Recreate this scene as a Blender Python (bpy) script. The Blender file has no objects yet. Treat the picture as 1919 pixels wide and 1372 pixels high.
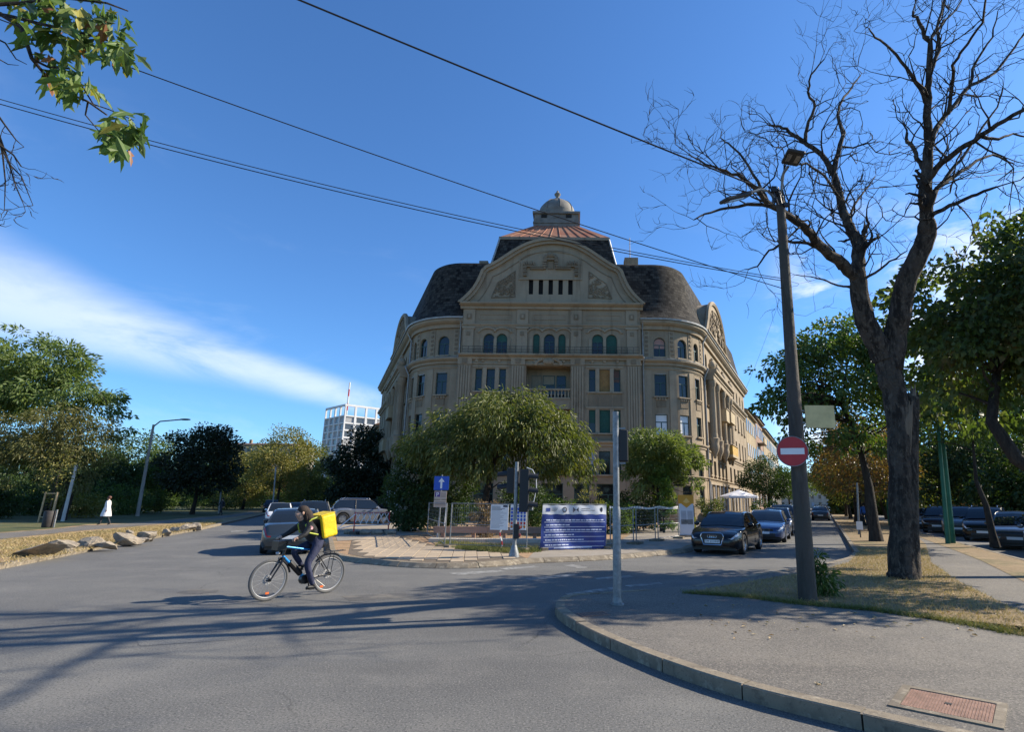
import bpy, bmesh, math, random
import numpy as np
from mathutils import Vector, Matrix
R = math.radians
random.seed(7); rng = np.random.default_rng(7)
sc = bpy.context.scene
COL = sc.collection

# ------------------------------------------------------------------ camera
W_PX, H_PX = 1919., 1372.
FOC, PPX, PPY, CAM_H = 1040., 1075., 686., 1.75
PITCH, ROLL = R(13.75), R(.5)
_cp, _sp = math.cos(PITCH), math.sin(PITCH)
FW = np.array([0, _cp, _sp]); _u0 = np.array([0, -_sp, _cp]); _r0 = np.array([1., 0, 0])
RT = math.cos(ROLL)*_r0 + math.sin(ROLL)*_u0
UP = -math.sin(ROLL)*_r0 + math.cos(ROLL)*_u0
cam_d = bpy.data.cameras.new('camera'); cam = bpy.data.objects.new('camera', cam_d); COL.objects.link(cam)
cam_d.sensor_width = 36.0; cam_d.sensor_fit = 'HORIZONTAL'
cam_d.lens = 36.0*FOC/W_PX
cam_d.shift_x = -(PPX - W_PX/2)/W_PX
cam_d.clip_start = 0.05; cam_d.clip_end = 4000
cam.location = (0, 0, CAM_H)
cam.rotation_euler = Matrix((tuple(RT), tuple(UP), tuple(-FW))).transposed().to_euler()
sc.camera = cam
sc.render.resolution_x = 1024; sc.render.resolution_y = 733

# ------------------------------------------------------------------ light
SUN_EL, SUN_AZ = R(33), R(15)            # azimuth measured from +X towards +Y
sun_dir = Vector((math.cos(SUN_EL)*math.cos(SUN_AZ), math.cos(SUN_EL)*math.sin(SUN_AZ), math.sin(SUN_EL)))
sl = bpy.data.lights.new('sun', 'SUN'); sl.energy = 5.0; sl.angle = R(.53); sl.color = (1, .90, .74)
so = bpy.data.objects.new('sun', sl); COL.objects.link(so); so.location = (40, 10, 40)
so.rotation_euler = sun_dir.to_track_quat('Z', 'Y').to_euler()
world = bpy.data.worlds.new('World'); sc.world = world; world.use_nodes = True
sc.view_settings.view_transform = 'Standard'; sc.view_settings.look = 'None'
sc.view_settings.exposure = 0.88; sc.view_settings.gamma = 1.0

def ray(x, y): return FW + RT*((x-PPX)/FOC) - UP*((y-PPY)/FOC)
def G(x, y, z=0.):
    d = ray(x, y); t = (z-CAM_H)/d[2]; return Vector((d[0]*t, d[1]*t, z))
def P(x, y, Y):
    d = ray(x, y); t = Y/d[1]; return Vector((d[0]*t, Y, CAM_H+d[2]*t))

# ---- sky: Nishita + thin clouds in direction space
nt = world.node_tree; N = nt.nodes; Lk = nt.links; N.clear()
out = N.new('ShaderNodeOutputWorld'); bg = N.new('ShaderNodeBackground'); bg.inputs[1].default_value = .092
sky = N.new('ShaderNodeTexSky'); sky.sky_type = 'NISHITA'; sky.sun_disc = False
sky.sun_elevation = SUN_EL; sky.sun_rotation = math.pi/2 - SUN_AZ
sky.altitude = 100; sky.air_density = 1.0; sky.dust_density = .35; sky.ozone_density = 3.0
tc = N.new('ShaderNodeTexCoord')
def wn(t, **k):
    n = N.new(t)
    for a, b in k.items(): setattr(n, a, b)
    return n
def wmath(op, a, b=None, clamp=False):
    n = N.new('ShaderNodeMath'); n.operation = op; n.use_clamp = clamp
    for i, v in enumerate((a, b)):
        if v is None: continue
        if isinstance(v, (int, float)): n.inputs[i].default_value = v
        else: Lk.new(v, n.inputs[i])
    return n.outputs[0]
def wdot(vec):
    n = N.new('ShaderNodeVectorMath'); n.operation = 'DOT_PRODUCT'; Lk.new(tc.outputs['Generated'], n.inputs[0])
    n.inputs[1].default_value = vec; return n.outputs['Value']
def wramp(v, a, b):
    n = N.new('ShaderNodeMapRange'); n.interpolation_type = 'SMOOTHSTEP'; Lk.new(v, n.inputs[0])
    n.inputs[1].default_value = a; n.inputs[2].default_value = b; return n.outputs[0]
def unit(a): a = np.array(a); return a/np.linalg.norm(a)
def wnoise(scale, detail, stretch=(1, 1, 1), rough=.6, dist=0.):
    m = N.new('ShaderNodeMapping'); m.inputs['Scale'].default_value = stretch; Lk.new(tc.outputs['Generated'], m.inputs[0])
    n = N.new('ShaderNodeTexNoise'); n.inputs['Scale'].default_value = scale; n.inputs['Detail'].default_value = detail
    n.inputs['Roughness'].default_value = rough; n.inputs['Distortion'].default_value = dist
    Lk.new(m.outputs[0], n.inputs[0]); return n.outputs[0]
# one long cirrus streak, rising to the left and behind the camera
dA, dB = unit(ray(-40, 545)), unit(ray(730, 765)); bn = unit(np.cross(dA, dB)); bn = bn if bn[2] > 0 else -bn
off = wdot(tuple(bn)); along = wdot(tuple(dB))
nz = wnoise(5, 9, (1, 1, 2.6), .62, .6); nz2 = wnoise(1.6, 3)
offn = wmath('ADD', off, wmath('MULTIPLY', wmath('SUBTRACT', nz2, .5), .06))
width = wmath('ADD', wmath('MULTIPLY', wmath('SUBTRACT', 1.0, along), .46), .035)
q = wmath('DIVIDE', wmath('ABSOLUTE', offn), width)
band = wmath('MULTIPLY', wramp(q, 1.0, .1), wramp(along, .25, .72))
end = wdot(tuple(unit(np.cross(bn, dB)) if np.dot(np.cross(bn, dB), dA) > 0 else unit(-np.cross(bn, dB))))
band = wmath('MULTIPLY', band, wramp(end, -.05, .06))
streak = wmath('MULTIPLY', band, wramp(nz, .16, .66))
# thin haze wisps low all round, and small fair-weather puffs towards the sun side
wis = wmath('MULTIPLY', wramp(wnoise(3.2, 8, (1, 1, 3), .6, .4), .52, .86), .3)
sep = N.new('ShaderNodeSeparateXYZ'); Lk.new(tc.outputs['Generated'], sep.inputs[0])
low = wramp(sep.outputs[2], .62, .1)
puff = wmath('MULTIPLY', wramp(wnoise(6.5, 7, (1, 1, 1.9), .58, .2), .47, .64), wramp(sep.outputs[0], .30, .42))
puff = wmath('MULTIPLY', puff, wramp(sep.outputs[2], .50, .30))
puff = wmath('MULTIPLY', puff, .8)
cl = wmath('ADD', wmath('MULTIPLY', streak, .5), wmath('MULTIPLY', wis, low))
cl = wmath('MAXIMUM', cl, puff, True)
mix = N.new('ShaderNodeMixRGB'); Lk.new(cl, mix.inputs[0]); mix.inputs[2].default_value = (7.4, 7.7, 8.3, 1)
tint = N.new('ShaderNodeMixRGB'); tint.blend_type = 'MULTIPLY'; tint.inputs[0].default_value = 1; tint.inputs[2].default_value = (.58, .93, 1.28, 1)
Lk.new(sky.outputs[0], tint.inputs[1]); Lk.new(tint.outputs[0], mix.inputs[1])
Lk.new(mix.outputs[0], bg.inputs[0]); Lk.new(bg.outputs[0], out.inputs[0])

# ------------------------------------------------------------------ materials
MATS = {}
def mat(name, col, rough=.7, metal=0., var=.0, scale=4., bump=0., bscale=30., spec=.5, coat=0., emit=None, detail=6, col2=None, stretch=None):
    """procedural principled material: colour broken up by noise, optional bump"""
    if name in MATS: return MATS[name]
    m = bpy.data.materials.new(name); m.use_nodes = True; t = m.node_tree; b = t.nodes['Principled BSDF']
    b.inputs['Roughness'].default_value = rough; b.inputs['Metallic'].default_value = metal
    b.inputs['Specular IOR Level'].default_value = spec; b.inputs['Coat Weight'].default_value = coat
    c4 = (*col, 1)
    b.inputs['Base Color'].default_value = c4
    co = t.nodes.new('ShaderNodeTexCoord')
    src = co.outputs['Object']
    if stretch:
        mp = t.nodes.new('ShaderNodeMapping'); mp.inputs['Scale'].default_value = stretch; t.links.new(src, mp.inputs[0]); src = mp.outputs[0]
    if var > 0 or col2:
        n = t.nodes.new('ShaderNodeTexNoise'); n.inputs['Scale'].default_value = scale; n.inputs['Detail'].default_value = detail; n.inputs['Roughness'].default_value = .62
        t.links.new(src, n.inputs[0])
        r = t.nodes.new('ShaderNodeValToRGB'); r.color_ramp.elements[0].position = .3; r.color_ramp.elements[1].position = .72
        if col2: a, z = col, col2
        else: a, z = [c*(1-var) for c in col], [min(1, c*(1+var)) for c in col]
        r.color_ramp.elements[0].color = (*a, 1); r.color_ramp.elements[1].color = (*z, 1)
        t.links.new(n.outputs[0], r.inputs[0]); t.links.new(r.outputs[0], b.inputs['Base Color'])
    if bump > 0:
        n2 = t.nodes.new('ShaderNodeTexNoise'); n2.inputs['Scale'].default_value = bscale; n2.inputs['Detail'].default_value = 5
        t.links.new(src, n2.inputs[0])
        bp = t.nodes.new('ShaderNodeBump'); bp.inputs['Strength'].default_value = bump; bp.inputs['Distance'].default_value = .02
        t.links.new(n2.outputs[0], bp.inputs['Height']); t.links.new(bp.outputs[0], b.inputs['Normal'])
    if emit: b.inputs['Emission Color'].default_value = (*emit[:3], 1); b.inputs['Emission Strength'].default_value = emit[3]
    MATS[name] = m; return m

def leafmat(name, cols, trans=.35, rough=.5):
    """leaves: colour picked per leaf, some light passing through"""
    if name in MATS: return MATS[name]
    m = bpy.data.materials.new(name); m.use_nodes = True; t = m.node_tree; b = t.nodes['Principled BSDF']
    o = t.nodes['Material Output']; g = t.nodes.new('ShaderNodeNewGeometry')
    r = t.nodes.new('ShaderNodeValToRGB'); e = r.color_ramp.elements
    while len(e) < len(cols): e.new(.5)
    for i, c in enumerate(cols): e[i].position = i/(len(cols)-1) if len(cols) > 1 else 0; e[i].color = (*c, 1)
    co = t.nodes.new('ShaderNodeTexCoord'); nz = t.nodes.new('ShaderNodeTexNoise'); nz.inputs['Scale'].default_value = .9; nz.inputs['Detail'].default_value = 3; t.links.new(co.outputs['Object'], nz.inputs[0])
    mr = t.nodes.new('ShaderNodeMapRange'); mr.inputs[1].default_value = .36; mr.inputs[2].default_value = .64; t.links.new(nz.outputs[0], mr.inputs[0])
    mx0 = t.nodes.new('ShaderNodeMath'); mx0.operation = 'MULTIPLY_ADD'; mx0.inputs[1].default_value = .55; ms = t.nodes.new('ShaderNodeMath'); ms.operation = 'MULTIPLY'; ms.inputs[1].default_value = .45
    t.links.new(mr.outputs[0], ms.inputs[0]); t.links.new(g.outputs['Random Per Island'], mx0.inputs[0]); t.links.new(ms.outputs[0], mx0.inputs[2])
    t.links.new(mx0.outputs[0], r.inputs[0]); t.links.new(r.outputs[0], b.inputs['Base Color'])
    b.inputs['Roughness'].default_value = rough; b.inputs['Specular IOR Level'].default_value = .35
    tr = t.nodes.new('ShaderNodeBsdfTranslucent'); hs = t.nodes.new('ShaderNodeMixRGB'); hs.blend_type = 'MULTIPLY'; hs.inputs[0].default_value = 1
    hs.inputs[2].default_value = (1.25, 1.3, .5, 1); t.links.new(r.outputs[0], hs.inputs[1]); t.links.new(hs.outputs[0], tr.inputs[0])
    mx = t.nodes.new('ShaderNodeMixShader'); mx.inputs[0].default_value = trans
    t.links.new(b.outputs[0], mx.inputs[1]); t.links.new(tr.outputs[0], mx.inputs[2]); t.links.new(mx.outputs[0], o.inputs[0])
    MATS[name] = m; return m

def surf(name, layers, rough=.85, bump=.25, bscale=60., bdist=.01, spec=.35):
    """ground surface: a base colour and noise-masked layers (colour, scale, lo, hi, amount)"""
    if name in MATS: return MATS[name]
    m = bpy.data.materials.new(name); m.use_nodes = True; t = m.node_tree; b = t.nodes['Principled BSDF']
    co = t.nodes.new('ShaderNodeTexCoord'); cur = None
    for i, L in enumerate(layers):
        if i == 0:
            cr = t.nodes.new('ShaderNodeRGB'); cr.outputs[0].default_value = (*L, 1); cur = cr.outputs[0]; continue
        c, s, lo, hi, amt = L[:5]
        mp = t.nodes.new('ShaderNodeMapping'); mp.inputs['Location'].default_value = (i*13.7, i*5.1, 0)
        if len(L) > 5: mp.inputs['Scale'].default_value = L[5]
        t.links.new(co.outputs['Object'], mp.inputs[0])
        n = t.nodes.new('ShaderNodeTexNoise'); n.inputs['Scale'].default_value = s; n.inputs['Detail'].default_value = 7; n.inputs['Roughness'].default_value = .65
        t.links.new(mp.outputs[0], n.inputs[0])
        mr = t.nodes.new('ShaderNodeMapRange'); mr.inputs[1].default_value = lo; mr.inputs[2].default_value = hi; mr.inputs[4].default_value = amt
        t.links.new(n.outputs[0], mr.inputs[0])
        x = t.nodes.new('ShaderNodeMixRGB'); t.links.new(mr.outputs[0], x.inputs[0]); t.links.new(cur, x.inputs[1]); x.inputs[2].default_value = (*c, 1)
        cur = x.outputs[0]
    t.links.new(cur, b.inputs['Base Color']); b.inputs['Roughness'].default_value = rough; b.inputs['Specular IOR Level'].default_value = spec
    n2 = t.nodes.new('ShaderNodeTexNoise'); n2.inputs['Scale'].default_value = bscale; n2.inputs['Detail'].default_value = 6; n2.inputs['Roughness'].default_value = .7
    t.links.new(co.outputs['Object'], n2.inputs[0])
    bp = t.nodes.new('ShaderNodeBump'); bp.inputs['Strength'].default_value = bump; bp.inputs['Distance'].default_value = bdist
    t.links.new(n2.outputs[0], bp.inputs['Height']); t.links.new(bp.outputs[0], b.inputs['Normal'])
    MATS[name] = m; return m

# ------------------------------------------------------------------ mesh helpers
class MB:
    def __init__(s): s.v = []; s.f = []
    def add(s, vs, fs):
        o = len(s.v); s.v.extend([tuple(p) for p in vs]); s.f.extend([tuple(i+o for i in f) for f in fs]); return s
    def quad(s, a, b, c, d): return s.add([a, b, c, d], [(0, 1, 2, 3)])
    def box(s, c, d, M=None):
        x, y, z = d[0]/2, d[1]/2, d[2]/2
        vs = [Vector((i*x, j*y, k*z)) for k in (-1, 1) for j in (-1, 1) for i in (-1, 1)]
        if M is not None: vs = [M @ p for p in vs]
        vs = [p+Vector(c) for p in vs]
        return s.add(vs, [(0, 2, 3, 1), (4, 5, 7, 6), (0, 1, 5, 4), (2, 6, 7, 3), (0, 4, 6, 2), (1, 3, 7, 5)])
    def bx(s, x0, x1, y0, y1, z0, z1): return s.box(((x0+x1)/2, (y0+y1)/2, (z0+z1)/2), (x1-x0, y1-y0, z1-z0))
    def tube(s, pts, rad, n=8, cap=True, closed=False):
        pts = [Vector(p) for p in pts]; k = len(pts)
        if not hasattr(rad, '__len__'): rad = [rad]*k
        vs = []; fs = []; prev = None
        for i, p in enumerate(pts):
            if closed: t = pts[(i+1) % k]-pts[i-1]
            else: t = pts[min(i+1, k-1)]-pts[max(i-1, 0)]
            if t.length < 1e-9: t = Vector((0, 0, 1))
            t.normalize()
            if prev is None:
                a = Vector((0, 0, 1)) if abs(t.z) < .9 else Vector((1, 0, 0))
                u = t.cross(a).normalized()
            else:
                u = prev - t*prev.dot(t)
                u = u.normalized() if u.length > 1e-6 else t.orthogonal().normalized()
            prev = u; w = t.cross(u)
            for j in range(n):
                a = 2*math.pi*j/n; vs.append(p+u*(math.cos(a)*rad[i])+w*(math.sin(a)*rad[i]))
        for i in range(k if closed else k-1):
            for j in range(n):
                a = i*n+j; b = i*n+(j+1) % n; c = ((i+1) % k)*n+(j+1) % n; d = ((i+1) % k)*n+j
                fs.append((a, b, c, d))
        if cap and not closed: fs.append(tuple(range(n-1, -1, -1))); fs.append(tuple((k-1)*n+j for j in range(n)))
        return s.add(vs, fs)
    def cyl(s, a, b, r, n=12, r2=None): return s.tube([a, b], [r, r if r2 is None else r2], n)
    def lathe(s, prof, n=24, c=(0, 0, 0), a0=0., a1=2*math.pi):
        full = abs(a1-a0-2*math.pi) < 1e-6; m = n if full else n+1; vs = []; fs = []
        for r, z in prof:
            for j in range(m):
                a = a0+(a1-a0)*j/n; vs.append((c[0]+r*math.cos(a), c[1]+r*math.sin(a), c[2]+z))
        for i in range(len(prof)-1):
            for j in range(n):
                a = i*m+j; b = i*m+(j+1) % m; fs.append((a, b, b+m, a+m))
        return s.add(vs, fs)
    def prism(s, poly, z0, z1):
        n = len(poly); vs = [(p[0], p[1], z0) for p in poly]+[(p[0], p[1], z1) for p in poly]
        fs = [tuple(range(n-1, -1, -1)), tuple(range(n, 2*n))]+[(i, (i+1) % n, n+(i+1) % n, n+i) for i in range(n)]
        return s.add(vs, fs)
    def ball(s, c, r, n=10, m=7):
        if not hasattr(r, '__len__'): r = (r, r, r)
        vs = []; fs = []
        for i in range(m+1):
            t = math.pi*i/m
            for j in range(n):
                a = 2*math.pi*j/n; vs.append((c[0]+r[0]*math.sin(t)*math.cos(a), c[1]+r[1]*math.sin(t)*math.sin(a), c[2]-r[2]*math.cos(t)))
        for i in range(m):
            for j in range(n): fs.append((i*n+j, i*n+(j+1) % n, (i+1)*n+(j+1) % n, (i+1)*n+j))
        return s.add(vs, fs)
    def mesh(s, name, smooth=False, ang=None):
        me = bpy.data.meshes.new(name); me.from_pydata(s.v, [], s.f)
        if smooth:
            me.polygons.foreach_set('use_smooth', [True]*len(me.polygons))
            if ang: me.set_sharp_from_angle(angle=R(ang))
        me.update(); return me
    def xf(s, M): s.v = [tuple(M @ Vector(p)) for p in s.v]; return s

def link(name, data, parent=None, loc=None, rot=None):
    o = bpy.data.objects.new(name, data); COL.objects.link(o)
    if parent is not None: o.parent = parent
    if loc is not None: o.location = loc
    if rot is not None: o.rotation_euler = rot
    return o
def part(name, mb, m, parent=None, smooth=False, ang=40, loc=None, rot=None, sub=None):
    """mb may be an MB (vertices local to the parent) or a ready mesh"""
    me = mb.mesh(name, smooth, ang if smooth else None) if isinstance(mb, MB) else mb
    if m is not None and len(me.materials) == 0: me.materials.append(m if not isinstance(m, str) else MATS[m])
    o = link(name, me, parent, loc, rot)
    if sub:
        md = o.modifiers.new('sub', 'SUBSURF'); md.levels = md.render_levels = sub
    return o
def tag(o, label, cat, group=None, kind=None):
    if label: o['label'] = label
    if cat: o['category'] = cat
    if group: o['group'] = group
    if kind: o['kind'] = kind
    return o
def thing(name, label, cat, loc=(0, 0, 0), rz=0., group=None):
    o = link(name, None, None, loc, (0, 0, rz)); o.empty_display_size = .2
    return tag(o, label, cat, group)
def struct(o): o['kind'] = 'structure'; return o
def local(mb, loc):   # world vertices -> local to a thing at loc
    l = Vector(loc); mb.v = [(p[0]-l[0], p[1]-l[1], p[2]-l[2]) for p in mb.v]; return mb
def ground_part(name, o_loc): pass
def bevel(o, w=.01, seg=2):
    md = o.modifiers.new('bevel', 'BEVEL'); md.width = w; md.segments = seg; md.limit_method = 'ANGLE'; md.angle_limit = R(35); return o
def textmesh(s, size, m, name='lettering', align='CENTER'):
    cu = bpy.data.curves.new('txt', 'FONT'); cu.body = s; cu.size = size; cu.align_x = align; cu.align_y = 'CENTER'; cu.extrude = .001; cu.resolution_u = 2
    o = bpy.data.objects.new('txt', cu); COL.objects.link(o); dg = bpy.context.evaluated_depsgraph_get()
    me = bpy.data.meshes.new_from_object(o.evaluated_get(dg)); COL.objects.unlink(o); bpy.data.objects.remove(o)
    me.materials.clear(); me.materials.append(m); return me
def frame_rot(axis_x, up=(0, 0, 1)):
    """rotation whose local x runs along axis_x (horizontal), local z up, local y = z cross x"""
    x = Vector(axis_x).normalized(); z = Vector(up); y = z.cross(x).normalized(); z = x.cross(y)
    return Matrix((x, y, z)).transposed().to_euler()
# ------------------------------------------------------------------ ground
def asphalt(name, base, k=1.):
    m = surf(name, [base, (base[0]*.72, base[1]*.72, base[2]*.74), (base[0]*1.35, base[1]*1.33, base[2]*1.3)][:1] + [
        ((base[0]*.72, base[1]*.72, base[2]*.74), .28, .40, .62, .85), ((base[0]*1.5, base[1]*1.45, base[2]*1.38), .9, .48, .72, .6), ((base[0]*.6, base[1]*.6, base[2]*.62), .5, .52, .66, .5, (.22, 1.6, 1)),
        ((base[0]*1.9, base[1]*1.85, base[2]*1.75), 55, .52, .62, .85), ((base[0]*.35, base[1]*.35, base[2]*.35), 44, .52, .62, .85), ((base[0]*2.6, base[1]*2.5, base[2]*2.3), 26, .64, .70, .8),
        ((base[0]*.55, base[1]*.55, base[2]*.55), 2.2, .62, .75, .4, (.25, 2.2, 1))], rough=.82, bump=.7, bscale=90, bdist=.008)
    t = m.node_tree; b = t.nodes['Principled BSDF']; src = b.inputs['Base Color'].links[0].from_socket
    co = t.nodes.new('ShaderNodeTexCoord'); nz_ = t.nodes.new('ShaderNodeTexNoise'); nz_.inputs['Scale'].default_value = .9; nz_.inputs['Detail'].default_value = 6; t.links.new(co.outputs['Object'], nz_.inputs[0])
    ad = t.nodes.new('ShaderNodeMixRGB'); ad.blend_type = 'ADD'; ad.inputs[0].default_value = 1.6; t.links.new(co.outputs['Object'], ad.inputs[1]); t.links.new(nz_.outputs[1], ad.inputs[2])
    vo = t.nodes.new('ShaderNodeTexVoronoi'); vo.feature = 'DISTANCE_TO_EDGE'; vo.inputs['Scale'].default_value = .23; t.links.new(ad.outputs[0], vo.inputs[0])
    mr = t.nodes.new('ShaderNodeMapRange'); mr.inputs[1].default_value = .0035; mr.inputs[2].default_value = .0015; t.links.new(vo.outputs[0], mr.inputs[0])
    n3 = t.nodes.new('ShaderNodeTexNoise'); n3.inputs['Scale'].default_value = .22; t.links.new(co.outputs['Object'], n3.inputs[0])
    m3 = t.nodes.new('ShaderNodeMapRange'); m3.inputs[1].default_value = .5; m3.inputs[2].default_value = .62; m3.inputs[4].default_value = .75; t.links.new(n3.outputs[0], m3.inputs[0])
    mu = t.nodes.new('ShaderNodeMath'); mu.operation = 'MULTIPLY'; t.links.new(mr.outputs[0], mu.inputs[0]); t.links.new(m3.outputs[0], mu.inputs[1])
    x = t.nodes.new('ShaderNodeMixRGB'); t.links.new(mu.outputs[0], x.inputs[0]); t.links.new(src, x.inputs[1]); x.inputs[2].default_value = (.03, .028, .025, 1); t.links.new(x.outputs[0], b.inputs['Base Color'])
    return m
ROADM = asphalt('road_asphalt', (.132, .129, .120))
WALKM = asphalt('pavement_asphalt', (.150, .136, .116))
DRY = surf('dry_grass_ground', [(.235, .165, .088), (( .075), .085, .028) if False else (.085, .09, .03), ][:1] + [
    ((.095, .095, .035), .55, .50, .66, .75), ((.36, .26, .14), 1.3, .52, .72, .7), ((.06, .05, .03), 6, .56, .7, .6), ((.42, .33, .19), 22, .58, .7, .5)],
    rough=.95, bump=.8, bscale=25, bdist=.03)
SAND = surf('sandy_verge', [(.30, .20, .11)] + [((.10, .10, .035), .4, .46, .6, .9), ((.42, .31, .18), 1.2, .5, .7, .7), ((.12, .085, .05), 4, .55, .7, .6)],
    rough=.95, bump=.8, bscale=20, bdist=.03)
SOIL = surf('garden_soil', [(.33, .21, .12)] + [((.11, .10, .04), .7, .5, .66, .8), ((.40, .29, .18), 2.2, .5, .7, .7), ((.10, .07, .045), 6, .55, .7, .6)],
    rough=.95, bump=.8, bscale=20, bdist=.03)
LAWN = surf('park_lawn', [(.075, .085, .03)] + [((.16, .13, .055), .3, .45, .65, .7), ((.03, .035, .015), 3, .5, .7, .6)], rough=.95, bump=.7, bscale=15, bdist=.04)
STONE = surf('kerb_stone', [(.225, .185, .132)] + [((.12, .10, .075), 1.6, .42, .62, .8), ((.40, .345, .26), 7, .52, .68, .7), ((.07, .06, .05), 4, .58, .7, .7), ((.09, .08, .065), 26, .56, .68, .7)], rough=.9, bump=.6, bscale=45, bdist=.012)
PAVER = surf('paver_concrete', [(.37, .29, .20)] + [((.25, .195, .14), .8, .45, .68, .7), ((.46, .375, .27), 5, .52, .7, .5), ((.18, .14, .1), 25, .6, .75, .5)], rough=.9, bump=.4, bscale=60)
PAINT = surf('worn_road_paint', [(.34, .335, .31)] + [((.15, .148, .14), 6, .42, .56, .95), ((.16, .155, .145), 1.5, .42, .6, .8)], rough=.8, bump=.3, bscale=90)

def sheet(name, pts, z, m, parent=None, st=True):
    me = bpy.data.meshes.new(name); v = [(p[0], p[1], z) for p in pts]
    a = sum(v[i][0]*v[(i+1) % len(v)][1]-v[(i+1) % len(v)][0]*v[i][1] for i in range(len(v)))
    if a < 0: v.reverse()
    me.from_pydata(v, [], [tuple(range(len(v)))]); me.update(); me.materials.append(m)
    o = link(name, me, parent)
    return struct(o) if st else o
def chaikin(pts, n=2):
    pts = [Vector((p[0], p[1])) for p in pts]
    for _ in range(n):
        q = [pts[0]]
        for a, b in zip(pts, pts[1:]): q += [a*.75+b*.25, a*.25+b*.75]
        q.append(pts[-1]); pts = q
    return pts
def inside(p, poly):
    x, y = p[0], p[1]; c = False; j = len(poly)-1
    for i in range(len(poly)):
        xi, yi = poly[i][0], poly[i][1]; xj, yj = poly[j][0], poly[j][1]
        if (yi > y) != (yj > y) and x < (xj-xi)*(y-yi)/(yj-yi)+xi: c = not c
        j = i
    return c
def azv(a): return Vector((math.sin(R(a)), math.cos(R(a))))
AZR, AZL = 23.8, -23.6
def g2(x, y, z=0.): p = G(x, y, z); return Vector((p[0], p[1]))

ground = sheet('ground', [(-2500, -400), (2500, -400), (2500, 3000), (-2500, 3000)], -.08, LAWN)
road = sheet('road', [(-90, -30), (90, -30), (140, 260), (-140, 260)], 0., ROADM)

# -- right-hand island: kerb line, asphalt footway, dry grass, path
nearL = chaikin([(16, -4), (8, .6), (4, 3.55), g2(1620, 1372), g2(1380, 1312), g2(1200, 1246), g2(1085, 1190), g2(1042, 1160), g2(1038, 1142), g2(1062, 1127), g2(1120, 1124)], 2)
farE = [g2(1290, 1111), g2(1420, 1086), g2(1540, 1066), g2(1590, 1052), g2(1601, 1041)]
s0 = g2(1601, 1041); dR = azv(AZR)
streetR = [s0 + dR*t for t in (0, 230)]
lot0, lot1 = g2(1919, 1056), g2(1720, 1000)
dl = (lot1-lot0).normalized()
islandC = nearL + farE + [streetR[1], lot1 + azv(AZR)*205, lot1, lot0, lot0 - dl*14, (26, -4)]
pave = sheet('pavement', islandC, .12, WALKM)
grassC = [g2(1288, 1113, .12), g2(1330, 1104, .12), g2(1420, 1088, .12), g2(1540, 1069, .12), g2(1592, 1054, .12), s0+dR*.4+Vector((.16, -.07)), streetR[1]+Vector((.16, -.07)), streetR[1]+Vector((3.5, 0)),
          g2(1690, 985, .12), g2(1735, 1020, .12), g2(1745, 1055, .12), g2(1800, 1092, .12), g2(1919, 1151, .12), g2(2060, 1208, .12), (12.5, 7.6), (16, 3), (13.5, 1.5), (10.5, 5.2),
          g2(1919, 1193, .12), g2(1780, 1166, .12), g2(1640, 1146, .12), g2(1500, 1134, .12), g2(1400, 1121, .12)]
gC = sheet('grass_strip', grassC, .126, DRY)
grassC2 = [g2(1779, 1028, .12), g2(1840, 1052, .12), g2(1919, 1091, .12), g2(2060, 1150, .12), lot0-dl*6+Vector((-.2, 0)), lot0+Vector((-.2, 0)), lot1+Vector((-.2, 0)), lot1+azv(AZR)*200]
gC2 = sheet('grass_strip', grassC2, .127, DRY)

def kerb_run(parent, pts, L=1.0, w=.16, z1=.128, skip=None, inward=1, gap=.008, z0=-.05, slope=0.):
    """kerb stones, one object each, laid along a polyline; the stone sits on the inner side of the line"""
    pts = [Vector((p[0], p[1])) for p in pts]; seg = [(b-a).length for a, b in zip(pts, pts[1:])]; tot = sum(seg)
    def at(s):
        for i, l in enumerate(seg):
            if s <= l or i == len(seg)-1: return pts[i]+(pts[i+1]-pts[i])*(s/max(l, 1e-6)), (pts[i+1]-pts[i]).normalized()
            s -= l
    n = max(1, int(tot/L)); L = tot/n
    for k in range(n):
        a, _ = at(k*L+gap); b, _ = at((k+1)*L-gap); m, t = at((k+.5)*L)
        if skip and skip(m): continue
        loc = Vector((m.x, m.y, 0)); mb = MB(); prev = None; dz = random.uniform(-.006, .006)
        nn = 4; ring = []
        for i in range(nn+1):
            p, tt = at(k*L+gap+(L-2*gap)*i/nn); nrm = Vector((-tt.y, tt.x))*inward
            c = .014
            prof = [(0, z0), (0, z1-c), (c, z1), (w, z1), (w, z0)] if not slope else [(-slope, z0), (-slope, .02), (0, z1), (w, z1), (w, z0)]
            ring.append([(p.x+nrm.x*o-m.x, p.y+nrm.y*o-m.y, z+dz) for o, z in prof])
        for i in range(nn):
            for j in range(4): mb.quad(ring[i][j], ring[i+1][j], ring[i+1][j+1], ring[i][j+1]) if inward < 0 else mb.quad(ring[i][j+1], ring[i+1][j+1], ring[i+1][j], ring[i][j])
        mb.add(ring[0], [tuple(range(5))]); mb.add(ring[-1], [tuple(range(4, -1, -1))])
        part('kerb_stone', mb, STONE, parent, loc=loc)
kerb_run(pave, nearL, 1.0, inward=-1)
kerb_run(pave, [s0 - dR*.6, s0 + dR*60], 2.0, inward=-1, z1=.15)
kerb_run(pave, [nearL[-1]] + farE, 1.0, inward=-1, z1=.124)
kerb_run(pave, [lot0 - dl*3, lot0, lot1, lot1 + dR*30], 2.0, inward=1)

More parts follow.
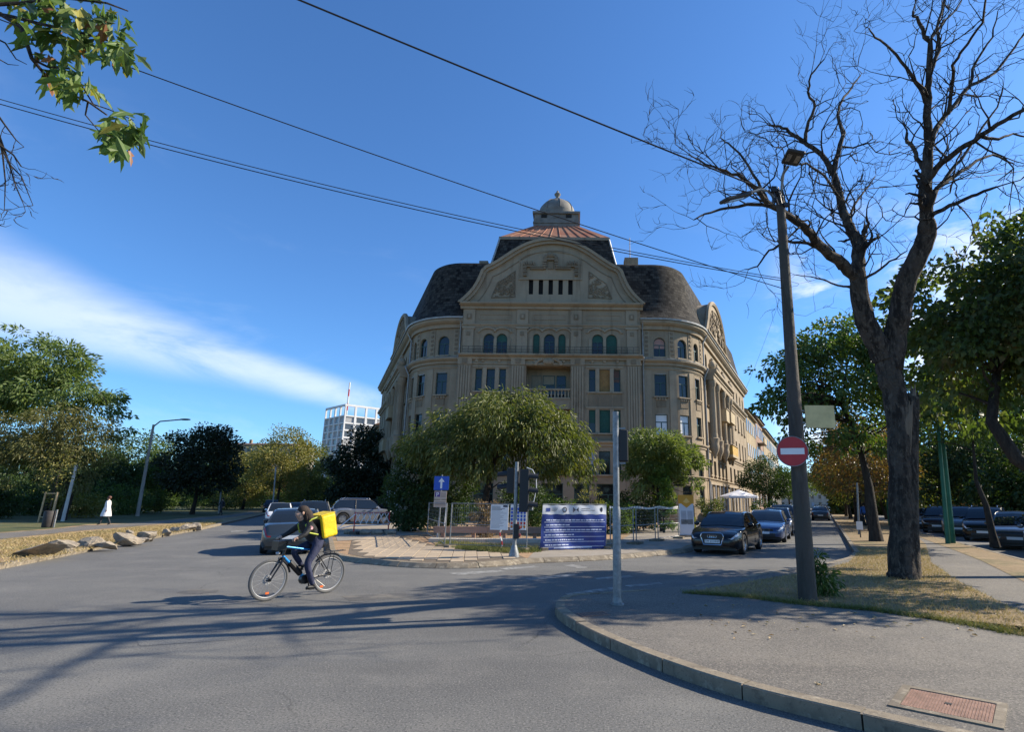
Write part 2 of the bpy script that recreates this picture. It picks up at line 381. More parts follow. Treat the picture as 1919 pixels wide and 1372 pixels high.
# -- middle block: plaza, garden and the building plot
plz = [g2(618, 1037), g2(628, 1048), g2(665, 1054), g2(760, 1064), g2(860, 1066), g2(930, 1062), g2(985, 1056), g2(1100, 1052), g2(1200, 1045), g2(1285, 1036)]
kR = plz[-1]; kL = plz[0]
PS = chaikin(plz, 1)
blockB = PS + [kR + dR*230, kL + azv(AZL)*230]
block = sheet('plaza_ground', blockB, .12, SOIL)
kerb_run(block, [kL + azv(AZL)*60] + PS + [kR + dR*70], 1.1, inward=1, z1=.130, slope=.12)
# side footways of the block
wr = [kR + dR*1.5 + Vector((-.3, .1)), kR + dR*200 + Vector((-.3, .1)), kR + dR*200 + Vector((-5.6, 2)), kR + dR*14 + Vector((-5.6, 2)), kR + dR*3+Vector((-3.4, .5)), g2(1000, 1036, .12), plz[6]+Vector((.05, .22)), plz[7]+Vector((0, .22)), plz[8]+Vector((-.05, .22)), plz[9]+Vector((-.15, .22))]
sheet('footway', wr, .126, surf('footway_slabs', [(.27, .235, .19)] + [((.17, .15, .12), .6, .45, .7, .8), ((.38, .33, .27), 4, .5, .7, .5)], bump=.4))
dL_ = azv(AZL)
wl = [kL + dL_*4 + Vector((.3, .1)), kL + dL_*200 + Vector((.3, .1)), kL + dL_*200 + Vector((5, 2)), kL + dL_*9 + Vector((4.6, 1.5))]
sheet('footway', wl, .127, MATS['footway_slabs'])
# pavers, one object each
iv = lambda k, dx, dy: plz[k]+Vector((dx, dy))
plaza = [iv(1, .3, .2), iv(2, .12, .22), iv(3, .02, .2), iv(4, 0, .2), iv(5, -.06, .2), iv(6, 0, .2), g2(960, 1036, .12), g2(880, 1031, .12), g2(815, 1023, .12), g2(770, 1010, .12), g2(735, 1001, .12), g2(660, 1010, .12)]
bed = sheet('paved_plaza', plaza, .124, surf('paver_bed', [(.13, .10, .07), ((.2, .16, .11), 6, .5, .7, .8)], bump=.5))
pl_, pw_ = .74, .37
tm = []
for k in range(4):
    mb = MB(); c = .008; x, y = pl_/2-.006, pw_/2-.006
    vs = [(-x, -y, -.02), (x, -y, -.02), (x, y, -.02), (-x, y, -.02), (-x, -y, .012), (x, -y, .012), (x, y, .012), (-x, y, .012), (-x+c, -y+c, .018), (x-c, -y+c, .018), (x-c, y-c, .018), (-x+c, y-c, .018)]
    mb.add(vs, [(8, 9, 10, 11)]+[(a, (a+1) % 4, 4+(a+1) % 4, 4+a) for a in range(4)]+[(4+a, 4+(a+1) % 4, 8+(a+1) % 4, 8+a) for a in range(4)])
    me = mb.mesh('paver'); me.materials.append(PAVER); tm.append(me)
fan = g2(780, 1200); cnt = 0
ang0 = R(96); rows = 0
u = azv(80); vdir = Vector((-u.y, u.x)); org = g2(624, 1060)
for i in range(-3, 30):
    for j in range(-3, 30):
        c = org + vdir*(pl_*(i+.5*(j % 2))) + u*(pw_*j)
        if all(inside(c+vdir*(a*pl_*.46)+u*(b*pw_*.46), plaza) for a in (-1, 1) for b in (-1, 1)) and cnt < 300:
            link('paver', tm[cnt % 4], bed, (c.x, c.y, .127+random.uniform(-.003, .003)), (random.uniform(-.006, .006), random.uniform(-.006, .006), math.atan2(vdir.y, vdir.x)+random.choice((0, math.pi)))); cnt += 1

# -- left verge with its path
kA = [(-8, -20), (-11.5, 2), (-13.2, 10), g2(0, 1068), g2(120, 1044), g2(250, 1017), g2(385, 992), g2(495, 966)]
dA2 = (g2(495, 966)-g2(385, 992)).normalized()
kAe = kA + [kA[-1] + azv(-25)*160]
blockA = [tuple(p) for p in kAe] + [(-260, 230), (-260, -20)]
verge = sheet('left_verge', blockA, .12, SAND)
kerb_run(verge, [Vector((p[0], p[1])) for p in kA[2:]] + [Vector(kA[-1]) + azv(-25)*25], 1.6, inward=1, z1=.13, w=.18)
lawnA = [g2(-300, 1008, .12), g2(0, 998, .12), g2(85, 992, .12), g2(165, 983, .12), g2(260, 979, .12), g2(430, 964, .12), g2(470, 958, .12), (-75, 190), (-255, 225), (-255, 30)]
sheet('lawn', lawnA, .126, LAWN)
pathA = [g2(-300, 1042, .12), g2(0, 1011, .12), g2(130, 997, .12), g2(271, 985, .12), g2(430, 970, .12), g2(478, 963, .12), g2(472, 960, .12), g2(430, 966, .12), g2(260, 981, .12), g2(160, 986, .12), g2(85, 994, .12), g2(0, 1000, .12), g2(-300, 1018, .12)]
sheet('park_path', pathA, .130, WALKM)
# park on the far right, beyond the car row
dpk = [lot0 - dl*6 + Vector((9, -3)), lot0 + Vector((9, 0)), lot1 + Vector((12, 6)), lot1 + azv(AZR)*205 + Vector((14, 0)), (250, 260), (250, 0), (40, 0)]
sheet('park_ground', dpk, .10, LAWN)

# road paint
for q in ([(842, 1075), (936, 1069), (950, 1072), (858, 1079)], [(935, 1066), (1000, 1061), (1012, 1064), (950, 1069)], [(1055, 1060), (1072, 1058.5), (1102, 1064), (1085, 1066)],
          [(1058, 1113), (1150, 1101), (1158, 1104), (1066, 1117)], [(1165, 1114), (1222, 1107), (1232, 1110), (1178, 1117)], [(985, 1085), (1075, 1076), (1085, 1079), (995, 1089)], [(1170, 1098), (1235, 1092), (1242, 1095), (1180, 1101)],
          [(432, 996), (455, 994), (458, 995.5), (434, 998)], [(1112, 1084), (1180, 1079), (1188, 1082), (1120, 1087)]):
    sheet('road_marking', [g2(*a) for a in q], .004, PAINT, road, st=False)

PATCH = surf('patched_asphalt', [(.10, .095, .088)] + [((.17, .155, .13), 3, .48, .62, .8), ((.05, .048, .045), 22, .55, .68, .7)], bump=.9, bscale=60, bdist=.01)
for q in ([(330, 1112), (352, 1106), (388, 1105), (412, 1107), (405, 1111), (362, 1114)], [(250, 1190), (420, 1180), (440, 1200), (262, 1212)], [(640, 1118), (760, 1112), (772, 1120), (655, 1127)]):
    sheet('asphalt_patch', [g2(*a) for a in q], .003, PATCH if q[0][0] != 250 else asphalt('older_asphalt', (.135, .133, .125)), road, st=False)
# manhole cover set in the footway
def quadpt(q, a, b):
    return (q[0]*(1-a)+q[1]*a)*(1-b)+(q[3]*(1-a)+q[2]*a)*b
mq = [g2(1706, 1290, .13), g2(1868, 1320, .13), g2(1886, 1372, .13), g2(1701, 1334, .13)]
e1 = (mq[1]-mq[0]); e1u = e1.normalized(); e2u = Vector((e1u.y, -e1u.x)); ml, mw = e1.length, .56
mh = thing('manhole_cover', 'rusty ribbed manhole cover in a rough concrete surround on the near footway', 'manhole', (mq[0].x, mq[0].y, .12))
def mpt(a, b, z): p = e1u*a + e2u*b; return (p.x, p.y, z)
def mbox(a0, a1, b0, b1, z0, z1):
    mb = MB(); vs = [mpt(a, b, z) for z in (z0, z1) for b in (b0, b1) for a in (a0, a1)]
    return mb.add(vs, [(0, 1, 3, 2), (4, 6, 7, 5), (0, 4, 5, 1), (2, 3, 7, 6), (0, 2, 6, 4), (1, 5, 7, 3)])
fr = MB()
for a0, a1, b0, b1 in ((-.07, ml+.07, -.07, 0), (-.07, ml+.07, mw, mw+.07), (-.07, 0, 0, mw), (ml, ml+.07, 0, mw)):
    b = mbox(a0, a1, b0, b1, -.02, .012); fr.add(b.v, b.f)
part('surround', fr, STONE, mh)
RUST = mat('rusty_cast_iron', (.23, .135, .10), .75, .2, .35, 9, .4, 60)
part('plate', mbox(.006, ml-.006, .006, mw-.006, -.02, .004), RUST, mh)
rb = int(ml/.022)
for k in range(rb):
    part('rib', mbox(.01+k*(ml-.02)/rb, .01+k*(ml-.02)/rb+.012, .02, mw-.02, .004, .009), RUST, mh)
part('handle_slot', mbox(ml*.46, ml*.54, mw*.42, mw*.5, .004, .011), mat('black_iron', (.02, .02, .02), .6), mh)
# drain grate beside the post
dg_ = g2(1112, 1152, .12); gr = thing('drain_grate', 'small rusty drain grate by the foot of the silver post', 'grate', (dg_.x, dg_.y, .12), R(20))
f = MB(); f.bx(-.22, .22, -.14, -.11, -.02, .008); f.bx(-.22, .22, .11, .14, -.02, .008); f.bx(-.22, -.19, -.11, .11, -.02, .008); f.bx(.19, .22, -.11, .11, -.02, .008)
part('frame', f, RUST, gr)
for k in range(7): part('bar', MB().bx(-.165+k*.05, -.14+k*.05, -.11, .11, -.02, .006), RUST, gr)

# blades of dry grass, litter of leaves
def in_poly_pts(poly, n, maxd=None):
    xs = [p[0] for p in poly]; ys = [p[1] for p in poly]; r = []
    x0, x1, y0, y1 = min(xs), max(xs), min(ys), max(ys)
    if maxd: y1 = min(y1, maxd); x1 = min(x1, maxd); x0 = max(x0, -maxd)
    for _ in range(n*14):
        p = (random.uniform(x0, x1), random.uniform(y0, y1))
        if inside(p, poly): r.append(p)
        if len(r) >= n: break
    return np.array(r)
def blades(name, pts, z, m, h0, h1, w, label):
    n = len(pts); a = rng.uniform(0, 2*np.pi, n); h = rng.uniform(h0, h1, n); lean = rng.normal(0, .75, (n, 2))*h[:, None]
    base = np.column_stack([pts, np.full(n, z)]); d = np.column_stack([np.cos(a), np.sin(a), np.zeros(n)])*w
    tip = base+np.column_stack([lean, h*.85])
    v = np.empty((n, 3, 3)); v[:, 0] = base-d; v[:, 1] = base+d; v[:, 2] = tip
    me = bpy.data.meshes.new(name); me.vertices.add(n*3); me.vertices.foreach_set('co', v.ravel())
    me.loops.add(n*3); me.loops.foreach_set('vertex_index', np.arange(n*3)); me.polygons.add(n)
    me.polygons.foreach_set('loop_start', np.arange(n)*3); me.update(); me.materials.append(m)
    o = link(name, me); tag(o, label, 'grass', kind='stuff'); return o
STRAW = leafmat('dry_grass_blades', [(.16, .14, .045), (.34, .25, .12), (.44, .33, .17), (.24, .19, .08), (.52, .41, .23)], .2, .8)
GREENB = leafmat('green_grass_blades', [(.06, .09, .02), (.12, .14, .04), (.22, .19, .07)], .2, .8)
near = [p for p in grassC]
P1 = in_poly_pts(near, 30000, 22); 
blades('dry_grass', P1, .125, STRAW, .03, .10, .005, 'dry yellow grass round the bare tree and the wooden pole')
rimp = []
for a, b in zip([g2(1288, 1113, .12), g2(1400, 1121, .12), g2(1500, 1134, .12), g2(1640, 1146, .12), g2(1780, 1166, .12)], [g2(1400, 1121, .12), g2(1500, 1134, .12), g2(1640, 1146, .12), g2(1780, 1166, .12), g2(1919, 1193, .12)]):
    for _ in range(900): t = random.random(); c = a*(1-t)+b*t; rimp.append((c.x+random.gauss(0, .07), c.y+abs(random.gauss(0, .12))-.03))
blades('edge_grass', np.array(rimp), .122, leafmat('edge_blades', [(.07, .10, .02), (.15, .16, .05), (.34, .27, .12)], .2, .8), .03, .11, .005, 'greener fringe of grass along the edge of the near footway')
vA = [g2(0, 1060, .12), g2(120, 1040, .12), g2(250, 1014, .12), g2(380, 990, .12), g2(420, 976, .12), g2(271, 988, .12), g2(130, 1000, .12), g2(0, 1014, .12)]
blades('verge_grass', in_poly_pts(vA, 16000), .12, STRAW, .03, .13, .012, 'patchy dry grass between the rocks and the park path')
fenceg = [g2(815, 1024, .12), g2(880, 1033, .12), g2(960, 1038, .12), g2(1015, 1036, .12), g2(1010, 1029, .12), g2(900, 1022, .12), g2(830, 1016, .12)]
blades('fence_weeds', in_poly_pts(fenceg, 5000), .12, GREENB, .05, .22, .01, 'low weeds along the foot of the site fence')
fl = []
def leaf_litter(name, pts, z, m, s, label):
    n = len(pts); mb = MB()
    for p in pts:
        a = random.uniform(0, 6.28); l = s*random.uniform(.6, 1.3); c, sn = math.cos(a), math.sin(a); k = random.uniform(.1, .5)*l
        q = [(-l, 0, 0), (0, -l*.5, k), (l, 0, 0), (0, l*.5, k)]
        mb.add([(p[0]+x*c-y*sn, p[1]+x*sn+y*c, z+zz+.004) for x, y, zz in q], [(0, 1, 2), (0, 2, 3)])
    o = part(name, mb, m); tag(o, label, 'leaves', kind='stuff')
LITTER = leafmat('leaf_litter', [(.16, .08, .03), (.30, .19, .08), (.40, .32, .2), (.2, .15, .05)], .1, .8)
pp_ = [tuple(p) for p in in_poly_pts(near, 500, 22)] + [(p.x+random.gauss(0, .5), p.y+random.gauss(0, .25)) for p in [g2(random.uniform(1300, 1900), random.uniform(1130, 1190), .12) for _ in range(110)]]
leaf_litter('leaf_litter', pp_, .128, LITTER, .035, 'brown leaves scattered over the dry grass')
lf = g2(1532, 1284, .12); mb = MB()
for k in range(7):
    a = -2.0+k*.66; l = .055*(1-.3*abs(k-3)/3); mb.add([(0, 0, .012), (math.cos(a-.28)*l*.6, math.sin(a-.28)*l*.6, .002), (math.cos(a)*l, math.sin(a)*l, .022), (math.cos(a+.28)*l*.6, math.sin(a+.28)*l*.6, .006)], [(0, 1, 2, 3)])
tag(part('fallen_leaf', mb, LITTER, loc=(lf.x, lf.y, .121)), 'single curled dry leaf lying on the near footway', 'leaf')
# ------------------------------------------------------------------ the corner apartment building
def stucco(name, c, k=1.):
    return surf(name, [c] + [((c[0]*.72, c[1]*.71, c[2]*.70), .35, .42, .68, .8), ((c[0]*1.16, c[1]*1.15, c[2]*1.12), .8, .5, .75, .6),
        ((c[0]*.5, c[1]*.48, c[2]*.45), 1.3, .54, .70, .75, (1, 1, .10)), ((c[0]*1.3, c[1]*1.28, c[2]*1.25), .45, .58, .70, .6), ((c[0]*.8, c[1]*.8, c[2]*.8), 7, .5, .7, .4)], rough=.92, bump=.35, bscale=28, bdist=.02)
STU = stucco('ochre_stucco', (.288, .225, .150)); STU2 = stucco('grey_stucco_trim', (.318, .252, .172)); STU3 = stucco('dark_stucco_panel', (.215, .165, .108))
DGLASS = mat('window_glass', (.012, .014, .016), .06, 0, spec=.5)
WGREEN = mat('green_window_paint', (.018, .055, .045), .5, 0, .3, 3)
SHUT = mat('green_roller_shutter', (.012, .075, .048), .6, 0, .25, 2, .5, 8)
BLINDW = mat('white_blind', (.72, .72, .70), .7, 0, .08, 2); BLINDO = mat('ochre_wood_blind', (.30, .16, .045), .7, 0, .3, 3, .4, 20)
BLINDB = mat('brown_wood_blind', (.11, .055, .035), .7, 0, .3, 3, .4, 20); BLINDP = mat('faded_pink_blind', (.36, .20, .16), .8, 0, .15, 3)
CURT = mat('pale_curtain', (.30, .33, .38), .9, 0, .2, 2); BEIGEB = mat('beige_blind', (.26, .22, .15), .8, 0, .2, 3)
ZINC = mat('weathered_zinc', (.30, .30, .29), .55, .4, .25, 3); DARKM = mat('dark_interior', (.012, .011, .01), .9)
def slatemat():
    m = bpy.data.materials.new('roof_slates'); m.use_nodes = True; t = m.node_tree; b = t.nodes['Principled BSDF']
    co = t.nodes.new('ShaderNodeTexCoord'); uvn = t.nodes.new('ShaderNodeUVMap')
    br = t.nodes.new('ShaderNodeTexBrick'); br.inputs['Scale'].default_value = 1.0; br.inputs['Brick Width'].default_value = .42; br.inputs['Row Height'].default_value = .30
    br.inputs['Mortar Size'].default_value = .018; br.inputs['Color1'].default_value = (.010, .009, .009, 1); br.inputs['Color2'].default_value = (.062, .055, .046, 1); br.inputs['Mortar'].default_value = (.02, .018, .016, 1)
    t.links.new(uvn.outputs[0], br.inputs[0])
    n = t.nodes.new('ShaderNodeTexNoise'); n.inputs['Scale'].default_value = 2.6; n.inputs['Detail'].default_value = 8; n.inputs['Roughness'].default_value = .85
    t.links.new(co.outputs['Object'], n.inputs[0])
    mr = t.nodes.new('ShaderNodeMapRange'); mr.inputs[1].default_value = .52; mr.inputs[2].default_value = .74; mr.inputs[4].default_value = .55; t.links.new(n.outputs[0], mr.inputs[0])
    x = t.nodes.new('ShaderNodeMixRGB'); x.inputs[2].default_value = (.12, .105, .085, 1); t.links.new(mr.outputs[0], x.inputs[0]); t.links.new(br.outputs[0], x.inputs[1]); t.links.new(x.outputs[0], b.inputs['Base Color'])
    bp = t.nodes.new('ShaderNodeBump'); bp.inputs['Strength'].default_value = .9; bp.inputs['Distance'].default_value = .05; t.links.new(br.outputs[1], bp.inputs['Height']); bp.invert = True
    t.links.new(bp.outputs[0], b.inputs['Normal']); b.inputs['Roughness'].default_value = .9; b.inputs['Specular IOR Level'].default_value = .15
    MATS['roof_slates'] = m; return m
SLATE = slatemat()

BX0, BX1, BY = -9.90, 5.90, 47.0
BCX = (BX0+BX1)/2; BZ = .12
BLOC = (BCX, BY+6, BZ)
bld = thing('apartment_building', 'ochre stucco corner apartment building with dark mansard roofs and a domed lantern', 'building', BLOC)
def bpart(name, mb, m, parent=None, smooth=False, ang=40):
    """vertices given in world coordinates"""
    return part(name, local(mb, BLOC), m, parent or bld, smooth, ang)

class Path:   # plan line of a facade: u -> point, tangent, outward normal
    def __init__(s, fn, flip=1): s.fn = fn; s.flip = flip
    def at(s, u):
        p, t = s.fn(u); n = Vector((t.y, -t.x))*s.flip; return p, t, n
    def pt(s, u, z, o=0.):
        p, t, n = s.at(u); return Vector((p.x+n.x*o, p.y+n.y*o, z))
center = Path(lambda u: (Vector((BX0+u, BY)), Vector((1, 0))))
RW = 5.0; YW = BY+.65
def wing_fn(x0, straight, az, sgn):
    turn = R(90-abs(az))
    def fn(u):
        if u <= straight: return Vector((x0+sgn*u, YW)), Vector((sgn, 0.))
        a = (u-straight)/RW
        if a <= turn:
            return Vector((x0+sgn*(straight+RW*math.sin(a)), YW+RW*(1-math.cos(a)))), Vector((sgn*math.cos(a), math.sin(a)))
        d = u-straight-RW*turn; t = Vector((sgn*math.cos(turn), math.sin(turn)))
        e = Vector((x0+sgn*(straight+RW*math.sin(turn)), YW+RW*(1-math.cos(turn))))
        return e+t*d, t
    return fn, straight+RW*turn
fnR, UC_R = wing_fn(BX1, 1.5, AZR, 1); fnL, UC_L = wing_fn(BX0, .7, AZL, -1)
wingR = Path(fnR, 1); wingL = Path(fnL, -1)
SIDE = 32.0
ULR, ULL = UC_R+SIDE, UC_L+SIDE

def wall(path, u0, u1, z0, z1, holes, depth=.28, step=.5, off=0.):
    """wall skin with window openings (uc, w, zb, zt, arched) and their reveals"""
    mb = MB(); us = {round(u0, 4), round(u1, 4)}; zs = {z0, z1}
    for h in holes:
        us |= {round(h[0]-h[1]/2, 4), round(h[0]+h[1]/2, 4)}; zs |= {h[2], h[3]}
    us = sorted(us); full = [us[0]]
    for a, b in zip(us, us[1:]):
        k = max(1, int(math.ceil((b-a)/step))) if path is not center else 1
        full += [a+(b-a)*i/k for i in range(1, k+1)]
    zs = sorted(zs); pt = path.pt
    def hole_at(u, z):
        for h in holes:
            if abs(u-h[0]) < h[1]/2-1e-4 and h[2]+1e-4 < z < h[3]-1e-4: return h
    fl = path.flip < 0
    def Q(a, b, c, d): mb.quad(d, c, b, a) if fl else mb.quad(a, b, c, d)
    for a, b in zip(full, full[1:]):
        for c, d in zip(zs, zs[1:]):
            if hole_at((a+b)/2, (c+d)/2): continue
            Q(pt(a, c, off), pt(b, c, off), pt(b, d, off), pt(a, d, off))
    for h in holes:
        uc, w, zb, zt = h[:4]; l, r = uc-w/2, uc+w/2; arch = len(h) > 4 and h[4]
        zs_ = zt-w/2 if arch else zt; i = off-depth
        Q(pt(l, zb, off), pt(r, zb, off), pt(r, zb, i), pt(l, zb, i))
        Q(pt(l, zs_, off), pt(l, zb, off), pt(l, zb, i), pt(l, zs_, i)); Q(pt(r, zb, off), pt(r, zs_, off), pt(r, zs_, i), pt(r, zb, i))
        if arch:
            n = 10; arc = [(uc-w/2*math.cos(math.pi*k/n), zs_+w/2*math.sin(math.pi*k/n)) for k in range(n+1)]
            for (ua, za), (ub, zb2) in zip(arc, arc[1:]):
                Q(pt(ub, zb2, off), pt(ua, za, off), pt(ua, za, i), pt(ub, zb2, i))
                Q(pt(ua, za, off), pt(ub, zb2, off), pt(ub, zt, off), pt(ua, zt, off))
        else: Q(pt(r, zt, off), pt(l, zt, off), pt(l, zt, i), pt(r, zt, i))
    return mb
def sweep(path, u0, u1, prof, step=.5):
    """profile [(outward, z)...] swept along the facade line, ends closed"""
    k = max(1, int((u1-u0)/step)) if path is not center else 1
    mb = MB(); rings = [[path.pt(u0+(u1-u0)*i/k, z, o) for o, z in prof] for i in range(k+1)]; n = len(prof)
    for a, b in zip(rings, rings[1:]):
        for j in range(n-1): mb.quad(a[j], b[j], b[j+1], a[j+1]) if path.flip > 0 else mb.quad(a[j+1], b[j+1], b[j], a[j])
    mb.add(rings[0], [tuple(range(n))]); mb.add(rings[-1], [tuple(range(n-1, -1, -1))]); return mb
def pbox(path, u0, u1, z0, z1, o0, o1):
    mb = MB(); vs = [path.pt(u, z, o) for z in (z0, z1) for o in (o0, o1) for u in (u0, u1)]
    return mb.add(vs, [(0, 1, 3, 2), (4, 6, 7, 5), (0, 4, 5, 1), (2, 3, 7, 6), (0, 2, 6, 4), (1, 5, 7, 3)])

# --- windows: frame mesh is the part, pane / blind / sill its sub-parts (local x along wall, -y outwards)
WCACHE = {}
def win_meshes(w, h, arch, style):
    key = (round(w, 2), round(h, 2), arch, style)
    if key in WCACHE: return WCACHE[key]
    t, d = .07, .07; fr = MB(); hw = w/2
    zs = h-hw if arch else h
    fr.bx(-hw, -hw+t, -d, 0, 0, zs); fr.bx(hw-t, hw, -d, 0, 0, zs); fr.bx(-hw+t, hw-t, -d, 0, 0, t)
    if arch:
        n = 10
        for k in range(n):
            a, b = math.pi*k/n, math.pi*(k+1)/n
            o = [(-hw*math.cos(x), zs+hw*math.sin(x)) for x in (a, b)]; i = [(-(hw-t)*math.cos(x), zs+(hw-t)*math.sin(x)) for x in (a, b)]
            fr.quad((o[0][0], -d, o[0][1]), (i[0][0], -d, i[0][1]), (i[1][0], -d, i[1][1]), (o[1][0], -d, o[1][1]))
            fr.quad((i[0][0], -d, i[0][1]), (i[0][0], 0, i[0][1]), (i[1][0], 0, i[1][1]), (i[1][0], -d, i[1][1]))
    else: fr.bx(-hw+t, hw-t, -d, 0, h-t, h)
    tz = h*.62
    if style != 'plain':
        fr.bx(-hw+t, hw-t, -d+.005, 0, tz-.045, tz+.045)
        if w > .75: fr.bx(-.045, .045, -d+.004, 0, t, tz-.045)
    def fill(z0, z1, y):
        mb = MB()
        if arch and z1 > zs:
            pts = [(-hw+.02, y, z0), (hw-.02, y, z0)]
            for k in range(13):
                a = math.pi*k/12; pts.append(((hw-.02)*math.cos(a), y, max(z0, zs+(hw-.02)*math.sin(a))))
            mb.add(pts, [tuple(range(len(pts)))])
        else: mb.quad((-hw+.02, y, z0), (hw-.02, y, z0), (hw-.02, y, z1), (-hw+.02, y, z1))
        return mb
    r = dict(frame=fr.mesh('window'), pane=fill(.02, h-.01, -.025).mesh('pane'), full=fill(.03, h-.02, -.055).mesh('blind'),
             half=fill(h*.45, h-.02, -.055).mesh('blind'), top=fill(h*.64, h-.02, -.055).mesh('blind'), low=fill(.03, h*.6, -.02).mesh('curtain'))
    # slatted roller blind
    sl = MB(); ns = int(h/.09)
    for k in range(ns):
        z0 = .03+k*(h-.06)/ns; z1 = z0+(h-.06)/ns-.012
        if arch and z1 > zs: x = math.sqrt(max(0, (hw-.03)**2-(z1-zs)**2))
        else: x = hw-.03
        if x > .03: sl.bx(-x, x, -.085, -.057, z0, z1)
    r['roller'] = sl.mesh('shutter')
    sill = MB().bx(-hw-.14, hw+.14, -.42, -.02, -.12, -.003); r['sill'] = sill.mesh('sill')
    WCACHE[key] = r; return r
def place(path, u, z, depth):
    p, t, n = path.at(u); x = t if path.flip > 0 else -t
    return (p.x-n.x*depth-BLOC[0], p.y-n.y*depth-BLOC[1], z-BLOC[2]), (0, 0, math.atan2(x.y, x.x))
def with_mat(me, m):
    c = me.name+'_'+m.name
    if c in WCACHE: return WCACHE[c]
    k = me.copy(); k.materials.clear(); k.materials.append(m); WCACHE[c] = k; return k
def window(path, u, w, zb, zt, arch=False, blind=None, bm=None, style='cross', sill=True, depth=.24, fm=None):
    M = win_meshes(w, zt-zb, arch, style); loc, rot = place(path, u, zb, depth)
    o = link('window', with_mat(M['frame'], fm or WGREEN), bld, loc, rot)
    link('pane', with_mat(M['pane'], DGLASS), o)
    if blind: link('blind' if blind != 'low' else 'curtain', with_mat(M[blind], bm), o)
    if sill: link('sill', with_mat(M['sill'], STU2), o)
    return o

# window schedule for the centre bay, read off the photograph (pixel -> X on the facade plane)
def X(px, py=660): return P(px, py, BY).x - BX0      # u along the centre bay
WD = lambda px: px/FOC*50.
Z = dict(f4b=14.30, f4t=16.15, f3b=10.95, f3t=12.95, f2b=7.40, f2t=9.40, f1b=3.95, f1t=5.9, gb=.9, gt=3.2)
cw = []   # (u, w, zb, zt, arch, blind, material, style)
for px, w, bl, bm in ((916, 20, 'low', CURT), (940, 20, 'top', SHUT), (1005, 12, 'roller', SHUT), (1029.5, 20, 'low', CURT), (1053, 13, 'roller', SHUT), (1120, 20, 'top', SHUT), (1146, 20, 'roller', SHUT)):
    cw.append((X(px, 645), WD(w), Z['f4b'], Z['f4t'], True, bl, bm))
for px, w, bl, bm in ((896.5, 12, 'low', CURT), (919, 20, None, None), (941.5, 12, None, None), (1110, 12, 'low', CURT), (1133, 21, 'roller', BLINDO), (1156, 13, 'half', BLINDB)):
    cw.append((X(px, 712), WD(w), Z['f3b'], Z['f3t'], False, bl, bm))
for px, w, bl, bm in ((899, 12, None, None), (921, 20, 'roller', SHUT), (943, 12, 'roller', SHUT), (1110, 12, 'half', SHUT), (1133, 22, 'roller', SHUT), (1157, 12, 'roller', SHUT)):
    cw.append((X(px, 790), WD(w), Z['f2b'], Z['f2t'], False, bl, bm))
for px, w in ((899, 14), (922, 20), (945, 14), (1008, 16), (1034, 22), (1060, 16), (1110, 14), (1133, 20), (1157, 14)):
    cw.append((X(px, 870), WD(w), Z['f1b'], Z['f1t'], False, random.choice((None, 'half', 'low')), CURT))
for px, w in ((905, 34), (970, 26), (1035, 36), (1090, 26), (1140, 40)):
    cw.append((X(px, 930), WD(w), Z['gb'], Z['gt'], False, None, None))
LG0, LG1, LGB, LGT = X(985, 720), X(1069, 720), 10.30, 13.25      # loggia opening, third floor
LGB2, LGT2 = 6.85, 9.45
holes = [c[:5] for c in cw] + [((LG0+LG1)/2, LG1-LG0, LGB, LGT, False), ((LG0+LG1)/2, LG1-LG0, LGB2, LGT2, False)]
CWID = BX1-BX0
bpart('wall', wall(center, 0, CWID, BZ-.1, 18.5, holes), STU)
for c in cw: window(center, c[0], c[1], c[2], c[3], c[4], c[5], c[6], style='cross' if c[1] > .55 else 'bar')
# returns of the projecting centre bay
ret = MB()
for x, s in ((BX0, 1), (BX1, -1)):
    q = [(x, BY, BZ-.1), (x, BY+.7, BZ-.1), (x, BY+.7, 18.5), (x, BY, 18.5)]
    ret.quad(*(q if s < 0 else q[::-1]))
bpart('bay_return', ret, STU)
# loggias: recess, inner windows, balustrade
for zb, zt, bl in ((LGB, LGT, True), (LGB2, LGT2, False)):
    dpt = 1.5; m = MB(); a, b = LG0, LG1
    inn = [((a+b)/2+dx*1.1, .85 if dx else 1.1, zb+.12, zt-.55, False) for dx in (-1, 0, 1)]
    w_ = wall(center, a, b, zb, zt, inn, .1, off=-dpt); m.add(w_.v, w_.f)
    m.quad(center.pt(a, zb, -dpt), center.pt(b, zb, -dpt), center.pt(b, zb, -.28), center.pt(a, zb, -.28))
    m.quad(center.pt(a, zt, -.28), center.pt(b, zt, -.28), center.pt(b, zt, -dpt), center.pt(a, zt, -dpt))
    m.quad(center.pt(a, zb, -dpt), center.pt(a, zb, -.28), center.pt(a, zt, -.28), center.pt(a, zt, -dpt))
    m.quad(center.pt(b, zb, -.28), center.pt(b, zb, -dpt), center.pt(b, zt, -dpt), center.pt(b, zt, -.28))
    bpart('loggia', m, STU)
    for k, h in enumerate(inn): window(center, h[0], h[1], h[2], h[3], False, ('roller', 'top', None)[k] if bl else 'half', BEIGEB, sill=False, depth=dpt+.05)
    bal = bpart('balustrade', pbox(center, a, b, zb+.78, zb+.92, -.26, .06), STU2)
    s2 = pbox(center, a, b, zb+.0, zb+.14, -.26, .06); bpart('plinth', s2, STU2, bal)
    nb = 13; lm = MB().lathe([(.07, 0), (.07, .05), (.045, .09), (.085, .24), (.06, .4), (.04, .5), (.07, .58), (.07, .64)], 8).mesh('baluster', True); lm.materials.append(STU2)
    for k in range(nb):
        p = center.pt(a+(b-a)*(k+.5)/nb, zb+.14, -.1); link('baluster', lm, bal, (p.x-BLOC[0], p.y-BLOC[1], p.z-BLOC[2]))
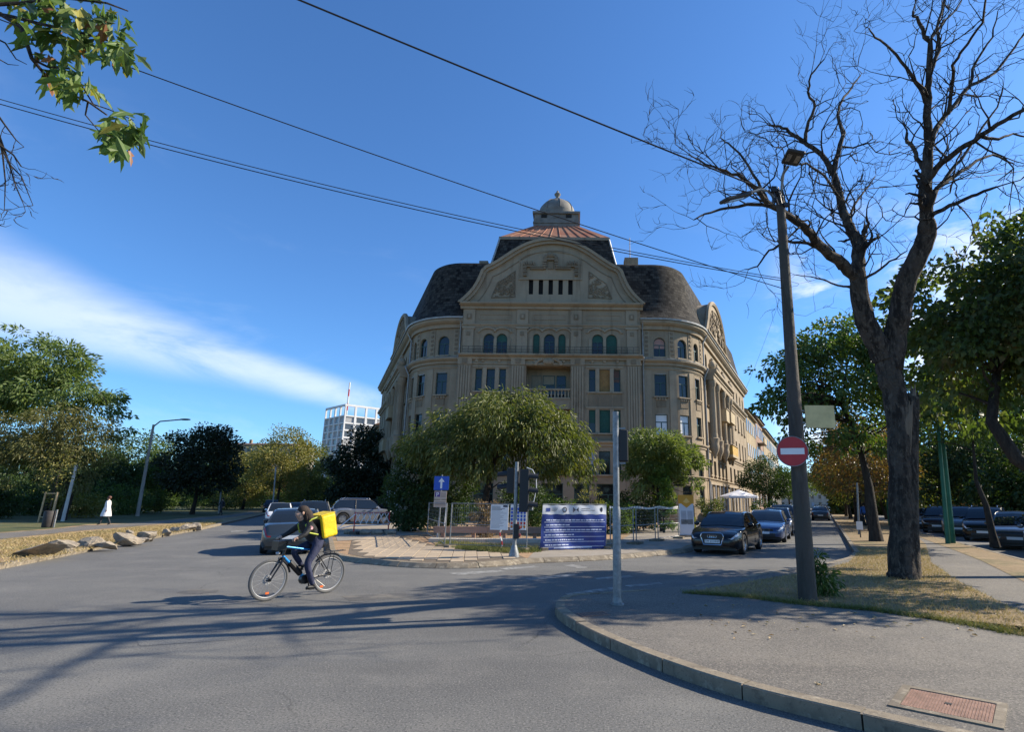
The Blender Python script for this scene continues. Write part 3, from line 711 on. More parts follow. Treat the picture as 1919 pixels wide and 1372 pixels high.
# cornices / string courses of the centre bay
def trim(path, u0, u1, prof, m=STU2, name='cornice'): return bpart(name, sweep(path, u0, u1, prof), m)
def std(z, h, o): return [(0, z-h), (o*.35, z-h), (o*.4, z-h*.6), (o*.75, z-h*.45), (o, z-h*.25), (o, z), (0, z+.03)]
trim(center, -.22, CWID+.22, std(18.95, .55, .55)); trim(center, -.06, CWID+.06, std(17.0, .28, .16), name='string_course')
trim(center, -.12, CWID+.12, std(14.22, .45, .5), name='balcony_ledge'); trim(center, -.05, CWID+.05, [(0, 13.35), (.09, 13.35), (.09, 13.45), (0, 13.45)], name='string_course')
trim(center, -.08, CWID+.08, std(6.7, .4, .35)); trim(center, -.04, CWID+.04, [(0, BZ), (.12, BZ), (.12, .75), (0, .8)], STU3, 'plinth')
# balcony railing above the third floor
IRON = mat('rusty_iron_railing', (.05, .04, .035), .7, .3, .3, 6)
rl = MB(); rz = 14.25
for z in (.12, .34, .62): rl.tube([center.pt(.2, rz+z, .42), center.pt(CWID-.2, rz+z, .42)], .018, 5)
nr = 30
for k in range(nr+1): rl.tube([center.pt(.2+(CWID-.4)*k/nr, rz, .42), center.pt(.2+(CWID-.4)*k/nr, rz+.62, .42)], .016, 5)
bpart('railing', rl, IRON)
# upper pilasters with caps, frieze panels
for px in (878, 978.5, 1079.5, 1184):
    u = X(px, 630); pb = bpart('pilaster', pbox(center, u-.45, u+.45, 14.25, 16.55, 0, .14), STU2)
    bpart('capital', pbox(center, u-.56, u+.56, 16.55, 16.72, 0, .2), STU2, pb)
    bpart('shield', pbox(center, u-.16, u+.16, 15.95, 16.3, .14, .19), STU3, pb)
    fz = bpart('frieze_block', pbox(center, u-.5, u+.5, 17.03, 18.38, 0, .1), STU2)
    bpart('rosette', pbox(center, u-.2, u+.2, 17.45, 17.95, .1, .16), STU3, fz); bpart('rosette_boss', pbox(center, u-.09, u+.09, 17.56, 17.86, .16, .2), STU2, fz)
for a, b in ((878, 978.5), (978.5, 1079.5), (1079.5, 1184)):
    u0, u1 = X(a, 600)+.95, X(b, 600)-.95
    f = MB()
    for q in ((u0, u1, 17.45, 17.5), (u0, u1, 17.9, 17.95), (u0, u0+.05, 17.5, 17.9), (u1-.05, u1, 17.5, 17.9)): g = pbox(center, *q, 0, .05); f.add(g.v, g.f)
    bpart('frieze_panel', f, STU2)
# scalloped hood moulds over the arched windows
def hood(us, w, z, name='hood_mould'):
    mb = MB(); pts = []
    for i, uc in enumerate(us):
        for k in range(9):
            a = math.pi*(1-k/8); pts.append((uc+w/2*math.cos(a), z+.34*math.sin(a)))
    pts = [(pts[0][0]-.16, z-.02)]+pts+[(pts[-1][0]+.16, z-.02)]
    mb.tube([center.pt(u, zz, .07) for u, zz in pts], .085, 6); o = bpart(name, mb, STU2, None, True)
    for uu in (pts[0][0], pts[-1][0]): pass
    return o
hood([X(914, 620), X(942, 620)], 1.42, 16.3); hood([X(1003, 620), X(1029.5, 620), X(1056, 620)], 1.28, 16.3); hood([X(1118, 620), X(1148, 620)], 1.45, 16.3)
# architrave strips between arched lights
for px in (902, 928, 954, 995, 1016, 1042.5, 1064, 1106, 1133, 1160):
    u = X(px, 640); bpart('window_jamb', pbox(center, u-.13, u+.13, 14.25, 15.7, 0, .06), STU2)
# fluted giant pilasters
for px in (868, 969, 1082, 1188):
    u = X(px, 740); z0, z1 = 6.72, 13.3; pb = bpart('fluted_pilaster', pbox(center, u-.58, u+.58, z0, z1, 0, .10), STU)
    for k in range(5):
        uu = u-.44+k*.22; bpart('flute', pbox(center, uu-.065, uu+.065, z0+.15, z1-.1, .10, .16), STU2, pb)
    bpart('capital', pbox(center, u-.62, u+.62, 13.3, 13.9, 0, .18), STU2, pb); bpart('shield', pbox(center, u-.22, u+.22, 13.4, 13.82, .18, .24), STU3, pb)
for px in (905, 935, 1110, 1133, 1157, 1003, 1056, 893): 
    mb = MB().ball((0, 0, 0), (.16, .09, .16), 8, 6); c = center.pt(X(px, 680), 13.66, .02); mb.v = [(v[0]+c.x, v[1]+c.y, v[2]+c.z) for v in mb.v]; bpart('boss', mb, STU2, None, True)
sh = MB()
for k in range(14):
    a = math.pi*k/13; c = center.pt((LG0+LG1)/2+1.1*math.cos(a), 13.35+.5*math.sin(a), .12); sh.ball(c, (.17, .12, .13), 7, 5)
sh.ball(center.pt((LG0+LG1)/2, 13.6, .15), (.5, .16, .28), 10, 6); bpart('cartouche', sh, STU2, None, True)
for px in (896.5, 919, 941.5, 1110, 1133, 1157):
    for z0, z1 in ((9.62, 10.7), (6.85, 7.2)):
        u = X(px, 750); w = .35 if px not in (919, 1133) else .62; bpart('apron_panel', pbox(center, u-w, u+w, z0, z1, 0, .035), STU3)
for (a, b) in ((887, 950), (1100, 1166)):
    for z0, z1 in ((Z['f3b'], Z['f3t']), (Z['f2b'], Z['f2t'])):
        for px in ((907.5, 930.5) if a == 887 else (1119.5, 1146.5)):
            u = X(px, 720); bpart('mullion_pier', pbox(center, u-.17, u+.17, z0-.05, z1+.1, 0, .06), STU2)
        u0, u1 = X(a, 720), X(b, 720); bpart('lintel_band', pbox(center, u0-.1, u1+.1, z1+.12, z1+.26, 0, .08), STU2)

# --- the ogee gable
GP = [(860, 576), (878, 560), (889, 545), (897, 529), (904, 511), (918, 505), (935, 494), (953, 480), (975, 464), (1002, 453), (1032, 448.5), (1062, 450.5), (1090, 460), (1116, 476), (1136, 489), (1161, 501), (1168, 520), (1176, 535), (1187, 548), (1207, 570)]
def gp(px, py, o=0.): p = P(px, py, BY); return (p.x, p.z)
raw = [gp(*q) for q in GP]; gx = (raw[0][0]+raw[-1][0])/2
half = [((gx-raw[i][0] + raw[-1-i][0]-gx)/2, (raw[i][1]+raw[-1-i][1])/2) for i in range(10)]
outl = [(gx-h, z) for h, z in half] + [(gx+h, z) for h, z in half[::-1]]
outl[0] = (outl[0][0], 18.9); outl[-1] = (outl[-1][0], 18.9)
def smooth_line(p, n=2):
    for _ in range(n):
        q = [p[0]]
        for a, b in zip(p, p[1:]): q += [(a[0]*.75+b[0]*.25, a[1]*.75+b[1]*.25), (a[0]*.25+b[0]*.75, a[1]*.25+b[1]*.75)]
        q.append(p[-1]); p = q
    return p
osm = smooth_line(outl, 1)
def extrude_poly(poly, y0, y1):      # poly in (x,z), front at y0
    n = len(poly); mb = MB(); vs = [(p[0], y0, p[1]) for p in poly]+[(p[0], y1, p[1]) for p in poly]
    return mb.add(vs, [tuple(range(n)), tuple(range(2*n-1, n-1, -1))]+[(i, n+i, n+(i+1) % n, (i+1) % n) for i in range(n)])
gpoly = osm[::-1]
# slot windows in the gable: build face as strips so the slots are real openings
slots = [P(px, 538, BY).x for px in (995, 1013.5, 1032, 1050.5, 1069)]; sw, sz0, sz1 = .40, P(1032, 552, BY).z, P(1032, 525, BY).z
def ztop(x):
    for a, b in zip(osm, osm[1:]):
        if a[0] <= x <= b[0] and b[0] > a[0]: return a[1]+(b[1]-a[1])*(x-a[0])/(b[0]-a[0])
    return 18.9
xs = sorted({round(p[0], 4) for p in osm} | {round(s+d*sw/2, 4) for s in slots for d in (-1, 1)})
gm = MB(); gy = BY-.02
for a, b in zip(xs, xs[1:]):
    mid = (a+b)/2
    if any(abs(mid-s) < sw/2-.001 for s in slots):
        gm.quad((a, gy, 18.9), (b, gy, 18.9), (b, gy, sz0), (a, gy, sz0)); gm.quad((a, gy, sz1), (b, gy, sz1), (b, gy, ztop(b)), (a, gy, ztop(a)))
        if any(abs(a-(s-sw/2)) < .002 for s in slots): gm.quad((a, gy, sz0), (a, gy+.3, sz0), (a, gy+.3, sz1), (a, gy, sz1))
        if any(abs(b-(s+sw/2)) < .002 for s in slots): gm.quad((b, gy+.3, sz0), (b, gy, sz0), (b, gy, sz1), (b, gy+.3, sz1))
        gm.quad((a, gy, sz0), (b, gy, sz0), (b, gy+.3, sz0), (a, gy+.3, sz0))
    else: gm.quad((a, gy, 18.9), (b, gy, 18.9), (b, gy, ztop(b)), (a, gy, ztop(a)))
gable = bpart('gable', gm, STU2)
for s in slots: bpart('slot_window', MB().quad((s-sw/2, gy+.28, sz0), (s+sw/2, gy+.28, sz0), (s+sw/2, gy+.28, sz1), (s-sw/2, gy+.28, sz1)), DARKM, gable)
gt = MB().add([(p[0], gy, p[1]) for p in osm]+[(p[0], gy+1.6, p[1]) for p in osm], [(i, i+1, len(osm)+i+1, len(osm)+i) for i in range(len(osm)-1)])
bpart('gable_coping_top', gt, ZINC, gable)
# moulded rim following the curve: two stepped bands
def offset_line(line, d):
    r = []
    for i, p in enumerate(line):
        a = line[max(i-1, 0)]; b = line[min(i+1, len(line)-1)]; tx, tz = b[0]-a[0], b[1]-a[1]; l = math.hypot(tx, tz) or 1
        r.append((p[0]+tz/l*d, p[1]-tx/l*d))
    return r
def rim(line, d0, d1, proj, name, m=STU2):
    a = offset_line(line, d0); b = offset_line(line, d1); mb = MB(); y = gy-proj
    a = [(p[0], max(p[1], 18.92)) for p in a]; b = [(p[0], max(p[1], 18.92)) for p in b]
    for i in range(len(a)-1):
        mb.quad((a[i][0], y, a[i][1]), (b[i][0], y, b[i][1]), (b[i+1][0], y, b[i+1][1]), (a[i+1][0], y, a[i+1][1]))
        mb.quad((b[i][0], y, b[i][1]), (b[i][0], gy, b[i][1]), (b[i+1][0], gy, b[i+1][1]), (b[i+1][0], y, b[i+1][1]))
        mb.quad((a[i][0], gy, a[i][1]), (a[i][0], y, a[i][1]), (a[i+1][0], y, a[i+1][1]), (a[i+1][0], gy, a[i+1][1]))
    return bpart(name, mb, m, gable)
rim(osm, -.10, .16, .42, 'rim_moulding'); rim(osm, .165, .42, .26, 'rim_moulding'); rim(osm, 1.0, 1.06, .05, 'inner_line', STU3)
# big arched panel with the fortress garland, carved corner panels
pc = P(1032, 500, BY); pr = []
pw = P(1090, 500, BY).x-pc.x; zb_ = P(1032, 523, BY).z; zsd = P(1032, 490, BY).z; ztp = P(1032, 472, BY).z
n = 14; arc = [(pc.x+pw*math.cos(math.pi*k/n), zsd+(ztp-zsd)*math.sin(math.pi*k/n)) for k in range(n+1)]
pb = MB(); line = [(pc.x+pw, zb_)]+arc+[(pc.x-pw, zb_), (pc.x+pw, zb_)]
pb.tube([(x, gy-.03, z) for x, z in line], .05, 5); bpart('panel_moulding', pb, STU2, gable); bpart('panel_sill', MB().bx(pc.x-pw-.05, pc.x+pw+.05, gy-.1, gy, zb_-.1, zb_+.02), STU2, gable)
def px2(px, py): p = P(px, py, BY); return p.x, p.z
orn = MB()
def ob(px0, px1, py0, py1, d): 
    x0, z1 = px2(px0, py0); x1, z0 = px2(px1, py1); orn.bx(x0, x1, gy-d, gy, z0, z1)
for s in (-1, 1):
    m_ = lambda p: 1032+s*(p-1032)
    def ob2(a, b, c, d, e): a, b = sorted((m_(a), m_(b))); ob(a, b, c, d, e)
    for k in range(4): ob2(1039+k*.6, 1046+k*.6-(k > 2)*3, 489+k*4.4, 492.4+k*4.4, .16-.02*(k % 2))
    for k in range(8): ob2(1043+k*3.4, 1045.6+k*3.4, 500+(k % 2), 503, .15)
    ob2(1043, 1070, 503.5, 506, .12)
    for k in range(5): ob2(1062+k*4.4, 1065+k*4.4, 492-(k % 2)*1.2, 498, .16)
    ob2(1061, 1082, 498.5, 501.5, .13)
    for k in range(5): ob2(1077+(k % 2)*.6, 1083-(k % 2)*.6, 502+k*3.4, 504.6+k*3.4, .15-.02*(k % 2))
ob(1027, 1037, 491, 505, .05)
for k in range(9): a = math.pi*k/8; x, z = px2(1032+10.5*math.cos(a), 488-9*math.sin(a)); orn.ball((x, gy-.06, z), (.2, .12, .2), 7, 5)
x, z = px2(1032, 480); orn.ball((x, gy-.08, z), (.38, .16, .3), 9, 6); x, z = px2(1032, 487); orn.bx(x-.5, x+.5, gy-.14, gy, z-.1, z+.1)
orn.v = [(v[0], gy+(v[1]-gy)*1.7, v[2]) for v in orn.v]; bpart('fortress_relief', orn, STU3, gable)
def scroll_panel(tri):
    mb = MB(); xs_ = [p[0] for p in tri]; zs_ = [p[1] for p in tri]
    o = random.Random(5)
    for _ in range(70):
        x, z = o.uniform(min(xs_), max(xs_)), o.uniform(min(zs_), max(zs_))
        if not inside((x, z), tri): continue
        r0 = o.uniform(.14, .3); a0 = o.uniform(0, 6.28); sg = o.choice((-1, 1)); pts = []
        for k in range(9):
            r = r0*(1-k/10); a = a0+sg*k*.75; q = (x+r*math.cos(a), z+r*math.sin(a))
            if inside(q, tri): pts.append((q[0], gy-.04, q[1]))
        if len(pts) > 3: mb.tube(pts, [.055*(1-.06*i) for i in range(len(pts))], 5)
    e = tri+[tri[0]]; mb.tube([(p[0], gy-.02, p[1]) for p in e], .05, 5)
    return mb
tL = [px2(*q) for q in ((921, 558), (965, 557), (966, 508), (948, 521), (933, 530))]
bpart('scroll_relief', scroll_panel(tL), STU3, gable)
bpart('scroll_relief', scroll_panel([(2*gx-x, z) for x, z in tL]), STU3, gable)

# --- wings: walls with windows following the rounded corners and the side streets
def wing(path, UC, UL, us, side):
    H = []; spec = []
    for k, (u, w) in enumerate(us):
        for fl, arch in (('f4', True), ('f3', False), ('f2', False), ('f1', False), ('g', False)):
            spec.append((u, w, Z[fl+'b']-(.2 if fl in ('f3',) else 0), Z[fl+'t']-(.22 if fl in ('f3', 'f2') else .05), arch, fl, k))
    # side street windows
    for j, d in enumerate((2.6, 4.9, 7.2, 9.5, 11.8, 15.2, 18.2, 21.2, 24.2, 27.2, 30.0)):
        u = UC+d
        for fl, arch in (('f4', True), ('f3', False), ('f2', False)):
            spec.append((u, 1.0, Z[fl+'b']-.1, Z[fl+'t']-.1, arch, fl, 10+j))
        spec.append((u, 1.25, 4.3, 5.7, False, 'm', 10+j)); spec.append((u, 1.55, .45, 3.35, False, 'shop', 10+j))
    H = [s[:5] for s in spec]
    bpart('wall', wall(path, 0, UL, BZ-.1, 17.5, H), STU)
    for s in spec:
        u, w, zb, zt, arch, fl, k = s; bl = bm = None; fm = None; sill = fl not in ('shop',)
        if side > 0:
            if fl == 'f4' and k == 0: bl, bm = 'half', BLINDP
            elif fl == 'f4' and k == 1: bl, bm = 'low', BLINDW; 
            elif fl == 'f2' and k < 2: bl, bm = 'full', BLINDW
            elif fl == 'f3' and k < 3: bl, bm = 'low', CURT
        if fl == 'shop': fm = mat('white_shop_frame', (.55, .54, .52), .6)
        if k >= 10 and fl not in ('shop', 'm') and not bl and random.random() < .4: bl, bm = random.choice((('half', BEIGEB), ('low', CURT), ('roller', BLINDB)))
        window(path, u, w, zb, zt, arch, bl, bm, sill=sill, fm=fm)
    # mouldings
    e0 = .0
    bpart('eaves_cornice', sweep(path, e0, UL, std(17.55, .75, .6)), STU2); bpart('gutter', sweep(path, e0, UL, [(.5, 17.56), (.72, 17.58), (.74, 17.72), (.52, 17.74)]), ZINC)
    bpart('ledge', sweep(path, e0, UL, std(14.02, .5, .42)), STU2); bpart('ledge_flashing', sweep(path, e0, UL, [(0, 14.06), (.44, 14.03), (.44, 14.06), (0, 14.2)]), ZINC)
    bpart('string_course', sweep(path, e0, UL, std(13.25, .18, .12)), STU2); bpart('string_course', sweep(path, e0, UL, std(6.75, .35, .25)), STU2)
    bpart('string_course', sweep(path, e0, UL, std(3.95, .25, .22)), STU2); bpart('plinth', sweep(path, e0, UL, [(0, BZ-.05), (.1, BZ-.05), (.1, .42), (0, .44)]), STU3)
    # lesenes between bays, studded strips on the top storey, arch surrounds and aprons
    uu = [u for u, _ in us]; mids = [uu[0]-1.15]+[(a+b)/2 for a, b in zip(uu, uu[1:])]+[uu[-1]+1.1]
    for m in mids:
        if m < .2: continue
        bpart('lesene', pbox(path, m-.34, m+.34, 6.77, 13.05, 0, .07), STU2)
        st = bpart('studded_strip', pbox(path, m-.26, m+.26, 14.15, 16.75, 0, .05), STU2)
        for k in range(6): bpart('stud', pbox(path, m-.12, m+.12, 14.4+k*.4, 14.62+k*.4, .05, .10), STU3, st)
    for u, w in us:
        for z in (10.35, 6.95): bpart('apron_panel', pbox(path, u-.42, u+.42, z-.55, z+.1, 0, .05), STU3) if z > 9 else None
        for dx in (-.36, -.12, .12, .36):
            c = path.pt(u+dx, 10.5, .04); bpart('drop', MB().ball(c, (.12, .12, .14), 7, 5), STU2, None, True)
    # mansard roof: bell profile swept round the corner and along the street
    prof = [(.62, 17.74), (.26, 18.1), (-.06, 18.6), (-.42, 19.5), (-.76, 20.7), (-1.04, 21.9), (-1.28, 22.95), (-1.36, 23.15), (-1.55, 23.28), (-2.2, 23.33), (-3.3, 23.34)]
    prof = [(o, 17.74+(z-17.74)*1.10) for o, z in prof]
    zc = np.cumsum([0]+[math.hypot(prof[i+1][0]-prof[i][0], prof[i+1][1]-prof[i][1]) for i in range(len(prof)-1)])
    st = .45; ue = UL; u_in = -3.4; k = int((ue-u_in)/st)
    me = bpy.data.meshes.new('mansard_roof'); vs = []; fs = []; uv = []
    for i in range(k+1):
        u = u_in+(ue-u_in)*i/k
        for (o, z) in prof: p = path.pt(u, z, o); vs.append((p.x-BLOC[0], p.y-BLOC[1], p.z-BLOC[2]))
    m_ = len(prof)
    for i in range(k):
        for j in range(m_-1):
            q = (i*m_+j, (i+1)*m_+j, (i+1)*m_+j+1, i*m_+j+1); uq = [(i*st, zc[j]), ((i+1)*st, zc[j]), ((i+1)*st, zc[j+1]), (i*st, zc[j+1])]
            if path.flip < 0: q = q[::-1]; uq = uq[::-1]
            fs.append(q); uv.append(uq)
    me.from_pydata(vs, [], fs); ul = me.uv_layers.new(name='UVMap')
    li = 0
    for q in uv:
        for c in q: ul.data[li].uv = c; li += 1
    me.polygons.foreach_set('use_smooth', [True]*len(fs)); me.update(); me.materials.append(SLATE); o = link('mansard_roof', me, bld)
    # inner roof deck and end closure
    dk = MB(); top = [path.pt(u_in+(ue-u_in)*i/20, 23.89, -3.25) for i in range(21)]
    back = [(BCX, 50), (BCX, 95)]
    for a, b in zip(top, top[1:]): dk.quad((a.x, a.y, 23.88), (b.x, b.y, 23.88), (BCX, max(b.y, 52), 23.88), (BCX, max(a.y, 52), 23.88))
    bpart('roof_deck', dk, ZINC)
    pipe = path.pt(.22, 0, .25); dp = MB(); dp.tube([path.pt(.22, 17.5, .6), path.pt(.22, 16.9, .2), path.pt(.22, 14.4, .2), path.pt(.22, 14.1, .62), path.pt(.22, 13.4, .2), path.pt(.22, .2, .2)], .075, 8); bpart('downpipe', dp, ZINC, None, True)
    dp = MB(); uq = UC+.55; dp.tube([path.pt(uq, 17.4, .6), path.pt(uq, 16.6, .16), path.pt(uq, 14.3, .16), path.pt(uq, 14.05, .55), path.pt(uq, 13.2, .16), path.pt(uq, .2, .16)], .08, 8); bpart('downpipe', dp, ZINC, None, True)
wing(wingR, UC_R, ULR, [(1.75, 1.08), (4.0, 1.05), (6.0, .95)], 1)
wing(wingL, UC_L, ULL, [(1.75, 1.05), (4.05, 1.05), (5.7, .8)], -1)

# --- side street fronts: curved gable, giant columns on corbels, balconies, dormer roof behind the gable
YEL = mat('yellow_balcony_paint', (.42, .26, .05), .8, 0, .3, 3, .3, 20); BAL2 = stucco('balcony_stucco', (.40, .32, .2))
COLM = MB()
colp = [(.34, 0), (.42, .08), (.36, .25), (.36, .5), (.33, .55)]
def side_front(path, UC, sg):
    g0, g1, base, peak = UC+(.6 if sg > 0 else 1.6), UC+13.6, 17.78, (22.4 if sg > 0 else 20.9); n = 30; mid = (g0+g1)/2; hw = (g1-g0)/2
    def top(t):       # t in -1..1
        a = abs(t); return base+(peak-base)*(math.sqrt(max(0, 1-(a/.86)**2)) if a < .80 else max(0., .37*(1-a)/.2)*.9)
    mb = MB(); o = .45; pts = [(mid+hw*(-1+2*i/n), top(-1+2*i/n)) for i in range(n+1)]
    for (a, za), (b, zb) in zip(pts, pts[1:]):
        Qs = [path.pt(a, base-.3, o), path.pt(b, base-.3, o), path.pt(b, zb, o), path.pt(a, za, o)]
        mb.quad(*(Qs if sg > 0 else Qs[::-1]))
        Qs = [path.pt(a, za, o), path.pt(b, zb, o), path.pt(b, zb, o-3.2), path.pt(a, za, o-3.2)]
        mb.quad(*(Qs if sg > 0 else Qs[::-1]))
        Qs = [path.pt(b, base-.3, o-.5), path.pt(a, base-.3, o-.5), path.pt(a, za, o-.5), path.pt(b, zb, o-.5)]
        mb.quad(*(Qs if sg > 0 else Qs[::-1]))
    for e, fl in ((0, 1), (n, -1)):
        a, za = pts[e]; mb.quad(path.pt(a, base-.3, o-3), path.pt(a, base-.3, o), path.pt(a, max(za, base+.02), o), path.pt(a, max(za, base+.02), o-3))
    gb = bpart('side_gable', mb, STU2)
    rimm = MB(); rimm.tube([path.pt(u, z+.02, o+.02) for u, z in pts], .24, 6); bpart('rim_moulding', rimm, STU2, gb, True)
    rimm = MB(); ip = [(mid+(u-mid)*.8, base+(z-base)*.82) for u, z in pts]; rimm.tube([path.pt(u, max(z, base+.35), o+.03) for u, z in ip], .09, 5); bpart('inner_moulding', rimm, STU3, gb, True)
    bpart('gable_base_cornice', sweep(path, g0-.3, g1+.3, std(base+.1, .6, .85)), STU2, gb)
    orn = MB(); o_ = random.Random(3)
    for k in range(60):
        t = o_.uniform(-.62, .62); z = o_.uniform(base+.7, base+(peak-base)*.8*math.sqrt(1-(t/.75)**2 if abs(t) < .74 else .02)); c = path.pt(mid+hw*t, max(z, base+.7), o+.02)
        orn.ball(c, (.22, .22, o_.uniform(.15, .35)), 6, 4)
    bpart('figure_relief', orn, STU3, gb, True)
    for k in range(4):     # dark lights between the relief figures
        u = mid-2.4+k*1.6; bpart('gable_light', pbox(path, u-.24, u+.24, base+.9, base+2.1, o, o+.02), DARKM, gb)
    # entablature carried by columns on corbels
    bpart('entablature', sweep(path, UC+1.0, UC+12.9, [(0, 13.1), (.95, 13.1), (.95, 13.5), (1.05, 13.55), (1.05, 13.75), (1.25, 13.85), (1.25, 14.1), (0, 14.25)]), STU2)
    for d in (1.5, 4.0, 7.6, 10.6, 12.5):
        p = path.pt(UC+d, 0, .62); c = MB()
        c.lathe([(.36, 7.6), (.36, 7.9), (.33, 8.0), (.33, 10.5), (.30, 12.4), (.36, 12.5), (.44, 12.75), (.44, 13.1)], 16, (p.x, p.y, 0)); col = bpart('column', c, STU2, None, True, 50)
        c = MB(); c.lathe([(.02, 5.7), (.12, 5.75), (.2, 6.1), (.4, 6.5), (.46, 6.9), (.42, 7.0), (.46, 7.35), (.5, 7.55), (.4, 7.62)], 14, (p.x, p.y, 0)); bpart('corbel', c, STU2, col, True, 50)
        fl = MB()
        for k in range(12):
            a = 2*math.pi*k/12; x, y = p.x+.325*math.cos(a), p.y+.325*math.sin(a); fl.tube([(x, y, 8.05), (p.x+.30*math.cos(a), p.y+.30*math.sin(a), 12.35)], .03, 4)
        bpart('fluting', fl, STU, col)
    for d in (1.5, 4.0, 7.6, 12.5):
        c = path.pt(UC+d, 14.6, .75); s = MB(); s.lathe([(.2, 0), (.34, .15), (.38, .4), (.25, .7), (.1, .85), (.16, .95), (.05, 1.1)], 10, (c.x, c.y, 14.2)); bpart('urn', s, STU2, None, True)
    # balconies
    for d0, d1, z, m in ((5.0, 6.9, 9.9, BAL2), (8.2, 11.2, 10.2, BAL2), (8.0, 12.0, 6.6, YEL)) if sg > 0 else ((4.6, 7.2, 9.9, BAL2), (7.6, 12.0, 6.9, BAL2)):
        bb = bpart('balcony', pbox(path, UC+d0, UC+d1, z-.25, z, 0, 1.35), BAL2)
        fm = MB()
        for q in ((d0, d1, 1.23, 1.35), (d0, d0+.12, 0, 1.23), (d1-.12, d1, 0, 1.23)): g = pbox(path, UC+q[0], UC+q[1], z, z+.95, q[2], q[3]); fm.add(g.v, g.f)
        bpart('parapet', fm, m, bb); bpart('parapet_cap', pbox(path, UC+d0-.05, UC+d1+.05, z+.95, z+1.05, 1.18, 1.42), STU2, bb)
    # shop front posts and fascia
    for k in range(12):
        u = UC+1.45+k*2.35; p = path.pt(u, 0, .14); bpart('shop_post', MB().cyl((p.x, p.y, .15), (p.x, p.y, 3.55), .07, 8), MATS['white_shop_frame'], None, True)
    bpart('fascia', pbox(path, UC+1.2, UC+29, 3.4, 3.66, .02, .2), STU2)
side_front(wingR, UC_R, 1); side_front(wingL, UC_L, -1)
# statues / blocks: chimneys
for px, py, w in ((1182, 487, 1.4), (908, 493, .9)):
    p = P(px, py, 54); bpart('chimney', MB().bx(p.x-w/2, p.x+w/2, 53.4, 54.6, 23, p.z), STU)
p = P(1180, 446, 55); bpart('antenna_pole', MB().cyl((p.x, 55, 23.3), (p.x, 55, P(1180, 446, 55).z), .05, 6), ZINC)

# --- centre roof: steep slate mansard, rusty metal deck, lantern and dome
YM0, YM1 = 48.6, 50.6
za = P(1035, 540, YM0).z; zt_ = P(1035, 445, YM1).z
mx0, mx1 = P(896, 520, YM0).x, P(1186, 520, YM0).x; tx0, tx1 = P(938, 446, YM1).x, P(1141, 442, YM1).x
cxm = (mx0+mx1)/2; hb, ht = (mx1-mx0)/2, (tx1-tx0)/2; cxm = gx
def mansard_ring(t):     # t 0 bottom .. 1 top, slightly concave sides
    h = hb+(ht-hb)*(t**.8); y = YM0+(YM1-YM0)*(t**.8); yb = 61+(58.6-61)*t; z = za-1.5+(zt_-za+1.5)*t
    return [(cxm-h, y, z), (cxm+h, y, z), (cxm+h, yb, z), (cxm-h, yb, z)]
me = bpy.data.meshes.new('tower_roof'); vs = []; fs = []; uv = []; nn = 8
for i in range(nn+1): vs += [(x-BLOC[0], y-BLOC[1], z-BLOC[2]) for x, y, z in mansard_ring(i/nn)]
for i in range(nn):
    for j in range(4):
        fs.append((i*4+j, i*4+(j+1) % 4, (i+1)*4+(j+1) % 4, (i+1)*4+j)); uv += [(0, i*.9), (13, i*.9), (13, (i+1)*.9), (0, (i+1)*.9)]
me.from_pydata(vs, [], fs); ul = me.uv_layers.new(name='UVMap')
for i, c in enumerate(uv): ul.data[i].uv = c
me.update(); me.materials.append(SLATE); troof = link('tower_roof', me, bld)
for s in (-1, 1):
    e = MB(); e.tube([(cxm+s*(hb+(ht-hb)*((i/nn)**.8)), YM0+(YM1-YM0)*((i/nn)**.8)-.02, za-1.5+(zt_-za+1.5)*i/nn) for i in range(nn+1)], .09, 6); bpart('hip_flashing', e, ZINC, troof)
bpart('roof_kerb', MB().bx(cxm-ht-.12, cxm+ht+.12, YM1-.12, 58.7, zt_-.3, zt_), stucco('roof_kerb', (.24, .2, .15)), troof)
RUSTR = mat('rusted_sheet_roof', (.26, .075, .035), .8, .0, .5, .7, .3, 12, col2=(.34, .19, .115))
lx0, lx1 = P(1007, 428, 54).x, P(1091, 428, 54).x; lz = P(1048, 427, 54).z; lcx = gx+.05; lh = (lx1-lx0)/2
ypk = 54.0-lh*.2; yk = 55.2
LY0, LY1 = 53.6, 53.6+2*lh
def rr(s, t):  # front slope point
    return (lcx+(s*2-1)*((ht+.05)*(1-t)+lh*t), YM1-.1+(LY0-YM1+.1)*t, zt_+(lz-zt_)*t)
npn = 11
for k in range(npn):
    a, b = k/npn, (k+1)/npn; mb = MB(); mb.quad(rr(a+.004, 0), rr(b-.004, 0), rr(b-.004, 1), rr(a+.004, 1)); bpart('roof_sheet', mb, RUSTR, troof)
    if k:
        mb = MB(); p, q = rr(a, 0), rr(a, 1); mb.tube([(p[0], p[1], p[2]+.03), (q[0], q[1], q[2]+.03)], .05, 5); bpart('standing_seam', mb, RUSTR, troof)
mb = MB()
for s in (-1, 1):
    q = [(lcx+s*(ht+.05), YM1-.1, zt_), (lcx+s*(ht+.05), 58.7, zt_), (lcx+s*lh, LY1, lz), (lcx+s*lh, LY0, lz)]; mb.quad(*(q if s > 0 else q[::-1]))
bpart('roof_sheet', mb, RUSTR, troof)
LEAD = mat('lead_grey_stone', (.165, .152, .132), .75, 0, .35, 1.4, .3, 20)
lan = bpart('lantern', MB().bx(lcx-lh, lcx+lh, LY0, LY1, lz-.6, P(1048, 412, 54).z), LEAD)
z1, z2, z3 = P(1048, 420, 54).z, P(1048, 404, 54).z, P(1048, 400, 54).z
bpart('lantern_band', MB().bx(lcx-lh-.08, lcx+lh+.08, LY0-.08, LY1+.08, z1-.1, z1+.08), LEAD, lan)
zc0 = P(1048, 412, 54).z
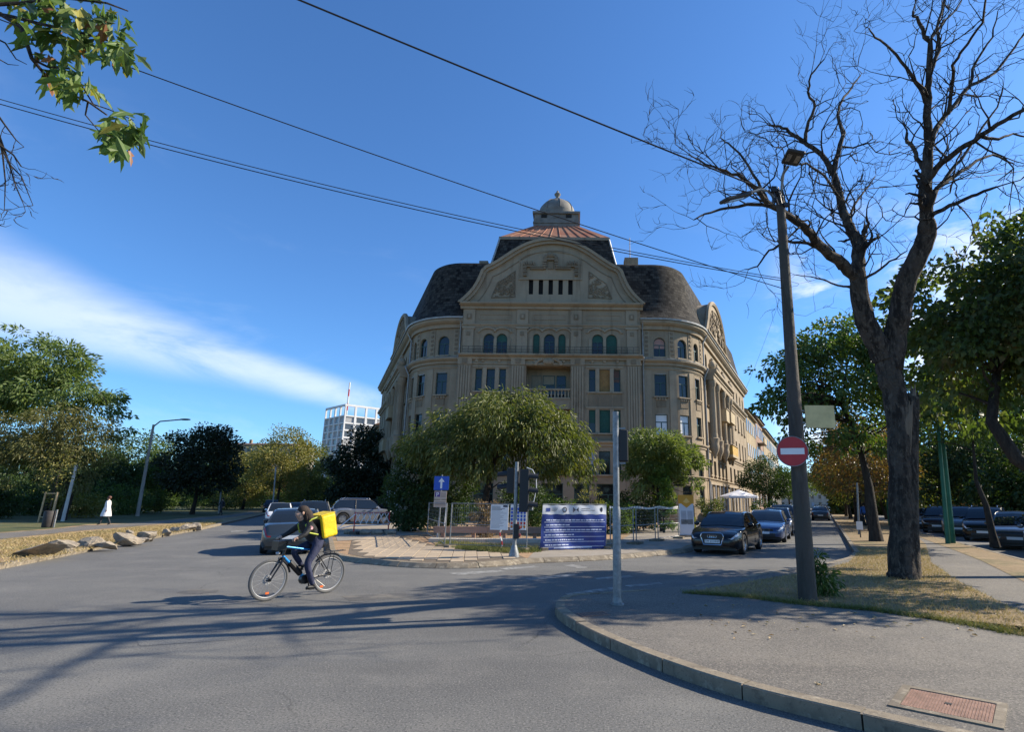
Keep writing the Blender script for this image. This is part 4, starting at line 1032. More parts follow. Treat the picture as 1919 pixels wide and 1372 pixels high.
up_ = MB().bx(lcx-lh+.05, lcx+lh-.05, LY0+.05, LY1-.05, zc0, z2); bpart('lantern_drum', up_, LEAD, lan)
for dx in (-.55, 0, .55): bpart('vent_opening', MB().bx(lcx+dx*lh-.3, lcx+dx*lh+.3, LY0-.02, LY0+.03, zc0+.06, zc0+.42) , DARKM if dx else LEAD, lan)
bpart('lantern_cornice', MB().bx(lcx-lh-.14, lcx+lh+.14, LY0-.14, LY1+.14, z2, z3), LEAD, lan)
dr = (P(1085, 395, 55).x-P(1020, 395, 55).x)/2; dzt = P(1051, 371, 55).z; lcy = (LY0+LY1)/2
dm = MB(); dm.lathe([(dr*1.0, z3), (dr*1.04, z3+.9)]+[(dr*1.04*math.cos(a)**.9, z3+.9+(dzt-z3-.75)*math.sin(a)) for a in [i*math.pi/2/10 for i in range(10)]]+[(.3, dzt+.2)], 28, (lcx, lcy, 0))
dome = bpart('dome', dm, LEAD, None, True, 60)
ribs = 8
for k in range(ribs):
    a = 2*math.pi*k/ribs+.2; e = MB(); e.tube([(lcx+dr*1.045*math.cos(t)**.9*math.cos(a), lcy+dr*1.045*math.cos(t)**.9*math.sin(a), z3+.9+(dzt-z3-.75)*math.sin(t)) for t in [i*1.4/8 for i in range(9)]], .06, 5); bpart('dome_rib', e, LEAD, dome)
fi = MB(); zt0 = dzt+.2; fi.lathe([(.42, zt0), (.42, zt0+.2), (.2, zt0+.3), (.17, zt0+.5), (.33, zt0+.7), (.36, zt0+.85), (.2, zt0+1.0), (.1, zt0+1.25), (0.01, zt0+1.35)], 14, (lcx, lcy, 0)); bpart('finial', fi, LEAD, dome, True, 50)
# ------------------------------------------------------------------ trees
BARK = surf('grey_brown_bark', [(.105, .082, .062)] + [((.028, .022, .017), 6, .45, .55, .95, (1, 1, .28)), ((.20, .165, .125), 13, .52, .66, .8, (1, 1, .4)), ((.06, .06, .05), 1.2, .5, .7, .5)], rough=.95, bump=1., bscale=13, bdist=.16)
BARKD = surf('dark_bark', [(.045, .036, .028)] + [((.02, .016, .013), 6, .42, .6, .9, (1, 1, .3)), ((.08, .066, .05), 12, .5, .7, .6, (1, 1, .35))], rough=.95, bump=1., bscale=18, bdist=.06)
def leaves_mesh(name, pos, dirs, L, Wd, m, fold=.25):
    """one diamond-shaped folded leaf (4 points) per position"""
    n = len(pos); d = dirs/np.linalg.norm(dirs, axis=1)[:, None]
    r = rng.normal(0, 1, (n, 3)); r[:, 2] *= .35
    s = np.cross(d, r); s /= np.maximum(np.linalg.norm(s, axis=1), 1e-6)[:, None]; nn = np.cross(s, d)
    flip = np.sign(nn[:, 2]+1e-6); nn *= flip[:, None]
    l = (L*rng.uniform(.65, 1.25, n))[:, None]; w = (Wd*rng.uniform(.7, 1.2, n))[:, None]
    v = np.empty((n, 4, 3)); v[:, 0] = pos; v[:, 1] = pos+d*l*.45+s*w*.5+nn*w*fold*.4; v[:, 2] = pos+d*l-nn*l*.12; v[:, 3] = pos+d*l*.45-s*w*.5+nn*w*fold*.4
    me = bpy.data.meshes.new(name); me.vertices.add(n*4); me.vertices.foreach_set('co', v.ravel())
    me.loops.add(n*6); idx = (np.arange(n)*4)[:, None]+np.array([0, 1, 2, 0, 2, 3])[None, :]; me.loops.foreach_set('vertex_index', idx.ravel())
    me.polygons.add(n*2); me.polygons.foreach_set('loop_start', np.arange(n*2)*3); me.update(); me.materials.append(m); return me
def curve_pts(a, b, bend, k=5, wob=.0, rnd=random):
    a, b = Vector(a), Vector(b); L = (b-a).length; out = []
    for i in range(k+1):
        t = i/k; p = a.lerp(b, t)+Vector(bend)*(4*t*(1-t))
        if 0 < i < k: p += Vector((rnd.gauss(0, wob), rnd.gauss(0, wob), rnd.gauss(0, wob)))*L
        out.append(p)
    return out
def tree(name, label, base, lobes, ncl, nleaf, L, Wd, lm, tr, trunk=None, bark=None, droop=.3, seed=1, group=None, clr=.14, shell=.45, cat='tree', limbs=7, flat=.7, up=.15):
    """lobes: (dx,dy,dz,rx,ry,rz) ellipsoids of the crown; leaves gather in clumps, clumps hang on branches"""
    rd = random.Random(seed); r = np.random.default_rng(seed); bark = bark or BARK
    t = thing(name, label, cat, base, 0, group)
    vol = np.array([l[3]*l[4]*l[5] for l in lobes]); vol = vol**.8; vol /= vol.sum()
    cl = []; rad = []
    for _ in range(ncl):
        l = lobes[r.choice(len(lobes), p=vol)]; u = r.normal(0, 1, 3); u /= np.linalg.norm(u)
        rr = (shell**3+(1-shell**3)*r.random())**(1/3)
        c = np.array(l[:3])+u*rr*np.array(l[3:]); cl.append(c); rad.append(clr*(l[3]*l[4]*l[5])**(1/3)*r.uniform(.7, 1.45))
    cl = np.array(cl); rad = np.array(rad)
    cen = np.array([l[:3] for l in lobes]).mean(axis=0)
    if trunk is None: trunk = [(0, 0, 0), (rd.gauss(0, .04)*cen[2], rd.gauss(0, .04)*cen[2], cen[2]*.35), (cen[0]*.6, cen[1]*.6, cen[2]*.75), tuple(cen)]
    tb = MB(); n = len(trunk)
    fine = []
    for i in range(n-1):
        for k in range(3): fine.append(Vector(trunk[i]).lerp(Vector(trunk[i+1]), k/3))
    fine.append(Vector(trunk[-1])); nf = len(fine)
    rads = [tr*(1.35 if i == 0 else 1.0)*(1-.72*i/(nf-1)) for i in range(nf)]
    tb.tube(fine, rads, 10); part('trunk', tb, bark, t, True)
    skel = [(fine[i], rads[i]) for i in range(nf//3, nf)]
    lb = MB()
    for k in range(limbs):
        c = Vector(cl[rd.randrange(len(cl))]); s, sr = skel[rd.randrange(max(1, len(skel)//3), len(skel))] if k else skel[-1]
        pts = curve_pts(s, s.lerp(c, .85), (0, 0, .12*(c-s).length), 5, .03, rd); r0 = min(sr*.7, tr*.5)
        lb.tube(pts, [r0*(1-.8*i/5) for i in range(6)], 6, False); skel += [(pts[i], r0*(1-.8*i/5)) for i in range(1, 6)]
    sk = np.array([tuple(p) for p, _ in skel])
    for c in cl:
        d = np.linalg.norm(sk-c, axis=1)+np.maximum(0, sk[:, 2]-c[2])*.6; i = int(d.argmin())
        r0 = min(skel[i][1]*.6, .02+tr*.12); pts = curve_pts(sk[i], c, (0, 0, .1*d[i]), 3, .04, rd); lb.tube(pts, [r0, r0*.7, r0*.45, r0*.2], 4, False)
    part('branches', lb, bark, t, True)
    w = rad**2; cnt = r.multinomial(nleaf, w/w.sum()); pos = []; dirs = []
    for c, R_, k in zip(cl, rad, cnt):
        u = r.normal(0, 1, (k, 3)); u /= np.maximum(np.linalg.norm(u, axis=1), 1e-6)[:, None]
        p = u*(r.random(k)**.45)[:, None]*R_; p[:, 2] *= flat
        pos.append(c+p); o = (c-cen); o = o/(np.linalg.norm(o)+1e-6)
        dd = u*.7+o*.55+r.normal(0, .35, (k, 3)); dd[:, 2] += up-droop*1.6; dirs.append(dd)
    global rng; keep = rng; rng = r
    me = leaves_mesh('crown', np.concatenate(pos), np.concatenate(dirs), L, Wd, lm); rng = keep
    link('crown', me, t); return t

L_OLIVE = leafmat('leaf_olive', [(.045, .068, .014), (.08, .105, .022), (.125, .145, .034), (.17, .175, .05), (.06, .088, .02)])
L_MID = leafmat('leaf_mid_green', [(.04, .075, .018), (.065, .115, .026), (.105, .155, .034), (.06, .095, .022)])
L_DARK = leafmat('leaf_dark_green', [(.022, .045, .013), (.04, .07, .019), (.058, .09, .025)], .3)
L_YEL = leafmat('leaf_yellow_green', [(.09, .12, .03), (.16, .17, .045), (.24, .20, .05), (.12, .14, .04)])
L_BRI = leafmat('leaf_bright_green', [(.06, .12, .02), (.10, .17, .03), (.14, .20, .05)])
L_RUST = leafmat('leaf_rusty', [(.05, .08, .02), (.13, .09, .03), (.20, .095, .03), (.09, .10, .03), (.25, .15, .05)])
L_BROWN = leafmat('leaf_dry_brown', [(.16, .09, .045), (.25, .16, .08), (.12, .10, .04), (.3, .22, .12)], .2)
L_BLUE = leafmat('leaf_grey_green', [(.06, .095, .035), (.10, .14, .055), (.14, .18, .075)])

def on(px, Y, py=None, z=.12):   # ground point under pixel column px at depth Y
    d = ray(px, 950); return (d[0]/d[1]*Y, Y, z)
def zat(px, py, Y): return P(px, py, Y).z
def lobe(base, px, py, Y, rx, ry, rz):
    p = P(px, py, Y); return (p.x-base[0], p.y-base[1], p.z-base[2], rx, ry, rz)
def pxw(d, Y): return d/FOC*Y*1.02     # pixels -> metres at depth Y

# garden tree with the spreading crown
b = on(905, 31)
tree('garden_tree', 'broad spreading tree with drooping olive leaves in front of the building', b,
     [lobe(b, 940, 795, 31, 3.4, 3.2, 1.35), lobe(b, 858, 835, 30.5, 2.5, 2.6, 1.6), lobe(b, 1025, 830, 30.5, 2.4, 2.4, 1.8), lobe(b, 1075, 860, 30, 1.5, 1.6, 1.3), lobe(b, 1095, 895, 29.8, .8, .9, .7), lobe(b, 800, 850, 31, 1.4, 1.8, 1.3), lobe(b, 880, 870, 29.5, 2.3, 2, .9), lobe(b, 960, 765, 31.5, 2.2, 2.2, .9), lobe(b, 975, 905, 29.5, .9, .9, .6), lobe(b, 815, 790, 31, .8, .9, .6), lobe(b, 760, 850, 31, .55, .8, .7), lobe(b, 885, 755, 31, .9, .9, .45), lobe(b, 1060, 800, 30.5, .9, .9, .7), lobe(b, 1110, 870, 30, .5, .6, .6), lobe(b, 1010, 760, 31, 1.0, .9, .4)],
     340, 30000, .29, .08, L_OLIVE, .24, [(0, 0, 0), (.1, 0, 1.6), (.35, 0, 3.2), (.9, 0, 5.2)], BARKD, droop=.85, seed=11, clr=.24, limbs=14, flat=1.25, shell=.25)
b = on(1240, 33)
tree('garden_tree', 'smaller feathery green tree by the right corner of the building', b,
     [lobe(b, 1225, 850, 33, 1.9, 1.8, 1.4), lobe(b, 1275, 865, 33, 1.35, 1.4, 1.1), lobe(b, 1195, 815, 33.5, .95, 1.0, .6), lobe(b, 1195, 900, 32.6, 1.0, 1.2, 1.0), lobe(b, 1295, 915, 32.6, .65, .8, .7), lobe(b, 1240, 905, 33, 1.2, 1.2, .9)],
     150, 15000, .26, .065, leafmat('leaf_feathery', [(.075, .115, .03), (.13, .175, .045), (.18, .215, .065), (.10, .14, .04)]), .13, [(0, 0, 0), (-.1, 0, 1.2), (-.2, 0, 2.4), (-.3, 0, 3.6)], BARKD, droop=.5, seed=12, clr=.27, shell=.25)
# shrubs of the garden
def shrub(label, px, Y, w, h, lm, n, L=.11, Wd=.06, seed=1, name='garden_shrub', ncl=40, droop=.25, cat='shrub', dz=0):
    b = on(px, Y); return tree(name, label, b, [(0, 0, h*.5+dz, w/2, w/2*.9, h*.5), (0, 0, h*.3+dz, w*.45, w*.4, h*.32)], ncl, n, L, Wd, lm, .035, [(0, 0, 0), (0.03, 0, h*.3), (0, .03, h*.55), (0, 0, h*.7)], BARKD, droop, seed, clr=.3, shell=.2, cat=cat, limbs=5)
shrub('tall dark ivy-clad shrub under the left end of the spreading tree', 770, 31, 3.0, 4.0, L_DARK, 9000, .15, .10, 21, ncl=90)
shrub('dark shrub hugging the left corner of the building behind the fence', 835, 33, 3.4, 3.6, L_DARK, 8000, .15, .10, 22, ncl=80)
shrub('dry brown-leaved shrub behind the site fence beside the white notices', 912, 26.5, 1.6, 2.0, L_BROWN, 2600, .11, .05, 23)
shrub('yellowish young bamboo-like shrub just left of the silver post', 1107, 30, 1.5, 2.6, L_YEL, 1600, .16, .045, 24)
shrub('low green shrub behind the blue banner', 1040, 29, 2.6, 1.8, L_MID, 3000, .13, .07, 25)
shrub('bushy shrub against the wall right of the information totem', 1334, 33.5, 1.5, 2.4, L_OLIVE, 3000, .10, .05, 26)
shrub('low shrub filling the ground behind the fence by the silver post', 1150, 31, 2.4, 1.7, L_MID, 3000, .12, .07, 27)
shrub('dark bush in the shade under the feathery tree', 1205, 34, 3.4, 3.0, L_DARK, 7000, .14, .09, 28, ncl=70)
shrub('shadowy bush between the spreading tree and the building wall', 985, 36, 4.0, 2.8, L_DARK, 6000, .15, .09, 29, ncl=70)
b = on(1243, 32); tree('climbing_vine', 'bright green vine hanging like a curtain below the feathery tree', b, [(0, 0, 2.9, .35, .35, .7), (.1, 0, 1.9, .3, .3, .9), (.25, -.1, .9, .32, .3, .9), (-.2, 0, 3.2, .5, .4, .5)], 50, 2600, .13, .1, L_BRI, .05, [(0, 0, 0), (0, 0, 1.2), (0, 0, 2.4), (0, 0, 3.2)], BARKD, .6, 30, clr=.5, cat='vine', limbs=3)
# café planter bush
shrub('bright bush beside the white café parasol', 1432, 52, 2.6, 1.9, L_BRI, 2500, .16, .1, 31)

# right street: trees in front of the far houses and along the grass strip
def strtree(px, Y, h, w, lm, seed, label, n=6000, L=.2, trunkh=.3, group=None, bark=None, tr=.16):
    b = on(px, Y); hc = h*(1+trunkh)/2; rz = h*(1-trunkh)/2
    lb = [(0, 0, hc, w*.42, w*.42, rz*.95), (w*.2, 0, hc-rz*.25, w*.32, w*.32, rz*.6), (-w*.2, .1, hc-rz*.2, w*.33, w*.3, rz*.6), (0, 0, hc+rz*.4, w*.28, w*.28, rz*.55)]
    return tree('street_tree', label, b, lb, 90, n, L, L*.55, lm, tr, None, bark or BARKD, .3, seed, group, clr=.3)
strtree(1443, 60, 6.6, 5.6, L_DARK, 41, 'round dark street tree beside the building on the right street', 9000, .2)
strtree(1480, 86, 7, 6, L_MID, 42, 'green street tree beyond the round dark one on the building side', 5000, .26)
strtree(1497, 112, 8, 7, L_MID, 43, 'hazy far tree on the building side of the right street', 4000, .34)
# first tree of the grass strip: tall, leaning towards the street
b = on(1635, 26.3)
tree('street_tree', 'tall green tree with a straight trunk behind the no-entry pole', b,
     [lobe(b, 1560, 700, 26, 3.0, 2.6, 2.0), lobe(b, 1480, 760, 25.5, 1.7, 1.6, 1.1), lobe(b, 1440, 700, 25.5, .75, .9, .75), lobe(b, 1565, 625, 26.5, 1.7, 1.6, 1.2), lobe(b, 1640, 610, 27, 1.5, 1.5, 1.0), lobe(b, 1500, 650, 26, 1.0, 1.0, .7), lobe(b, 1640, 690, 27, 2.2, 2.2, 2.2), lobe(b, 1540, 815, 26, 2.2, 2, 1.0), lobe(b, 1640, 800, 26.5, 1.8, 1.8, 1.2)],
     210, 17000, .22, .12, L_MID, .24, [(0, 0, 0), (-.05, 0, 2.4), (-.3, 0, 4.6), (-1.2, 0, 7)], BARKD, droop=.4, seed=44, clr=.27, limbs=10)
for k, (t_, h, w, lm, lab) in enumerate(((18, 8, 6.5, L_RUST, 'nearest rust-tinged street tree in the grass strip row'), (27, 8.5, 7, L_RUST, 'second rust-tinged tree down the grass strip row'), (37, 8, 7, L_OLIVE, 'olive tree midway down the grass strip row'),
        (49, 9, 7.5, L_RUST, 'fourth tree down the grass strip row, browned crown'), (64, 9, 8, L_OLIVE, 'fifth tree down the grass strip row, far off'), (84, 10, 9, L_RUST, 'sixth tree of the grass strip row near the street end'), (110, 11, 10, L_YEL, 'last yellowish tree closing the view down the right street'))):
    p = s0 + dR*t_ + Vector((1.7, -.6)); d = ray(1600, 950)
    b = (p.x, p.y, .12); hc = h*.62; rz = h*.38
    tree('street_tree', lab, b, [(0, 0, hc, w*.42, w*.42, rz), (w*.22, 0, hc-rz*.3, w*.3, w*.3, rz*.6), (-w*.22, 0, hc-rz*.25, w*.32, w*.3, rz*.6)], 80, 6500 if k < 3 else 4200, .2+.02*k, .11+.01*k, lm, .19, None, BARKD, .35, 50+k, 'trees in the grass strip row', clr=.3)
# leafy tree on the far right with a crooked trunk rooted outside the frame
b = (13.6, 14.2, .12)
tree('maple_tree', 'big dark leafy tree with a crooked black trunk at the right edge', b,
     [lobe(b, 1850, 560, 15.5, 2.6, 2.4, 1.7), lobe(b, 1905, 470, 15.5, 1.4, 1.6, 1.1), lobe(b, 1760, 640, 16.5, 1.35, 1.6, 1.4), lobe(b, 1880, 690, 15, 2.0, 2.2, 1.2), lobe(b, 1990, 540, 14.5, 2.8, 2.6, 2.2), lobe(b, 2060, 620, 13.5, 2.4, 2.4, 1.6), lobe(b, 1765, 545, 16, .8, 1, .7), lobe(b, 1800, 760, 17, 1.6, 1.6, .9)],
     220, 19000, .21, .15, L_DARK if False else leafmat('leaf_maple_dark', [(.04, .07, .018), (.07, .105, .03), (.11, .135, .045), (.17, .13, .05)], .45), .25,
     [(0, 0, 0), (-.3, .2, 1.5), tuple(np.array(P(1905, 860, 14.6))-np.array(b)), tuple(np.array(P(1858, 790, 14.8))-np.array(b)), tuple(np.array(P(1868, 700, 15))-np.array(b)), tuple(np.array(P(1885, 600, 15.2))-np.array(b))], BARKD, droop=.45, seed=61, clr=.27, limbs=12)
b = on(1853, 23.3)
tree('maple_tree', 'slim forked tree standing in front of the parked cars on the right', b,
     [lobe(b, 1830, 770, 23.5, 2.6, 2.4, 1.3), lobe(b, 1900, 740, 23.5, 2.2, 2.2, 1.5), lobe(b, 1770, 800, 24, 1.5, 1.6, 1.0), lobe(b, 1840, 680, 24, 2.4, 2.2, 1.6)],
     110, 11000, .2, .14, L_MID, .15, [(0, 0, 0), (-.1, 0, 1.6), (-.35, 0, 2.6), (-.2, 0, 4.4)], BARKD, .4, 62, clr=.28)
# park trees behind the parked cars
for k, (px, Y, h, w, lm, lab) in enumerate(((1700, 52, 12, 10, L_OLIVE, 'olive park tree seen just right of the bare trunk'), (1780, 44, 11, 9, L_DARK, 'dark park tree behind the green poles'), (1845, 48, 13, 10, L_MID, 'tall park tree behind the slim forked tree'),
        (1915, 42, 12, 10, L_DARK, 'dark park tree at the right edge behind the cars'), (1990, 46, 13, 10, L_MID, 'park tree half outside the right edge'), (1815, 62, 9, 9, L_RUST, 'rusty autumn tree deep in the park on the right'), (1660, 66, 11, 9, L_MID, 'far park tree left of the bare trunk'), (1930, 34, 6, 6, L_DARK, 'low dark tree close behind the rightmost cars'))):
    b = on(px, Y); hc = h*.56; rz = h*.46
    tree('park_tree', lab, b, [(0, 0, hc, w*.44, w*.4, rz), (w*.22, 0, hc-rz*.4, w*.3, w*.3, rz*.6), (-w*.24, 0, hc-rz*.4, w*.3, w*.3, rz*.6)], 90, 7500, .28, .17, lm, .2, None, BARKD, .3, 70+k, 'trees in the park on the right', clr=.3)

# left side: park trees, back to front
b = on(95, 46)
tree('ailanthus_tree', 'tall airy green tree at the left edge towering over the park', b,
     [lobe(b, 60, 690, 46, 4.6, 4, 2.6), lobe(b, 20, 640, 46, 3, 3, 1.5), lobe(b, 165, 755, 45, 3.0, 3, 1.5), lobe(b, 215, 790, 45, 1.6, 2, .9), lobe(b, 100, 740, 46, 4, 3.5, 1.8), lobe(b, -20, 740, 46, 4, 3.5, 3)],
     220, 19000, .42, .13, leafmat('leaf_ailanthus', [(.06, .105, .03), (.11, .165, .045), (.15, .20, .06), (.08, .125, .035)], .4), .32, [(0, 0, 0), (-.3, 0, 4), (-.8, 0, 8), (-1.2, 0, 12)], BARK, droop=.4, seed=81, clr=.22, limbs=12)
b = on(120, 42)
tree('park_tree', 'olive willow-like tree below the tall airy one at the left edge', b,
     [lobe(b, 120, 810, 42, 3.6, 3, 1.8), lobe(b, 190, 835, 42, 2.4, 2.4, 1.5), lobe(b, 60, 860, 41, 3, 2.6, 2.2), lobe(b, 0, 830, 42, 3, 3, 2.6), lobe(b, 110, 890, 41, 2.2, 2, 1.8)],
     180, 17000, .28, .08, leafmat('leaf_willow', [(.06, .075, .02), (.10, .105, .03), (.13, .125, .04), (.09, .08, .03)]), .26, None, BARKD, droop=.6, seed=82, clr=.26)
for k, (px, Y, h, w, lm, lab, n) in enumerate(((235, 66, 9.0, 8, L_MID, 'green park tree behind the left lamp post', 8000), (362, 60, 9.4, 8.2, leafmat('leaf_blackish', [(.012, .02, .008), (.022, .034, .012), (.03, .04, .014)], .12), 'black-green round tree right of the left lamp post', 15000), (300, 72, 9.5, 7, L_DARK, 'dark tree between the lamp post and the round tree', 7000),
        (455, 88, 10.5, 9, L_YEL, 'yellowing park tree with thin crown left of the tower block', 8500), (520, 84, 12.6, 9.5, L_YEL, 'tallest yellow-green park tree on the left', 11000), (575, 96, 12.0, 9, L_OLIVE, 'olive park tree in front of the tower block', 8000), (490, 112, 10, 11, L_RUST, 'rust-tinted tree behind the yellow-green ones', 6000), (30, 58, 8, 9, L_DARK, 'dark tree filling the far left background', 8000), (170, 60, 7, 8, L_DARK, 'low dark tree behind the walking woman', 8000), (415, 98, 8.5, 9, L_MID, 'mid-green tree far back beside the yellowing one', 5000))):
    b = on(px, Y); hc = h*.6; rz = h*.42
    tree('park_tree', lab, b, [(0, 0, hc, w*.43, w*.4, rz), (w*.22, 0, hc-rz*.35, w*.3, w*.3, rz*.62), (-w*.22, 0, hc-rz*.3, w*.3, w*.3, rz*.62)], 100, n, .30, .16, lm, .22, None, BARKD, .35, 90+k, 'trees in the park on the left', clr=.3)
b = on(668, 62)
tree('street_tree', 'massive black-green tree between the left street and the building', b,
     [(0, 0, 5.6, 3.2, 3.0, 4.3), (1.4, 0, 4.6, 2.2, 2.4, 3.4), (-1.6, 0, 4.2, 2.2, 2.2, 3.0), (.8, 0, 7.6, 1.8, 1.8, 1.8), (-.6, -.6, 2.6, 2.6, 2.2, 1.6)], 170, 17000, .28, .17, MATS['leaf_blackish'], .3, None, BARKD, .45, 101, clr=.28)
# undergrowth along the back of the left park, each bush its own
for k, (px, Y, w, h, lm) in enumerate(((20, 50, 6, 3.2, L_DARK), (60, 54, 6, 2.6, L_MID), (150, 47, 4.2, 2.6, L_YEL), (215, 56, 6, 3, L_MID), (255, 62, 6, 2.8, L_OLIVE), (320, 78, 8, 3, L_MID), (400, 84, 8, 3.4, L_DARK), (450, 92, 8, 3.6, L_YEL), (510, 104, 9, 4, L_MID), (560, 96, 8, 3.6, L_OLIVE), (610, 90, 7, 3.4, L_DARK), (-10, 44, 4, 3, L_DARK))):
    nm = ('dark', 'green', 'yellow-green', 'olive')[(L_DARK, L_MID, L_YEL, L_OLIVE).index(lm)]
    lab = ['at the far left edge', 'left of the staked sapling', 'right behind the leaning white post', 'behind the walking woman', 'at the foot of the left lamp post', 'under the round black-green tree', 'right of the round black-green tree', 'under the yellowing park tree', 'far back below the tallest yellow-green tree', 'below the tower block', 'left of the massive black-green tree', 'cut by the left edge of the picture'][k]
    shrub(f'{nm} bush {lab}', px, Y, w, h, lm, 3800, .22, .12, 110+k, 'park_bush', 45, cat='bush')

# staked sapling
b = on(88, 37.5); sp = thing('staked_sapling', 'thin young tree tied inside a frame of pale wooden stakes', 'sapling', b)
WOOD = mat('pale_stake_wood', (.42, .30, .16), .8, 0, .25, 5, .4, 30)
for dx, dy in ((-.35, 0), (.45, 0), (.05, .5)): part('stake', MB().cyl((dx, dy, 0), (dx*.95+.05, dy*.95, 1.95), .05, 8), WOOD, sp)
part('crossbar', MB().cyl((-.35, 0, 1.85), (.47, 0, 1.85), .04, 8), WOOD, sp); part('crossbar', MB().cyl((-.35, 0, .35), (.45, 0, .35), .035, 8), WOOD, sp)
part('trunk', MB().tube([(.05, .15, 0), (.1, .15, 1.5), (.15, .15, 3.0), (.3, .15, 4.2)], [.04, .035, .025, .01], 6), BARK, sp, True)
pp = rng.normal(0, 1, (420, 3))*np.array([.5, .5, .7])+np.array([.2, .15, 3.4]); link('crown', leaves_mesh('crown', pp, rng.normal(0, 1, (420, 3))+np.array([0, 0, -.4]), .16, .08, L_YEL), sp)

# ---- the bare tree: limbs traced over the photograph, given depth, twigs grown from them
TY = 13.4; tb0 = G(1700, 1096, .12)
bare = thing('bare_tree', 'big leafless tree with a split rough trunk and a web of twigs', 'tree', tb0)
def TP(px, py, dy=0.): p = P(px, py, TY+dy); return Vector((p.x-tb0.x, p.y-tb0.y, p.z-tb0.z))
pxm = lambda w, py: w/FOC*(TY*_cp+(0. if py > 600 else 1.5))/2     # pixel width -> radius
trunk_l = [((1694, 1104), 62), ((1691, 1075), 47), ((1690, 980), 42), ((1687, 880), 42), ((1684, 790), 44), ((1676, 730), 44), ((1664, 690), 46), ((1657, 668), 36)]
mb = MB(); tp = []
for (q, w) in trunk_l: tp.append((TP(*q), pxm(w, q[1])))
pts = []; rr_ = []
for (a, ra), (c, rb_) in zip(tp, tp[1:]):
    for k in range(4): t = k/4; pts.append(a.lerp(c, t)+Vector((random.gauss(0, .012), random.gauss(0, .012), 0))); rr_.append((ra*(1-t)+rb_*t)*random.uniform(.95, 1.05))
pts.append(tp[-1][0]); rr_.append(tp[-1][1]); mb.tube(pts, rr_, 20); part('trunk', mb, BARK, bare, True)
mb = MB(); sn = [((1704, 1102), 44, .0), ((1702, 1000), 38, .0), ((1701, 900), 38, .0), ((1702, 820), 38, .0), ((1706, 770), 32, .0), ((1709, 745), 27, .0)]
mb.tube([TP(q[0], q[1], d) for q, w, d in sn], [pxm(w, 900)*.95 for q, w, d in sn], 16); snag = part('snag', mb, BARK, bare, True); snag['label'] = 'broken stub of a second stem with pale torn wood'
TORN = mat('torn_pale_wood', (.11, .085, .06), .95, 0, .4, 6, .8, 14, col2=(.24, .18, .12), stretch=(1, 1, .15))
for k, (x0, x1, yt) in enumerate(((1698, 1705, 735), (1704, 1711, 723), (1710, 1717, 720), (1716, 1721, 732), (1707, 1714, 728))):
    sp = MB(); sp.tube([TP((x0+x1)/2+(1709-(x0+x1)/2)*.1, 765, -.05+.06*(k % 2)), TP((x0+x1)/2, 748, -.05+.06*(k % 2)), TP((x0+x1)/2+1, yt, -.03+.05*(k % 2))], [pxm(11, 900), pxm(9, 900), .008], 7); part('splinter', sp, BARK if k in (0, 3) else TORN, bare)
mb = MB()
for k in range(5): x = 1697+k*2.6; mb.tube([TP(x+2, 752+7*(k % 2), -.235), TP(x, 790, -.262), TP(x-1, 835+9*((k*2) % 3), -.225)], [.012, .03, .006], 6)
part('torn_wood', mb, TORN, bare)
